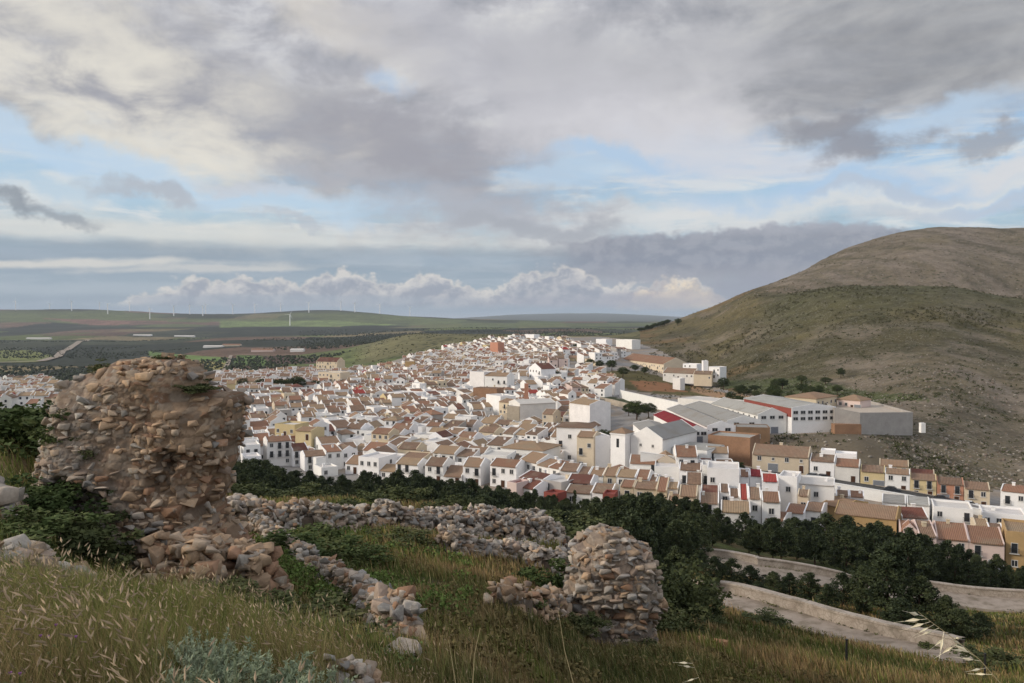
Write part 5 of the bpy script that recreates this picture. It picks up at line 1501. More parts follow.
def ruin(name, outline, Y0, T, cw, ch, res, seed, label, cat, warm=None, cavity=None, lean=0.0, topstones=60, core=(.12, .08, .055), bend=None):
    """standing remnant of rubble wall: outline in photo columns/rows at distance Y0, half thickness T"""
    PX = [((u - 512) / F * Y0, Y0 * tv(v)) for (u, v) in outline]
    x0 = min(p[0] for p in PX); x1 = max(p[0] for p in PX); z0 = min(p[1] for p in PX); z1 = max(p[1] for p in PX)
    nx = int((x1 - x0) / res) + 3; nz = int((z1 - z0) / res) + 3
    gx, gz = np.meshgrid(x0 - res + np.arange(nx) * res, z0 - res + np.arange(nz) * res)
    nzx = gx + .16 * (fbm(gx * 2, gz * 2, 3, seed) - .5); nzz = gz + .16 * (fbm(gx * 2 + 9, gz * 2, 3, seed + 1) - .5)
    ins = inpoly(nzx.ravel(), nzz.ravel(), PX).reshape(gx.shape)
    dist = poly_dist(nzx, nzz, PX)
    rr = T * .62
    prof = np.sqrt(np.clip(1 - (1 - np.clip(dist / rr, 0, 1)) ** 2, 0, 1))
    bA, hA = relief(gx, gz, cw, ch, seed); bB, hB = relief(gx, gz, cw * .55, ch * .62, seed + 50); bC, hC = relief(gx, gz, cw * 1.5, ch * 1.35, seed + 90)
    sel = fbm(gx / .55, gz / .35, 3, seed + 60)
    bmp = np.where(sel < .46, bB, np.where(sel > .60, bC, bA)); hid = np.where(sel < .46, hB, np.where(sel > .60, hC, hA))
    bmp = bmp * (.8 + .4 * fbm(gx / .06, gz / .05, 3, seed + 61))
    big = fbm(gx / 1.2, gz / 1.0, 4, seed + 9)
    sides = []
    for sgn in (-1, 1):
        t = T * prof * (1 + .0 * big)
        dep = t + (prof ** .5) * (.03 * (bmp - .5) + .34 * (big - .5) + .26 * (fbm(gx / .45, gz / .35, 4, seed + 12) - .5) - .05) * (cw / .30)
        if cavity and sgn < 0:
            wx = gx + .5 * (fbm(gx / .35, gz / .35, 3, seed + 30) - .5); wz = gz + .5 * (fbm(gx / .35 + 7, gz / .35, 3, seed + 31) - .5)
            for (cu, cv, ru, rv, dd) in cavity:
                cx, cz = (cu - 512) / F * Y0, Y0 * tv(cv)
                e = ((wx - cx) / (ru / F * Y0)) ** 2 + ((wz - cz) / (rv / F * Y0)) ** 2
                dep = dep - dd * (1 - sstep(.2, 1.3, e))
        Yp = Y0 + sgn * np.maximum(dep, .0) + lean * (gz - z0)
        if bend: Yp = Yp + bend * (gx - x0)
        sides.append(Yp)
    pal_ = STONE_C if warm is None else WARM_C
    w = (hid * 5.999).astype(int)
    cA = STONE_C[w]; cB = WARM_C[(hid * 37 % 1 * 5.999).astype(int)]
    if warm is None: col = cA
    else:
        k = warm(gx, gz)[..., None]; col = cA * (1 - k) + cB * k
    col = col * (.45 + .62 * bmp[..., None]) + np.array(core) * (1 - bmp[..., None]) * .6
    verts = []; faces = []; cols = []
    idx = np.arange(gx.size).reshape(gx.shape)
    qi = ins[:-1, :-1] & ins[1:, :-1] & ins[:-1, 1:] & ins[1:, 1:]
    q = np.stack([idx[:-1, :-1], idx[:-1, 1:], idx[1:, 1:], idx[1:, :-1]], -1)[qi]
    n = gx.size
    V = np.concatenate([np.stack([gx, sides[0], gz], -1).reshape(-1, 3), np.stack([gx, sides[1], gz], -1).reshape(-1, 3)])
    C = np.concatenate([col.reshape(-1, 3)] * 2)
    # rim: edges that occur once
    Fq = np.concatenate([q, q[:, ::-1] + n])
    ed = np.concatenate([q[:, [0, 1]], q[:, [1, 2]], q[:, [2, 3]], q[:, [3, 0]]])
    key = np.sort(ed, 1); kk = key[:, 0].astype(np.int64) * n + key[:, 1]
    _, inv, cnt = np.unique(kk, return_inverse=True, return_counts=True)
    rim = ed[cnt[inv] == 1]
    R_ = np.stack([rim[:, 1], rim[:, 0], rim[:, 0] + n, rim[:, 1] + n], 1)
    Fq = np.concatenate([Fq, R_])
    tri = np.concatenate([Fq[:, [0, 1, 2]], Fq[:, [0, 2, 3]]])
    # the stones themselves: bedded in rough courses over face and broken top, sunk to different depths
    r = np.random.default_rng(seed + 77)
    pts = []; z = z0
    while z < z1:
        hc = ch * r.uniform(.55, 1.25); x = x0 + r.uniform(0, cw)
        while x < x1:
            wc = hc * r.uniform(1.0, 2.4)
            pts.append((x + wc / 2, z + hc / 2 + .06 * math.sin(x * 1.3 + seed) + r.uniform(-.02, .02), wc / 2, hc / 2)); x += wc * r.uniform(.95, 1.12)
        z += hc * .93
    pts = np.array(pts)
    jx = np.clip(((pts[:, 0] - (x0 - res)) / res).astype(int), 0, nx - 1); jz = np.clip(((pts[:, 1] - (z0 - res)) / res).astype(int), 0, nz - 1)
    keep = ins[jz, jx] & (fbm(pts[:, 0] / .55 + 3, pts[:, 1] / .4, 3, seed + 11) < .60 + .1 * r.random(len(pts)))
    pts = pts[keep]; jx = jx[keep]; jz = jz[keep]
    allv, allf, allc = [], [], []; base = len(V)
    for sgn, sd in ((0, sides[0]), (1, sides[1])):
        yy = sd[jz, jx]; cs = np.stack([pts[:, 0], yy + (1 if sgn == 0 else -1) * r.uniform(-.02, .07, len(pts)) * cw / .24, pts[:, 1]], 1)
        rv, rf, ow = rubble(cs, pts[:, 2] * 1.16, seed + sgn, squash=(1, .85, 1), tilt=.10, normal_y=True)
        rz = (pts[:, 3] / pts[:, 2])[ow]; rv[:, 2] = cs[ow, 2] + (rv[:, 2] - cs[ow, 2]) * rz * 1.12
        kk_ = (warm(pts[:, 0], pts[:, 1]) if warm is not None else np.zeros(len(pts)))
        rc = np.where((r.random(len(pts)) < kk_)[:, None], WARM_C[r.integers(0, 6, len(pts))], STONE_C[r.integers(0, 6, len(pts))]) * r.uniform(.7, 1.4, (len(pts), 1))
        allv.append(rv); allf.append(rf + base); allc.append(rc[ow]); base += len(rv)
    vi = np.nonzero((ins & (dist < .16)).ravel())[0]
    pick = r.choice(vi, size=min(topstones, len(vi)), replace=False)
    cs = V[pick].copy(); cs[:, 1] = Y0 + lean * (cs[:, 2] - z0) + r.uniform(-.9, .9, len(pick)) * T * .8; cs[:, 2] -= .03
    rv, rf, ow = rubble(cs, r.uniform(.25, .62, len(pick)) * cw, seed + 5)
    rc = np.where(r.random(len(pick))[:, None] < .3, WARM_C[r.integers(0, 6, len(pick))], STONE_C[r.integers(0, 6, len(pick))])
    allv.append(rv); allf.append(rf + base); allc.append(rc[ow])
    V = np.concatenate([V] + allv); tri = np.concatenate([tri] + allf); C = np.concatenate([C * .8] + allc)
    used, inv = np.unique(tri.ravel(), return_inverse=True)
    V = V[used]; C = C[used]; tri = inv.reshape(-1, 3)
    o0 = np.array([(x0 + x1) / 2, Y0, z0])
    o = link_mesh(name, V - o0, tri, M_stone, smooth=False, cols=C)
    o.location = tuple(o0)
    tag(o, label, cat)
    return o

# big remnant on the left
ruin('ruined_wall', [(60, 640), (44, 560), (36, 500), (42, 452), (50, 424), (56, 400), (64, 384), (84, 373), (100, 368), (112, 360), (150, 357), (170, 359), (183, 364), (192, 374), (197, 388), (212, 392), (234, 395),
                     (238, 404), (233, 416), (236, 430), (228, 446), (231, 462), (221, 476), (223, 490), (216, 505), (222, 524), (236, 538), (248, 560), (246, 580), (236, 640)], 14.6, .95, .21, .105, .021, 5,
     'tall broken rubble wall of brown and grey stones on the left', 'ruined wall',
     warm=lambda X, Z: .25 + .75 * sstep(-7.6, -6.0, X + .35 * (Z + 2)), cavity=[(188, 452, 20, 12, .35), (180, 474, 14, 20, .3), (84, 505, 36, 30, .5), (212, 480, 14, 34, .35)], topstones=260, lean=.07)
ruin('ruined_tower_stump', [(568, 668), (570, 640), (566, 600), (572, 570), (571, 548), (580, 545), (590, 532), (606, 527), (622, 534), (634, 543), (650, 548), (657, 566), (660, 590), (663, 604),
                     (655, 612), (657, 632), (652, 668)], 25.5, 1.3, .27, .16, .034, 9,
     'squat rough stump of grey-pink rubble masonry standing on the slope, right of centre', 'ruined tower', warm=lambda X, Z: .35 + 0 * X, cavity=[(583, 597, 8, 7, .4), (610, 604, 24, 9, .25), (588, 640, 16, 12, .35)], topstones=240, core=(.13, .10, .08))

def gp(u, v, ymin=7.0):
    p = ground_at(u, v, ymin); return (u, p.y)
def stone_wall(name, pts, width, height, size, n, seed, label, cat='dry stone wall', warm=.3, embed=.35, squash=(1.15, .95, .68), heart=.5):
    """tumbled low wall: pts (u, distance); stones piled in courses"""
    r = np.random.default_rng(seed)
    W3 = [np.array(at(u, y)) for (u, y) in pts]
    seg = np.array([np.linalg.norm(b[:2] - a[:2]) for a, b in zip(W3[:-1], W3[1:])]); cum = np.concatenate([[0], np.cumsum(seg)])
    t = r.uniform(0, cum[-1], n); k = np.clip(np.searchsorted(cum, t) - 1, 0, len(seg) - 1); f = (t - cum[k]) / seg[k]
    A = np.array(W3)[k]; B = np.array(W3)[k + 1]; P = A + (B - A) * f[:, None]
    d = (B - A)[:, :2]; d /= np.linalg.norm(d, axis=1)[:, None]; nn = np.stack([-d[:, 1], d[:, 0]], 1)
    hh = height * (.55 + .9 * fbm(t / 2.2, t * 0, 3, seed))
    fz = r.uniform(0, 1, n)
    half = width / 2 * (1.15 - .5 * fz)
    off = r.uniform(-1, 1, n); off = np.sign(off) * np.abs(off) ** .6 * half
    P[:, 0] += nn[:, 0] * off; P[:, 1] += nn[:, 1] * off
    g = hgt(P[:, 0], P[:, 1])
    P[:, 2] = g + fz * hh - size * embed * .5
    sz = size * r.uniform(.55, 1.25, n) * (1.1 - .3 * fz)
    v, fc, ow = rubble(P, sz * .62, seed + 1, squash=squash)
    c = np.where(r.random(n)[:, None] < warm, WARM_C[r.integers(0, 6, n)], STONE_C[r.integers(0, 6, n)]) * r.uniform(.7, 1.3, (n, 1))
    # rubble heart so that no daylight shows through
    o0 = P.mean(0)
    core_v = []; core_f = []
    m = 0
    for i in range(int(cum[-1] / (size * 1.2)) + 1):
        tt = min(cum[-1], i * size * 1.2); kk = min(len(seg) - 1, int(np.searchsorted(cum, tt, side='right') - 1)); ff = (tt - cum[kk]) / seg[kk]
        p = W3[kk] * (1 - ff) + W3[kk + 1] * ff; dd = (W3[kk + 1] - W3[kk])[:2]; dd = dd / np.linalg.norm(dd); q = np.array([-dd[1], dd[0]])
        gz = float(hgt(p[0], p[1])); H_ = height * (.55 + .9 * float(fbm(tt / 2.2, 0, 3, seed))) * heart * min(1, tt / (size * 4) - .2, (cum[-1] - tt) / (size * 4) - .2)
        for (s, z) in ((-1, -.6), (-.75, H_), (.75, H_), (1, -.6)):
            core_v.append((p[0] + q[0] * s * width * .42, p[1] + q[1] * s * width * .42, gz + z))
    core_v = np.array(core_v); nr = len(core_v) // 4
    cf = []
    for i in range(nr - 1):
        for j in range(3):
            a = i * 4 + j; cf += [(a, a + 1, a + 5), (a, a + 5, a + 4)]
    cf = np.array(cf)
    V = np.concatenate([v, core_v]); C = np.concatenate([c[ow], np.tile((.10, .075, .055), (len(core_v), 1))])
    o = link_mesh(name, V - o0, np.concatenate([fc, cf + len(v)]), M_stone, smooth=False, cols=C)
    o.location = tuple(o0); tag(o, label, cat)
    return o
stone_wall('tumbled_wall', [gp(206, 523, 25), gp(250, 526, 25), gp(300, 528, 25), gp(345, 528, 25), gp(376, 527, 25)], 2.4, .95, .30, 1500, 21, 'broad tumbled stone wall across the slope, left of the bushy gap')
stone_wall('tumbled_wall', [gp(382, 527, 25), gp(420, 529, 25), gp(470, 531, 25), gp(520, 534, 25), gp(560, 541, 25)], 3.0, .95, .28, 2100, 22, 'long heap of grey wall stones in the middle of the slope', warm=.12)
stone_wall('tumbled_wall', [gp(442, 552, 22), gp(480, 555, 22), gp(520, 560, 22), gp(548, 572, 22), gp(572, 590, 22)], 1.1, .85, .28, 900, 23, 'curved grey stone wall running up to the ruined stump', warm=.1)
stone_wall('tumbled_wall', [(535, 46.5), (575, 45.5), (600, 44)], 1.6, .9, .34, 260, 27, 'short pale stone heap behind the curved grey wall', warm=.1)
stone_wall('sunken_wall', [gp(254, 535), gp(275, 545), gp(300, 562), gp(330, 583), gp(360, 605), gp(384, 630), gp(402, 658)], .6, .62, .2, 1250, 24, 'narrow half-buried wall running down the slope toward the camera', warm=.25)
stone_wall('wall_footing', [gp(498, 614), gp(520, 614), gp(545, 614), gp(564, 612)], .7, .75, .22, 260, 25, 'short warm-toned wall footing left of the ruined stump', warm=.75)
stone_wall('rubble_pile', [(168, 13.2), (200, 13.0), (228, 12.9), (256, 13.4)], 1.4, 1.15, .26, 560, 26, 'pile of large rounded brown stones at the foot of the tall ruin', 'rubble pile', warm=.95)
stone_wall('rocky_outcrop', [(-20, 8.6), (12, 8.8), (40, 9.0), (66, 9.4)], 1.0, .40, .27, 46, 28, 'pale weathered outcrop in the grass at the left edge', 'outcrop', warm=.4)
stone_wall('rocky_outcrop', [(-40, 11.8), (-10, 12.2), (18, 12.4)], 1.3, .5, .33, 40, 29, 'grey outcrop under the bushes, left edge above the pale one', 'outcrop', warm=.3)

def boulder(u, y, s, label, seed, c=(.40, .34, .28), sq=(1.1, .9, .6), up=.2):
    p = at(u, y); r = np.random.default_rng(seed)
    v, f, ow = rock_arrays(np.zeros((1, 3)), np.array([s]), seed, squash=sq, src=ICO4, blocky=.8)
    cc = np.tile(c, (len(v), 1)) * (.85 + .3 * fbm(v[:, 0] * 5 / s * .3, v[:, 1] * 5 + v[:, 2] * 4, 3, seed))[:, None]
    o = link_mesh('boulder', v, f, M_stone, smooth=False, cols=cc); o.location = (p.x, p.y, p.z + s * up)
    tag(o, label, 'boulder'); return o
stone_wall('broken_stones', [(330, 5.7), (352, 5.6), (392, 5.5), (436, 5.4)], .45, .20, .12, 110, 30, 'row of small broken pinkish stones at the bottom edge beside the silvery shrub', 'stone row', warm=.55, heart=.7)
boulder(397, 8.6, .24, 'grey boulder with a hollow, at the end of the sunken wall', 34, (.36, .31, .26), up=.7)
boulder(702, 33, .5, 'orange-brown boulder in the dry grass right of the stump', 36, (.33, .18, .10), up=.2)
boulder(722, 31.5, .42, 'tilted orange boulder further right on the dry slope', 37, (.36, .20, .11), (.7, .9, 1.1), up=.4)
boulder(505, 19.5, .22, 'lone pale rock in the middle of the dry grass', 38, (.36, .31, .25), up=.1)

# ------------------------------------------------------------------ paths and parapets on the right
def strip(name, pts, w0, w1, mat, lift=.05):
    b = MB(); n = len(pts)
    P = [Vector(((u - 512) / F * y, y, 0)) for (u, y) in pts]
    Q = []
    for a, c in zip(P[:-1], P[1:]):
        for k in range(8): Q.append(a.lerp(c, k / 8))
    Q.append(P[-1])
    A, B_ = [], []
    for i, p in enumerate(Q):
        d = Q[min(i + 1, len(Q) - 1)] - Q[max(i - 1, 0)]; d.normalize(); nn = Vector((-d.y, d.x, 0))
        a = p - nn * w0; c = p + nn * w1
        z = max(float(hgt(a.x, a.y)), float(hgt(c.x, c.y)), float(hgt(p.x, p.y))) + lift
        a.z = z; c.z = z; A.append(a); B_.append(c)
    for _ in range(14):
        for L in (A, B_):
            zs = [q.z for q in L]
            for i in range(1, len(L) - 1): L[i].z = (zs[i - 1] + zs[i] * 2 + zs[i + 1]) / 4
    dn = Vector((0, 0, 2.5))
    for i in range(len(Q) - 1):
        b.poly([A[i], A[i + 1], B_[i + 1], B_[i]])
        b.poly([A[i] - dn, A[i + 1] - dn, A[i + 1], A[i]])
        b.poly([B_[i + 1] - dn, B_[i] - dn, B_[i], B_[i + 1]])
    o = b.build(name, mat); o['kind'] = 'structure'
    return A, B_
mp, xp, bp = new_mat('packed_pale_earth', .95)
_n = xp.noise(worldco(xp), .9, 6, .6)
xp.l.new(xp.ramp(_n, [(.3, (.17, .14, .10)), (.5, (.29, .24, .195)), (.75, (.37, .315, .26))]), bp.inputs['Base Color'])
UPATH = [(640, 112), (700, 107), (760, 103), (860, 102), (940, 106), (1024, 103), (1090, 100)]
LPATH = [(650, 77), (690, 70.5), (740, 66), (800, 62), (860, 57.5), (935, 52), (990, 47)]
A_, B_ = strip('upper_path', UPATH, 3.6, 2.0, mp, .25)
A2, B2 = strip('lower_path', LPATH, 1.9, .9, mp, .25)
def parapet(Bs, name, label, h=1.25, th=.5, i0=0, i1=None):
    b = MB(); Bs = Bs[i0:i1]; o = Bs[0].copy()
    for i in range(len(Bs) - 1):
        d = (Bs[i + 1] - Bs[i]); d.z = 0; d.normalize(); n = Vector((-d.y, d.x, 0)) * th
        p, q = Bs[i] - o, Bs[i + 1] - o; up = Vector((0, 0, h)); dn = Vector((0, 0, -2))
        b.poly([p + dn, q + dn, q + up, p + up]); b.poly([q + n + dn, p + n + dn, p + n + up, q + n + up])
        b.poly([p + up - n * .2, q + up - n * .2, q + up + n * 1.2, p + up + n * 1.2])
        c = Vector((0, 0, .16)); 
        b.poly([p + up - n * .2 + c, q + up - n * .2 + c, q + up + n * 1.2 + c, p + up + n * 1.2 + c])
        b.poly([p + up - n * .2, q + up - n * .2, q + up - n * .2 + c, p + up - n * .2 + c])
    m = b.build(name, M_paraw); m.location = o; tag(m, label, 'stone wall'); return m
M_paraw, xq, bq = new_mat('rendered_stone_parapet', .95)
_w = worldco(xq); _v = xq.voro(_w, 2.2, 'DISTANCE_TO_EDGE'); _nn = xq.noise(_w, 1.2, 6, .65)
_c = xq.ramp(_nn, [(.3, (.28, .23, .185)), (.55, (.39, .335, .28)), (.75, (.47, .41, .35))])
_c = xq.mix(xq.smooth(_v, .07, .0, 0, .45), _c, (.15, .12, .09))
_c = xq.mix(xq.smooth(xq.noise(_w, .5, 5, .7), .5, .68, 0, .6), _c, (.16, .135, .10))
xq.l.new(_c, bq.inputs['Base Color']); xq.l.new(xq.bump(_nn, .08, .8), bq.inputs['Normal'])
parapet(B_, 'path_wall', 'long pale stone wall along the upper path below the pines', .8)
parapet(B2, 'path_wall', 'pale coped stone wall along the lower path near the slope', .75, .5, 6, -6)
# ------------------------------------------------------------------ vegetation
def leaf_mat(name, c1, c2, c3=None, rough=.8, trans=.0):
    m, x, b = new_mat(name, rough, .15)
    w = worldco(x); r = rand(x)
    n = x.noise(w, 1.1, 4, .6); n2 = x.noise(w, 5.0, 3, .6)
    f = x.sat(x.mad(x.sub(n, .5), 1.6, x.mad(x.sub(n2, .5), .9, x.mad(r, .4, .3))))
    x.l.new(x.ramp(f, [(.15, c1), (.55, c2), (.9, c3 or c2)]), b.inputs['Base Color'])
    return m
def blade_mat(name, rough=.85):
    m, x, b = new_mat(name, rough, .1)
    x.l.new(attr(x), b.inputs['Base Color'])
    return m
M_pine = leaf_mat('pine_needles', (.024, .034, .017), (.048, .062, .028), (.080, .092, .040))
M_broad = leaf_mat('broad_leaves', (.028, .040, .015), (.050, .068, .024), (.08, .095, .035))
M_bush = leaf_mat('scrub_leaves', (.045, .056, .022), (.080, .092, .034), (.130, .122, .052))
M_lush = leaf_mat('fresh_leaves', (.035, .055, .016), (.065, .090, .028), (.115, .125, .045))
M_bark = new_mat('pine_bark', .95)[0]; M_bark.node_tree.nodes['Principled BSDF'].inputs['Base Color'].default_value = (.075, .05, .035, 1)

def tufts(cs, rad, n_each, size, r, flat=.0):
    """small needle or leaf faces around clump centres"""
    n = len(cs) * n_each
    c = np.repeat(cs, n_each, 0); R_ = np.repeat(rad, n_each)
    d = r.normal(size=(n, 3)); d /= np.linalg.norm(d, axis=1)[:, None]
    rr = R_ * r.uniform(.25, 1.0, n) ** .6
    p = c + d * rr[:, None] * np.array([1, 1, .75])
    a = r.normal(size=(n, 3)); a /= np.linalg.norm(a, axis=1)[:, None]
    a = a + d * .6; a /= np.linalg.norm(a, axis=1)[:, None]
    b = np.cross(a, r.normal(size=(n, 3))); b /= np.linalg.norm(b, axis=1)[:, None]
    s = size * r.uniform(.6, 1.4, n)[:, None]
    v = np.stack([p - b * s * .5, p + a * s, p + b * s * .5, p - a * s * .35], 1).reshape(-1, 3)
    f = (np.arange(n) * 4)[:, None] + np.array([0, 1, 2, 3])
    return v, f

def tree_mesh(kind, seed):
    """unit tree (height 1); returns crown data, trunk data"""
    r = np.random.default_rng(seed)
    if kind == 'pine':
        nc = 120; t = r.uniform(0, 1, nc)
        z = .16 + .82 * t
        sh = r.uniform(.3, .95)
        rad = .36 * np.sin(np.clip((t * .90 + .10), 0, 1) * PI) ** .6 * (1.1 - sh * t)
        an = r.uniform(0, 2 * PI, nc)
        lob = (1 + .35 * np.sin(an * 2 + seed) + .2 * np.sin(an * 5 + t * 9 + seed)) * r.uniform(.7, 1.15, nc)
        q = rad * np.sqrt(r.uniform(.1, 1, nc)) * lob
        cs = np.stack([q * np.cos(an), q * np.sin(an), z + r.uniform(-.02, .02, nc)], 1)
        cr = r.uniform(.045, .095, nc); ne = 58; sz = .024
        tr = (.025, .008, .85); limbs = 9
    elif kind == 'round':
        nc = 80
        d = r.normal(size=(nc, 3)); d /= np.linalg.norm(d, axis=1)[:, None]
        q = r.uniform(.2, 1, nc) ** .5
        cs = d * q[:, None] * np.array([.36, .36, .34]) + np.array([0, 0, .62])
        cs *= np.array([1, 1, 1]); cr = r.uniform(.06, .12, nc); ne = 60; sz = .026
        tr = (.03, .015, .6); limbs = 7
    elif kind == 'cypress':
        nc = 60; t = r.uniform(0, 1, nc); an = r.uniform(0, 2 * PI, nc)
        q = .10 * (1 - t) ** .5 * np.sqrt(r.uniform(0, 1, nc))
        cs = np.stack([q * np.cos(an), q * np.sin(an), .06 + .88 * t], 1); cr = .03 + .035 * (1 - t); ne = 50; sz = .022
        tr = (.02, .006, .9); limbs = 0
    elif kind == 'bush':
        nc = 46
        d = r.normal(size=(nc, 3)); d[:, 2] = np.abs(d[:, 2]) * .9; d /= np.linalg.norm(d, axis=1)[:, None]
        q = r.uniform(.15, 1, nc) ** .5
        cs = d * q[:, None] * np.array([.62, .62, .72]) * (1 + .25 * r.normal(size=(nc, 1))) + np.array([0, 0, .12])
        cr = r.uniform(.10, .24, nc); ne = 85; sz = .05
        tr = (.02, .01, .5); limbs = 6
    v, f = tufts(cs, cr, ne, sz, r)
    crown = bpy.data.meshes.new('crown')
    crown.vertices.add(len(v)); crown.vertices.foreach_set('co', v.astype(np.float32).ravel())
    crown.loops.add(f.size); crown.loops.foreach_set('vertex_index', f.astype(np.int32).ravel())
    crown.polygons.add(len(f)); crown.polygons.foreach_set('loop_start', np.arange(0, f.size, 4, dtype=np.int32)); crown.polygons.foreach_set('loop_total', np.full(len(f), 4, np.int32))
    crown.update(calc_edges=True)
    b = MB(); bx, by = r.uniform(-.03, .03, 2)
    b.tube([(0, 0, -.12), (bx * .3, by * .3, .15), (bx, by, .5 * tr[2] + .1), (bx * 1.3, by * 1.3, tr[2])], tr[0], tr[1], 7)
    for i in range(limbs):
        c = cs[r.integers(0, nc)]; z = min(tr[2], max(.12, c[2] - .12))
        b.tube([(bx, by, z), ((bx + c[0]) / 2, (by + c[1]) / 2, z + .05), tuple(c)], tr[0] * .4, tr[1] * .4, 5)
    return crown, b.data('trunk', M_bark)
PROTO = {}
for k_, m_, ns in (('pine', M_pine, 9), ('round', M_broad, 4), ('cypress', M_pine, 2), ('bush', M_bush, 5)):
    PROTO[k_] = []
    for i in range(ns):
        c, t = tree_mesh(k_, 100 + i * 7 + len(k_)); c.materials.append(m_); PROTO[k_].append((c, t))
PROTO['lush'] = []
for (c, t) in PROTO['bush'][:3]:
    c2 = c.copy(); c2.materials.clear(); c2.materials.append(M_lush); PROTO['lush'].append((c2, t))
def plant(kind, P, h, w, name, label, cat, group=None, rg=random):
    c, t = rg.choice(PROTO[kind])
    root = empty(name, P, rg.uniform(0, 6.28)); root.scale = (w, w * rg.uniform(.85, 1.15), h)
    o = bpy.data.objects.new('crown' if kind not in ('bush', 'lush') else 'foliage', c); COL.objects.link(o); o.parent = root
    o2 = bpy.data.objects.new('trunk' if kind not in ('bush', 'lush') else 'stem', t); COL.objects.link(o2); o2.parent = root
    tag(root, label, cat, group)
    return root

rt = random.Random(77)
def top_row(u):
    return float(np.interp(u, [200, 225, 250, 300, 340, 380, 430, 470, 510, 560, 585, 610, 640, 660, 700, 740, 790, 830, 870, 900, 950, 1000, 1024, 1100],
                           [458, 459, 460, 469, 473, 472, 472, 481, 487, 498, 499, 493, 490, 489, 503, 516, 520, 517, 522, 526, 540, 556, 562, 575]))
TREES = []
def pines(u0, u1, step, y0, y1, dtop, hmin=3.2, hmax=10, wr=(.85, 1.15)):
    u = u0
    while u < u1:
        uu = u + rt.uniform(-step * .4, step * .4); y = rt.uniform(y0, y1)
        p = at(uu, y); zt = y * tv(top_row(uu) + rt.uniform(*dtop))
        h = zt - p.z
        if h > hmin * .6:
            h = min(max(h, hmin), hmax)
            TREES.append((uu, y, p, h, h * rt.uniform(*wr)))
        u += step
pines(204, 575, 7, 172, 188, (-3, 7), 3.5, 10, (1.0, 1.5))
pines(206, 575, 9.5, 150, 166, (2, 13), 3.5, 10, (1.0, 1.5))
pines(212, 580, 13, 126, 142, (9, 20), 3, 10, (1.0, 1.5))
pines(222, 590, 24, 100, 118, (18, 28), 2.5, 8, (1.0, 1.4))
pines(560, 1060, 10, 146, 162, (-4, 8), 3.5, 10, (.9, 1.35))
pines(566, 1060, 13, 126, 140, (2, 15), 3.5, 10, (.9, 1.35))
pines(600, 700, 18, 104, 120, (4, 20), 4, 11, (.9, 1.3))
pines(575, 705, 17, 84, 98, (14, 44), 4, 10.5, (.9, 1.2))
pines(660, 690, 15, 64, 76, (50, 66), 2.2, 5)
for (uu, y, h, w) in ((893, 76, 7.6, 8.8), (868, 80, 4.8, 6.5), (925, 74, 5.2, 6.5), (846, 83, 3.4, 5), (950, 72, 3.8, 5), (812, 84, 3.0, 4.4), (792, 88, 2.6, 4), (775, 84, 2.8, 4), (752, 88, 2.6, 4),
                      (733, 86, 2.7, 4), (716, 84, 2.6, 4), (700, 88, 2.4, 4), (760, 78, 2.2, 3.4), (830, 78, 2.6, 4), (905, 68, 3.2, 5), (965, 70, 2.8, 4.5), (985, 74, 2.6, 4)):
    TREES.append((uu, y, at(uu, y), h, w))
TREES.sort(key=lambda t: t[0])
for i, (uu, y, p, h, w) in enumerate(TREES):
    big = (abs(uu - 893) < 1 and y == 76)
    if big: lb = 'largest dark pine standing alone between the two paths'
    elif y < 100 and uu > 695: lb = None
    else: lb = None
    zone = 'left' if uu < 380 else 'middle' if uu < 570 else 'centre right' if uu < 720 else 'far right'
    plc = {'left': 'below the left quarter of town', 'middle': 'below the middle of town', 'centre right': 'behind the ruined stump', 'far right': 'below the upper street'}[zone]
    if y < 100 and uu > 695 and not big: lb = 'dark bushy pine between the upper and the lower path'; grp = 'pines between the two paths'
    elif big: grp = None
    else: lb = f'dark green pine in the dense belt {plc}'; grp = 'pines in the belt ' + plc
    plant('pine', p - Vector((0, 0, .1)), h, w, 'pine_tree', lb, 'pine', grp, rt)
plant('cypress', at(397, 168), 7.4, 7.5, 'cypress_tree', 'slim dark cypress poking out of the pine belt before the middle of town', 'cypress', None, rt)
plant('cypress', at(575, 160), 7.0, 7.5, 'cypress_tree', 'slim cypress in front of the dark-roofed terrace houses', 'cypress', None, rt)
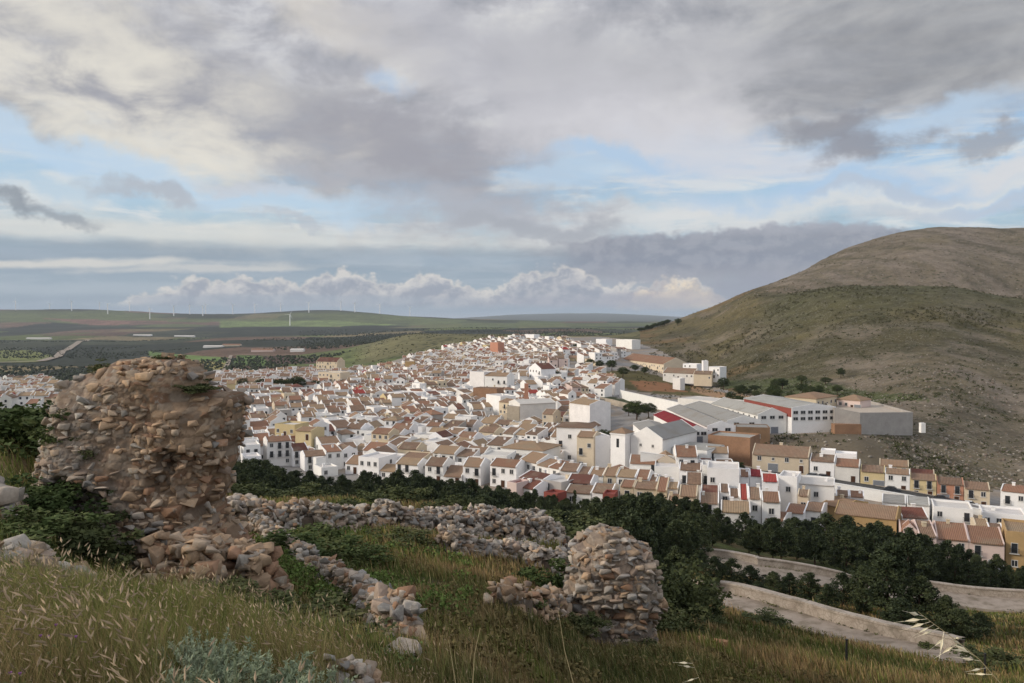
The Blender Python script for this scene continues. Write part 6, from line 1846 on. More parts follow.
# town trees
TT = [(236, 570, 9, 13), (244, 560, 10, 14), (252, 565, 9, 13), (262, 555, 10, 14), (271, 560, 10, 14), (280, 555, 10, 14), (289, 550, 11, 15), (297, 550, 12, 16), (228, 565, 8, 12)]
for (u, y, h, w) in TT:
    plant('round', at(u, y), h, w, 'park_tree', 'dark round tree in the small park on the left side of town', 'tree', 'trees of the town park', rt)
for (u, y, h, w, lb) in ((315, 560, 9, 10, 'dark round tree just right of the park, beside the cream block'), (340, 560, 9, 10, 'small dark tree left of the empty plot in the left quarter'),
                     (605, 318, 6.5, 9, 'dark tree beside the blank gabled block above the church'), (600, 322, 5, 7, 'lighter small tree next to the dark one above the church'),
                     (637, 382, 9, 13, 'large dark tree behind the crimson-roofed warehouse'), (649, 390, 7, 11, 'broad dark tree left of the warehouses'), (629, 400, 6, 9, 'low dark tree in the garden left of the warehouses'),
                     (612, 640, 9, 12, 'tall dark tree left of the school'), (600, 650, 7, 10, 'dark tree behind the boundary wall'), (590, 660, 7, 11, 'round dark tree at the left of the school grounds'), (623, 600, 8, 12, 'dark tree at the corner of the school'),
                     (635, 650, 6, 10, 'green tree in front of the long school'), (645, 640, 6, 9, 'small green tree below the school windows'), (724, 560, 9, 11, 'dark tree right of the small-windowed villa'), (577, 800, 9, 14, 'dark trees clump behind the upper rows'),
                     (556, 560, 8, 12, 'dark green tree in the upper middle of town'), (680, 342.7, 2, 3, 'tiny shrub by the pale shed'),
                     (678, 1180, 11, 15, 'lone dark tree on the hill shoulder against the sky'), (738, 238, 3.8, 6, 'dark shrubby tree beside the beige terrace building'), (730, 243, 3.2, 5, 'smaller shrubby tree below the brick enclosure'), (716, 246, 3.5, 5, 'dark shrubby tree at the right end of the rubble bank')):
    plant('round', at(u, y), h, w, 'tree', lb, 'tree', None, rt)
# thicket along the hill foot
for i in range(26):
    u = rt.uniform(728, 805) if i < 20 else rt.uniform(805, 850); y = rt.uniform(430, 520)
    plant('round', at(u, y), rt.uniform(4, 7), rt.uniform(7, 11), 'thicket_tree', 'low dark tree of the thicket at the hill foot behind the warehouses', 'tree', 'thicket trees at the hill foot', rt)
for i in range(14):
    u = 640 + i * 2.2 + rt.uniform(-1, 1)
    plant('round', at(u, 1250), rt.uniform(5, 9), rt.uniform(10, 16), 'saddle_tree', 'dark tree in the row along the saddle left of the hill', 'tree', 'trees along the saddle', rt)

# foreground shrubs
SH = [('bush', 26, 18.5, 1.0, 2.2, 'dark green shrub on top of the mound at the far left'), ('bush', 45, 17, 1.2, 1.6, 'leafy shrub beside the upper left edge of the tall ruin'),
      ('lush', 2, 16.5, 1.3, 2.2, 'wide olive-green shrub at the left frame edge'), ('lush', 30, 13.2, .7, 1.4, 'dark shrub left of the tall ruin, above the outcrop'),
      ('bush', 62, 12.7, .8, 1.4, 'dark shrub growing against the foot of the tall ruin'), ('bush', 88, 12.8, .6, .9, 'small dark shrub in front of the tall ruin'), ('lush', 105, 12.6, .35, .6, 'tiny green tuft in front of the tall ruin'),
      ('lush', 12, 11, .5, 1.2, 'low tangled shrub above the pale outcrop'),
      ('bush', 205, 11.6, .5, 1.3, 'dark ground shrub under the pile of brown stones'), ('bush', 240, 11.3, .5, 1.3, 'second dark ground shrub, right of the brown stones'), ('bush', 275, 11.6, .5, 1.4, 'dark shrub left of the half-buried wall'), ('bush', 315, 10.8, .5, 1.3, 'dark shrub close to the half-buried wall'),
      ('bush', 340, 9.6, .45, 1.1, 'low dark shrub near the silvery plant'),
      ('lush', 284, 24, .9, 2.2, 'fresh green shrub with pale flowers behind the half-buried wall'), ('lush', 316, 27, .9, 2.2, 'fresh green shrub in the middle of the left meadow'), ('lush', 345, 25, .8, 2.0, 'round green shrub beside the meadow path'),
       ('bush', 362, 38.5, 1.1, 2.2, 'dark shrub in the gap between the two stone heaps'),  ('bush', 455, 41.5, 1.2, 2.4, 'shrub behind the long stone heap'),
      ('bush', 404, 30, .8, 2.0, 'low shrub on the green meadow slope'),  ('lush', 552, 26.5, 1.2, 2.0, 'green shrub just left of the ruined stump'),
      ('bush', 540, 50, 2.2, 5.0, 'wide green scrub behind the curved stone wall'), ('bush', 575, 46, 2.2, 4.6, 'scrub behind the ruined stump, left side'), ('bush', 605, 48, 2.4, 4.6, 'scrub directly behind the ruined stump'), ('bush', 560, 58, 2.2, 5, 'scrub further back behind the stump'), ('bush', 635, 44, 1.8, 3.4, 'scrub right behind the stump top'),
      ('bush', 672, 46, 3.6, 3.8, 'tall dark shrub right of the ruined stump'), ('bush', 684, 52, 3.2, 3.8, 'second tall dark shrub right of the stump, before the lower wall'), ('bush', 666, 34, 1.6, 2.2, 'shrub at the right foot of the stump'),
      ('lush', 518, 19.8, .6, 1.0, 'yellow-green flowering shrub below the warm-toned footing'), ('bush', 577, 23.2, .7, 1.2, 'dark weeds at the foot of the stump'), ('bush', 640, 24, .6, 1.2, 'weeds at the right foot of the stump'),
      ('bush', 700, 50, 1.0, 2.4, 'low scrub on the slope below the lower wall'), ('bush', 765, 56, .9, 2.6, 'scrub along the lower path edge'), ('bush', 960, 52, 1.3, 3.4, 'scrub past the end of the lower wall'), ('bush', 1000, 46, 1.4, 3.6, 'broad scrub in the lower right corner'),
      ('bush', 228, 46, 1.4, 3, 'scrub behind the left stone heap'), ('bush', 300, 47, 1.3, 3, 'scrub behind the left stone heap, further right'), ('bush', 395, 47, 1.3, 3.2, 'scrub behind the gap in the stone heaps'), ('bush', 336, 15.2, .5, 1.0, 'low green shrub right beside the half-buried wall')]
for (k, u, y, h, w, lb) in SH:
    plant(k, at(u, y) - Vector((0, 0, .05)), h, w, 'shrub', lb, 'shrub', None, rt)

for (u, v, h, w, lb) in ((94, 462, .35, .6, 'small dark plant rooted in the left face of the tall ruin'), (135, 392, .3, .55, 'small plant in a crack high on the tall ruin'), (60, 445, .4, .7, 'leafy tuft on the left shoulder of the tall ruin'),
                     (72, 420, .3, .5, 'little green tuft near the top left of the tall ruin'), (110, 372, .22, .6, 'low tuft on the very top of the tall ruin'), (165, 364, .2, .5, 'second low tuft on the top of the tall ruin'), (200, 392, .2, .6, 'tuft on the right shoulder of the tall ruin'), (108, 495, .3, .5, 'green tuft at the lower face of the tall ruin')):
    y = 13.75 + (.16 * ((14.6 * tv(v)) + 5.2)) if v > 385 else 14.9
    plant('lush' if 'green' in lb or 'leafy' in lb else 'bush', Vector(((u - 512) / F * y, y, y * tv(v))), h, w, 'wall_plant', lb, 'wall plant', None, rt)

# ------------------------------------------------------------------ grass
def clear(x, y):
    u = 512 + F * x / y
    k = np.ones(len(x))
    for (cu, cy, ru, ry) in ((240, 4.1, 75, .75), (370, 4.75, 60, .7), (352, 4.2, 70, .5)):
        k = np.minimum(k, sstep(.7, 1.1, np.hypot((u - cu) / ru, (y - cy) / ry)))
    return k
def blades(n, ux, yx, hfun, wfun, colfn, seed, segs=3, lean=.35, dens=None, name='grass', label=None, heads=0.0):
    r = np.random.default_rng(seed)
    y = np.exp(r.uniform(math.log(yx[0]), math.log(yx[1]), n)) if yx[1] / yx[0] > 2 else r.uniform(yx[0], yx[1], n)
    u = r.uniform(ux[0], ux[1], n); x = (u - 512) / F * y
    if dens is not None:
        k = r.random(n) < dens(x, y, u); x, y, u = x[k], y[k], u[k]; n = len(x)
    z = hgt(x, y)
    h = hfun(x, y, u, r); w = wfun(y, r)
    az = r.uniform(0, 2 * PI, n) * .6 + (.8 + 1.2 * fbm(x / 1.5, y / 1.5, 2, seed)) ; ln = lean * r.uniform(.2, 1.6, n) * h
    fx = r.uniform(0, 2 * PI, n); sx, sy = np.cos(fx) * w, np.sin(fx) * w
    dx, dy = np.cos(az) * ln, np.sin(az) * ln
    C = colfn(x, y, u, r)
    V, Cc = [], []
    for s in range(segs + 1):
        t = s / segs; ww = (1 - t ** 1.3) if s < segs else 0.04
        cx = x + dx * t ** 1.8; cy = y + dy * t ** 1.8; cz = z - .02 + h * t * (1 - .12 * t)
        V.append(np.stack([cx - sx * ww, cy - sy * ww, cz], 1)); V.append(np.stack([cx + sx * ww, cy + sy * ww, cz], 1))
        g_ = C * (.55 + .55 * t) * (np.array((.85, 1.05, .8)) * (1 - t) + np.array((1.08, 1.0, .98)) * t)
        Cc += [g_, g_]
    k = 2 * (segs + 1)
    V = np.stack(V, 1).reshape(-1, 3); Cc = np.stack(Cc, 1).reshape(-1, 3)
    base = (np.arange(n) * k)[:, None]
    Fs = np.concatenate([base + np.array([2 * s, 2 * s + 1, 2 * s + 3, 2 * s + 2]) for s in range(segs)])
    if heads > 0:
        sel = np.nonzero(r.random(n) < heads)[0]; m = len(sel)
        top = np.stack([x + dx, y + dy, z + h * .88], 1)[sel]
        dirv = np.stack([dx * 1.8, dy * 1.8, h * .35], 1)[sel]; dirv /= np.linalg.norm(dirv, axis=1)[:, None]
        L = (h[sel] * r.uniform(.08, .18, m))[:, None]; sd = np.stack([-dirv[:, 1], dirv[:, 0], np.zeros(m)], 1); sd /= np.linalg.norm(sd, axis=1)[:, None] + 1e-9
        sw = L * .085; up = np.cross(sd, dirv)
        hv = []
        for vec in (sd, up):
            hv += [top, top + dirv * L * .4 + vec * sw, top + dirv * L, top + dirv * L * .4 - vec * sw]
        hv = np.stack(hv, 1).reshape(-1, 3)
        hc = np.repeat(np.array([(.42, .32, .21)]) * r.uniform(.7, 1.25, (m, 1)), 8, 0)
        b0 = len(V) + (np.arange(m) * 8)[:, None]
        Fs = np.concatenate([Fs, b0 + np.array([0, 1, 2, 3]), b0 + np.array([4, 5, 6, 7])])
        V = np.concatenate([V, hv]); Cc = np.concatenate([Cc, hc])
    o0 = np.array([0, (yx[0] + yx[1]) / 2, 0])
    o = link_mesh(name, V - o0, Fs, M_blade, cols=Cc); o.location = tuple(o0)
    tag(o, label, 'grass', kind='stuff')
    return o
M_blade = blade_mat('grass_blades')
GREEN = np.array((.165, .190, .052)); STRAW = np.array((.40, .32, .17)); REDD = np.array((.25, .14, .068)); DEEP = np.array((.085, .115, .035)); BRN = np.array((.18, .12, .06))
def gcol(wg):
    def f(x, y, u, r):
        n = len(x); a = np.clip(fbm(x / 2.6, y / 3.5, 3, 91) * 1.0 + np.interp(u, [0, 350, 420, 600, 1000], [.0, -.04, .10, .15, .10]) + r.normal(0, .15, n), 0, 1)[:, None]
        k = wg(x, y, u)[:, None]
        c = GREEN * (1 - sstep(.42, .66, a)) + (STRAW * .5 + REDD * .5) * sstep(.42, .66, a)
        c = c * (1 - k) + DEEP * k
        pick = r.random(n)[:, None]
        c = np.where(pick < .12, STRAW, np.where(pick > .9, BRN, c))
        return c * r.uniform(.7, 1.3, (n, 1))
    return f
near_h = lambda x, y, u, r: r.uniform(.10, .52, len(x)) * (.45 + 1.1 * fbm(x / .6, y / .6, 3, 12)) * np.interp(u, [-60, 300, 420, 600, 1100], [1, .8, .6, .55, .6])
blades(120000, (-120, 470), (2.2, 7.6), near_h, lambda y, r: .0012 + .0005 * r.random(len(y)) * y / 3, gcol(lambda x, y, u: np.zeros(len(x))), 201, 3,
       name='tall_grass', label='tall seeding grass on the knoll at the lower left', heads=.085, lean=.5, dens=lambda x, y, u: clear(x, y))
midg = lambda x, y, u, r: r.uniform(.12, .42, len(x)) * (.5 + 1.1 * fbm(x / 2, y / 2, 2, 14))
darkf = lambda x, y, u: np.clip(sstep(.48, .62, fbm(x / 5, y / 7, 3, 95)) * .8 + (1 - sstep(9.5, 11, y)) * 0 + ((u > 190) & (u < 350) & (y > 9) & (y < 15)) * .6, 0, 1)
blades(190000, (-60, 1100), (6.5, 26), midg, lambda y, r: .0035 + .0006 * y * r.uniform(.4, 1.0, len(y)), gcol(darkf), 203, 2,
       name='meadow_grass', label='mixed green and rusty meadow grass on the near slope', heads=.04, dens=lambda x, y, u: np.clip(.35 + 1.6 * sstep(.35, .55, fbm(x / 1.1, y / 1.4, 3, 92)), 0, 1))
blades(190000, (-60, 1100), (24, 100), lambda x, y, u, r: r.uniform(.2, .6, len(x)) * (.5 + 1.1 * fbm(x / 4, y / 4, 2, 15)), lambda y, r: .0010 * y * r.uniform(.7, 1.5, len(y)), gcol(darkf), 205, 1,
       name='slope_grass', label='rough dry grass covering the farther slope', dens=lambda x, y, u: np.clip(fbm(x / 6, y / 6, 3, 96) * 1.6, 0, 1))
def weeds(n, ux, yx, colr, seed, name, label, s=.035):
    r = np.random.default_rng(seed)
    y = r.uniform(*yx, n); u = r.uniform(*ux, n); x = (u - 512) / F * y
    k = fbm(x / 1.2, y / 1.6, 3, seed) > .52; x, y = x[k], y[k]; z = hgt(x, y)
    cs = np.stack([x, y, z + r.uniform(.03, .22, len(x))], 1)
    v, f = tufts(cs, r.uniform(.05, .16, len(x)) * s / .035, 26, s, r)
    o0 = v.mean(0)
    c = np.repeat(np.array(colr)[None] * r.uniform(.6, 1.4, (len(v) // 4, 1)), 4, 0)
    o = link_mesh(name, v - o0, f, M_blade, cols=c); o.location = tuple(o0); tag(o, label, 'weeds', kind='stuff')
weeds(2600, (250, 470), (14, 34), (.12, .17, .045), 301, 'leafy_weeds', 'patches of leafy green weeds in the meadow', .055)
weeds(2200, (-40, 420), (7.5, 15), (.09, .12, .04), 302, 'low_weeds', 'dark low weeds in the hollow before the tall ruin', .035)
weeds(2600, (400, 1080), (10, 40), (.15, .12, .05), 303, 'dry_weeds', 'brown and olive dry weeds on the right slope', .06)

# silvery wormwood, near
def silver_shrub(u, y, s, label, seed):
    r = np.random.default_rng(seed); p = at(u, y)
    root = empty('silver_shrub', p)
    st = MB(); leaf_v, leaf_f = [], []
    n = 0
    for i in range(95):
        a = r.uniform(0, 2 * PI); q = r.uniform(.05, 1) ** .6; top = np.array([math.cos(a) * q * s, math.sin(a) * q * s * .7, s * (.95 - .45 * q * q) * r.uniform(.55, 1.15)])
        mid = top * np.array([.6, .6, .5])
        st.tube([(0, 0, 0), tuple(mid), tuple(top)], .004, .0015, 4)
        for j in range(34):
            t = r.uniform(.35, 1.0); c = mid * (1 - t) * 2 + top * (2 * t - 1) if t > .5 else mid * t * 2
            d = r.normal(size=3); d[2] = abs(d[2]) * .8 + .2; d /= np.linalg.norm(d); L = r.uniform(.018, .042) * s / .4
            e = np.cross(d, r.normal(size=3)); e /= np.linalg.norm(e); w_ = L * .12
            for (dd, l2) in ((d, 1.0), (d + e * .7, .55), (d - e * .7, .55)):
                ee = np.cross(dd, (0, 0, 1)) + 1e-6; ee = ee / np.linalg.norm(ee) * w_
                leaf_v += [c - ee * .6, c + dd * L * l2 * .6 - ee, c + dd * L * l2, c + dd * L * l2 * .6 + ee]; leaf_f.append((n, n + 1, n + 2, n + 3)); n += 4
    st.build('stems', M_silver, root)
    o = link_mesh('leaves', np.array(leaf_v), np.array(leaf_f), M_silver, root)
    tag(root, label, 'shrub')
M_silver = leaf_mat('silvery_leaves', (.19, .23, .14), (.30, .345, .225), (.42, .455, .32))
silver_shrub(240, 4.0, .46, 'large silvery grey-green wormwood shrub in the grass at the bottom', 401)
silver_shrub(298, 4.1, .38, 'smaller silvery wormwood right of the large one', 402)
silver_shrub(200, 4.5, .34, 'little silvery wormwood at the left behind the large one', 403)

def stalk(u, y, pts, label, name='dry_stalk', r0=.003, col=None, spike=0, cat='plant stalk', seed=1):
    p = at(u, y); root = empty(name, p); b = MB(); b.tube(pts, r0, r0 * .4, 5); b.build('stem', M_straw, root)
    if spike:
        r = np.random.default_rng(seed)
        P = [Vector(q) for q in pts]
        s = MB()
        for i in range(spike):
            t = .42 + .56 * i / spike; k = t * (len(P) - 1); j = min(len(P) - 2, int(k)); c = P[j].lerp(P[j + 1], k - j)
            d = Vector((r.uniform(-1.0, .1), r.uniform(-.25, .25), r.uniform(-.5, .35))).normalized(); L = r.uniform(.020, .030)
            c2 = c + d * .012; s.tube([tuple(c), tuple(c2)], .0005, .0005, 3)
            e = d.cross(Vector((0, 1, 0))).normalized() * L * .15
            s.poly([c2, c2 + d * L * .4 + e, c2 + d * L, c2 + d * L * .4 - e]); g = d.cross(e).normalized() * L * .13
            s.poly([c2, c2 + d * L * .4 + g, c2 + d * L, c2 + d * L * .4 - g])
            s.tube([tuple(c2 + d * L), tuple(c2 + d * L * 1.6)], .0005, .0002, 3)
        s.build('seed_head', M_spike, root)
    tag(root, label, cat); return root
M_straw = new_mat('dry_straw', .7)[0]; M_straw.node_tree.nodes['Principled BSDF'].inputs['Base Color'].default_value = (.38, .31, .17, 1)
M_spike = new_mat('pale_oat_husks', .6)[0]; M_spike.node_tree.nodes['Principled BSDF'].inputs['Base Color'].default_value = (.72, .66, .50, 1)
def arc(dx, dz, n=12, dy=0, pw=1.7): return [(dx * (i / n) ** pw, dy * (i / n), dz * (i / n) * (1 - .0 * i / n)) for i in range(n + 1)]
# wild oat near the lens at the right: foot below the frame
_y = 1.55
_pf = at(1060, _y)
def to_local(u, v, y=_y): return (((u - 512) / F * y) - _pf.x, 0, y * tv(v) - _pf.z)
stalk(1060, _y, [(0, 0, 0), to_local(1040, 740), to_local(1012, 690), to_local(985, 660), to_local(960, 640), to_local(938, 624), to_local(922, 612)], 'drooping wild oat stalk with pale husks in the lower right corner', 'wild_oat', .0012, spike=15, cat='wild oat', seed=5)
_y2 = 2.2; _pf = at(722, _y2)
stalk(722, _y2, [(0, 0, 0), to_local(716, 720, _y2), to_local(706, 690, _y2), to_local(697, 668, _y2), to_local(692, 658, _y2)], 'small wild oat tip with three pale husks at the bottom, right of centre', 'wild_oat', .001, spike=5, cat='wild oat', seed=8)
_pf = at(585, 4.2)
stalk(585, 4.2, [(0, 0, 0), to_local(574, 683, 4.2), to_local(565, 650, 4.2), to_local(559, 612, 4.2)], 'thin dry stem rising left of the stump from the bottom edge')
_pf = at(470, 4.0)
stalk(470, 4.0, [(0, 0, 0), to_local(472, 690, 4.0), to_local(474, 655, 4.0), to_local(480, 628, 4.0)], 'thin pale stem at the bottom edge left of centre')
_pf = at(458, 4.0)
stalk(458, 4.0, [(0, 0, 0), to_local(456, 690, 4.0), to_local(452, 665, 4.0), to_local(448, 640, 4.0)], 'second thin pale stem just left of the other')
# thistles
def thistle(u, y, h, label, seed):
    r = np.random.default_rng(seed); root = empty('thistle', at(u, y)); b = MB(); L = MB(); f = MB()
    for k in range(5):
        x, yy = r.uniform(-.10, .10), r.uniform(-.06, .06); t = (x, yy, h * r.uniform(.75, 1))
        b.tube([(0, 0, 0), (x * .5, yy * .5, t[2] * .5), t], .004, .002, 5)
        for j in range(7):
            a = r.uniform(0, 6.28); zc = t[2] * (j + 1) / 8; c = Vector((x * zc / t[2], yy * zc / t[2], zc)); d = Vector((math.cos(a), math.sin(a), .4)) * r.uniform(.03, .06); e = Vector((-math.sin(a), math.cos(a), 0)) * .008
            L.poly([c, c + d * .5 + e, c + d, c + d * .5 - e])
        for j in range(16):
            a = r.uniform(0, 6.28); d = Vector((math.cos(a) * .55, math.sin(a) * .55, 1)).normalized() * .017; e = Vector((-math.sin(a), math.cos(a), 0)) * .003
            c = Vector(t); f.poly([c, c + d * .7 + e, c + d, c + d * .7 - e])
    b.build('stem', M_lush, root); L.build('leaves', M_lush, root); f.build('flowers', M_mauve, root); tag(root, label, 'thistle')
M_mauve = new_mat('mauve_petals', .7)[0]; M_mauve.node_tree.nodes['Principled BSDF'].inputs['Base Color'].default_value = (.33, .14, .33, 1)
thistle(56, 4.0, .46, 'thistle with mauve flowers in the tall grass at the lower left', 51)
thistle(8, 3.6, .36, 'second mauve-flowered thistle at the left edge of the grass', 52)
# fence posts on the slope
for (u, y, lb) in ((850, 34, 'thin dark iron post standing on the slope below the lower path'), (990, 37, 'short dark post near the lower right corner')):
    p = at(u, y); root = empty('fence_post', p); b = MB(); b.box(-.035, .035, -.035, .035, -.3, 1.3); b.box(-.012, .012, -.07, -.035, .2, 1.28); b.build('post', M_iron, root); b = MB(); b.box(-.05, .05, -.05, .05, 1.3, 1.33); b.build('cap', M_iron, root)
    tag(root, lb, 'fence post')

# ------------------------------------------------------------------ far country: turbines, farms, road
M_turb = new_mat('turbine_white', .5)[0]; M_turb.node_tree.nodes['Principled BSDF'].inputs['Base Color'].default_value = (.8, .8, .8, 1)
tm = MB(); tm.tube([(0, 0, -10), (0, 0, 45), (0, 0, 90)], 4.4, 3.2, 10); TOW = tm.data('tower', M_turb)
tm = MB(); tm.box(-1.8, 1.8, -3, 6, 88, 92.5); NAC = tm.data('nacelle', M_turb)
tm = MB(); tm.poly([(-1.4, -3.6, 0), (1.4, -3.6, 0), (1.9, -3.9, 8), (.3, -3.6, 39), (-.5, -3.6, 39)]); tm.poly([(-1.4, -3.2, 0), (-.5, -3.5, 39), (.3, -3.5, 39), (1.9, -3.5, 8), (1.4, -3.2, 0)]); BLD = tm.data('blade', M_turb)
for i, (u, v, y) in enumerate(((355, 321, 8000), (130, 321, 8100), (190, 321, 7900), (380, 321, 8200), (410, 321, 8300), (16, 318, 8200), (72, 321, 8000), (108, 322, 7600), (150, 323, 7200), (174, 322, 7600), (203, 321.5, 7600), (206, 321, 8200), (233, 321, 7900), (255, 320, 8300), (290, 322, 6700), (281, 319, 8600), (309, 321, 7900), (341, 320, 8300), (100, 310, 9000), (50, 310, 9000))):
    p = at(u, y); root = empty('wind_turbine', p, rt.uniform(-.4, .4))
    for (n_, d_) in (('tower', TOW), ('nacelle', NAC)):
        o = bpy.data.objects.new(n_, d_); COL.objects.link(o); o.parent = root
    a0 = rt.uniform(0, 2)
    for k in range(3):
        o = bpy.data.objects.new('blade', BLD); COL.objects.link(o); o.parent = root; o.location = (0, 0, 90); o.rotation_euler = (0, a0 + k * 2 * PI / 3, 0)
    tag(root, 'white wind turbine on the ridge far away across the farmland', 'wind turbine', 'far wind turbines')
for (u0, v0, u1, v1, ve, wl, tl, lb) in ((133, 335.5, 151, 336, 333.6, 'white', 'pale', 'long white farm hall in the middle of the farmland'), (174, 336.5, 194, 337.5, 335, 'offwhite', 'pale', 'long low farm shed right of the white hall'),
        (26, 339, 50, 339.5, 337.3, 'offwhite', 'pale', 'low pale farm sheds on the far left plain'), (203, 348, 222, 350, 346, 'white', 'pale', 'white farm sheds near the green field'), (222, 346.5, 240, 347, 344, 'beige', 'rust', 'farmhouse with rust roofs beside the white sheds'),
        (251, 352, 273, 355.5, 350, 'pink', 'rust', 'pinkish farm block right of the field track'), (290, 352, 303, 353, 350.5, 'white', 'pale', 'little white farm on the plain behind the town')):
    a = ground_at(u0, v0, 1200); c = ground_at(u1, v1, 1200)
    c = Vector(((u1 - 512) / F * a.y, a.y, a.z))
    building(((a.x + c.x) / 2, (a.y + c.y) / 2, min(a.z, float(hgt((a.x + c.x) / 2, (a.y + c.y) / 2)))), 0, abs(c.x - a.x), 18, 5.0, 'gable', 3, wl, tl, 1, 'farm_building', lb, 'farm', windows=False, chim=False, below=12, seed=int(u0))
def ribbon(name, pts, w, mat, ymin=900, lift=.6):
    P = [ground_at(u, v, ymin) for (u, v) in pts]; Q = []
    for a, c in zip(P[:-1], P[1:]):
        n = max(2, int((c - a).length / 40))
        for k in range(n): Q.append(a.lerp(c, k / n))
    Q.append(P[-1]); b = MB(); L = []
    for i, p in enumerate(Q):
        d = Q[min(i + 1, len(Q) - 1)] - Q[max(i - 1, 0)]; d.z = 0; d.normalize(); nn = Vector((-d.y, d.x, 0)) * w / 2
        L.append([Vector((q.x, q.y, float(hgt(q.x, q.y)) + lift)) for q in (p - nn, p + nn)])
    for i in range(len(L) - 1): b.poly([L[i][0], L[i + 1][0], L[i + 1][1], L[i][1]])
    b.build(name, mat)['kind'] = 'structure'
ribbon('country_road', [(-20, 364), (40, 362), (58, 357), (62, 352), (72, 347), (88, 340)], 22, mp, lift=2.5)
ribbon('field_track', [(222, 374), (228, 364), (231, 356)], 7, mp, lift=2)
ribbon('field_track', [(234, 355), (270, 356), (300, 355)], 7, mp, lift=2)

# ------------------------------------------------------------------ loose rock and scrub on the stony hill
def hill_scatter(n, ux, yx, smin, smax, seed, name, label, colr, dens, kind):
    r = np.random.default_rng(seed)
    y = np.exp(r.uniform(math.log(yx[0]), math.log(yx[1]), n)); u = r.uniform(ux[0], ux[1], n); x = (u - 512) / F * y
    k = r.random(n) < dens(x, y, u); x, y, u = x[k], y[k], u[k]
    k = np.ones(len(x), bool)
    for (a, b, c) in FOOT:
        k &= np.hypot(x - a, y - b) > c * .9
    k &= ~inpoly(x, y, [((q - 512) / F * w, w) for q, w in ((836, 283), (916, 295), (870, 352), (822, 352))])
    bk = np.interp(u, [600, 690, 735, 753, 992, 1060], [238, 236, 246, 248, 221, 212])
    k &= y > bk
    x, y, u = x[k], y[k], u[k]
    z = hgt(x, y)
    if kind == 'rock':
        sz = smin + (smax - smin) * r.random(len(x)) ** 2.5
        v, f, ow = rock_arrays(np.stack([x, y, z + sz * .1], 1), sz, seed, src=ICO1)
        c = np.array(colr)[r.integers(0, len(colr), len(x))] * r.uniform(.75, 1.2, (len(x), 1))
        o = link_mesh(name, v, f, M_stone, smooth=False, cols=c[ow])
    else:
        rad = r.uniform(smin, smax, len(x))
        v, f = tufts(np.stack([x, y, z + rad * .3], 1), rad, 16, smax * .3, r)
        o = link_mesh(name, v, f, M_blade, cols=np.repeat(np.array(colr)[None] * r.uniform(.6, 1.5, (len(v) // 4, 1)), 4, 0))
    tag(o, label, 'rocks' if kind == 'rock' else 'scrub', kind='stuff')
RC = [(.25, .22, .18), (.20, .17, .14), (.28, .25, .21), (.18, .14, .11)]
hill_scatter(15000, (636, 1080), (236, 520), .15, .95, 501, 'slope_rocks', 'grey rocks strewn over the lower slope of the hill', RC,
             lambda x, y, u: np.clip(sstep(.40, .62, fbm(x / 14, y / 14, 3, 97)), .12, 1) * (.25 + .75 * sstep(730, 790, u)) * (1 - .6 * sstep(380, 600, y)), 'rock')
hill_scatter(1500, (636, 742), (237, 262), .25, 1.3, 505, 'bank_rocks', 'grey rocks on the rubble bank below the warehouses', RC, lambda x, y, u: .8 + 0 * x, 'rock')
hill_scatter(2500, (700, 1080), (980, 1450), .5, 1.8, 502, 'hilltop_rocks', 'pale rocks strewn over the upper hill', RC,
             lambda x, y, u: sstep(.42, .62, fbm(x / 50, y / 80, 4, 98)) * (.25 + .75 * sstep(980, 1050, y)), 'rock')
hill_scatter(5200, (636, 1080), (236, 700), .5, 1.4, 503, 'slope_scrub', 'low dark scrub dotting the stony slope', (.055, .060, .026),
             lambda x, y, u: np.clip(sstep(.46, .62, fbm(x / 22, y / 22, 3, 99)), .10, 1), 'scrub')
hill_scatter(7000, (650, 1080), (650, 1400), .7, 2.2, 504, 'hillside_scrub', 'low scrub covering the lower hill shoulder', (.065, .062, .030),
             lambda x, y, u: np.clip(sstep(.45, .62, fbm(x / 60, y / 60, 3, 94)), .1, 1) * (1 - .8 * sstep(990, 1060, y)), 'scrub')

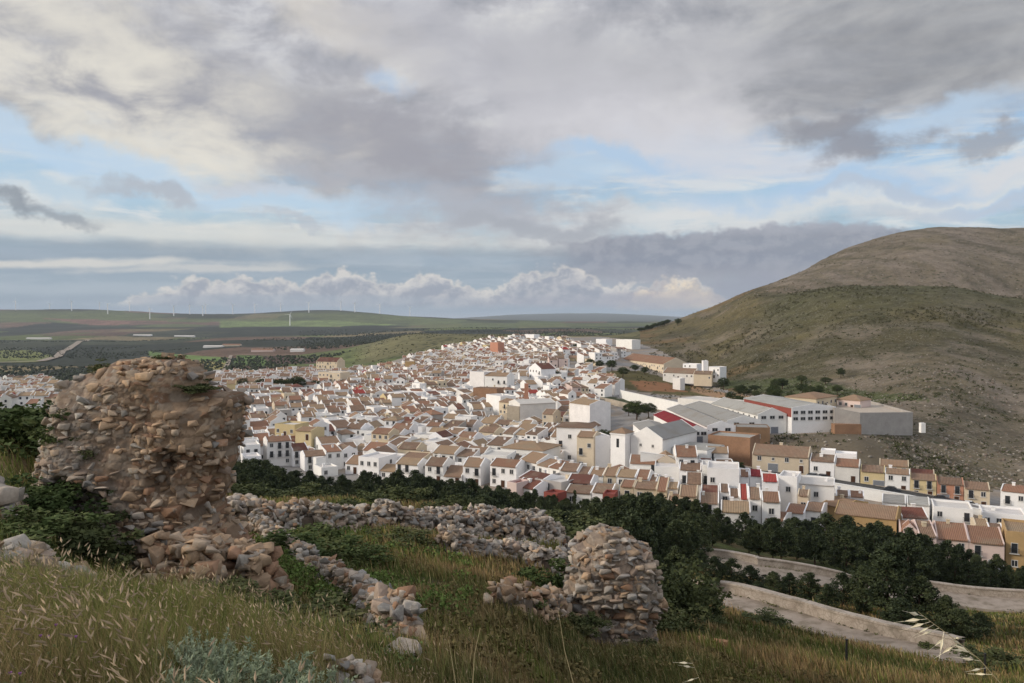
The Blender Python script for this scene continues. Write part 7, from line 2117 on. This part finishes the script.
def path_weeds():
    r = np.random.default_rng(640); P = []
    for L, lo, hi in ((A_, -.8, .5), (A2, -.8, .4), (B_, -.5, .1), (B2, -.35, .1)):
        for a, c in zip(L[:-1], L[1:]):
            n = r.poisson((c - a).length * 2.2)
            for _ in range(n):
                q = a.lerp(c, r.random()); P.append((q.x, q.y + r.uniform(lo, hi), q.z + .02))
    P = np.array(P); k = fbm(P[:, 0] / 3, P[:, 1] / 3, 3, 641) > .44; P = P[k]
    v, f = tufts(P, r.uniform(.08, .32, len(P)), 16, .09, r)
    tag(link_mesh('path_weeds', v, f, M_blade, cols=np.repeat(np.array((.11, .11, .045))[None] * r.uniform(.6, 1.5, (len(v) // 4, 1)), 4, 0)), 'weeds growing along the edges of both paths', 'weeds', kind='stuff')
path_weeds()
def olive_grove(n, ux, yx, s0, seed, name, label, colr, thr):
    r = np.random.default_rng(seed)
    y = r.uniform(yx[0] ** .5, yx[1] ** .5, n) ** 2; u = r.uniform(ux[0], ux[1], n); x = (u - 512) / F * y
    cell = _hash(np.floor(x / 330), np.floor(y / 420), 777)
    k = (cell > thr) & ((y > np.interp(u, [-60, 60, 230, 420, 520, 640], [560, 600, 900, 1950, 2000, 2000])))
    x, y = x[k], y[k]
    g = 11.0; x = np.round(x / g) * g + r.uniform(-1.5, 1.5, len(x)); y = np.round(y / g) * g + r.uniform(-1.5, 1.5, len(x))
    z = hgt(x, y); sz = s0 * r.uniform(.7, 1.3, len(x))
    v, f, ow = rock_arrays(np.stack([x, y, z + sz * .6], 1), sz, seed, squash=(1, 1, .8), src=ICO1, blocky=.2)
    c = np.array(colr) * r.uniform(.7, 1.4, (len(x), 1))
    tag(link_mesh(name, v, f, M_blade, cols=c[ow]), label, 'olive grove', kind='stuff')
olive_grove(9000, (-60, 420), (620, 3600), 3.0, 611, 'olive_grove', 'dotted olive groves on the plain beyond the town', (.040, .048, .030), .56)
olive_grove(4500, (300, 660), (2100, 5000), 3.4, 612, 'distant_olive_grove', 'olive groves behind the round hill', (.038, .044, .030), .3)
def knoll_scrub():
    r = np.random.default_rng(620); n = 900
    y = r.uniform(1000, 1750, n); u = r.uniform(350, 600, n); x = (u - 512) / F * y; k = fbm(x / 40, y / 60, 3, 93) > .45; k &= y > np.interp(u, [350, 420, 520, 600], [1020, 1080, 1230, 1330]); x, y = x[k], y[k]; z = hgt(x, y)
    v, f, ow = rock_arrays(np.stack([x, y, z + .3], 1), r.uniform(.8, 2.4, len(x)), 620, squash=(1, 1, .7), src=ICO1, blocky=.2)
    c = np.array((.07, .068, .036)) * r.uniform(.7, 1.4, (len(x), 1))
    tag(link_mesh('knoll_scrub', v, f, M_blade, cols=c[ow]), 'scrub on the round hill behind the town', 'scrub', kind='stuff')
knoll_scrub()
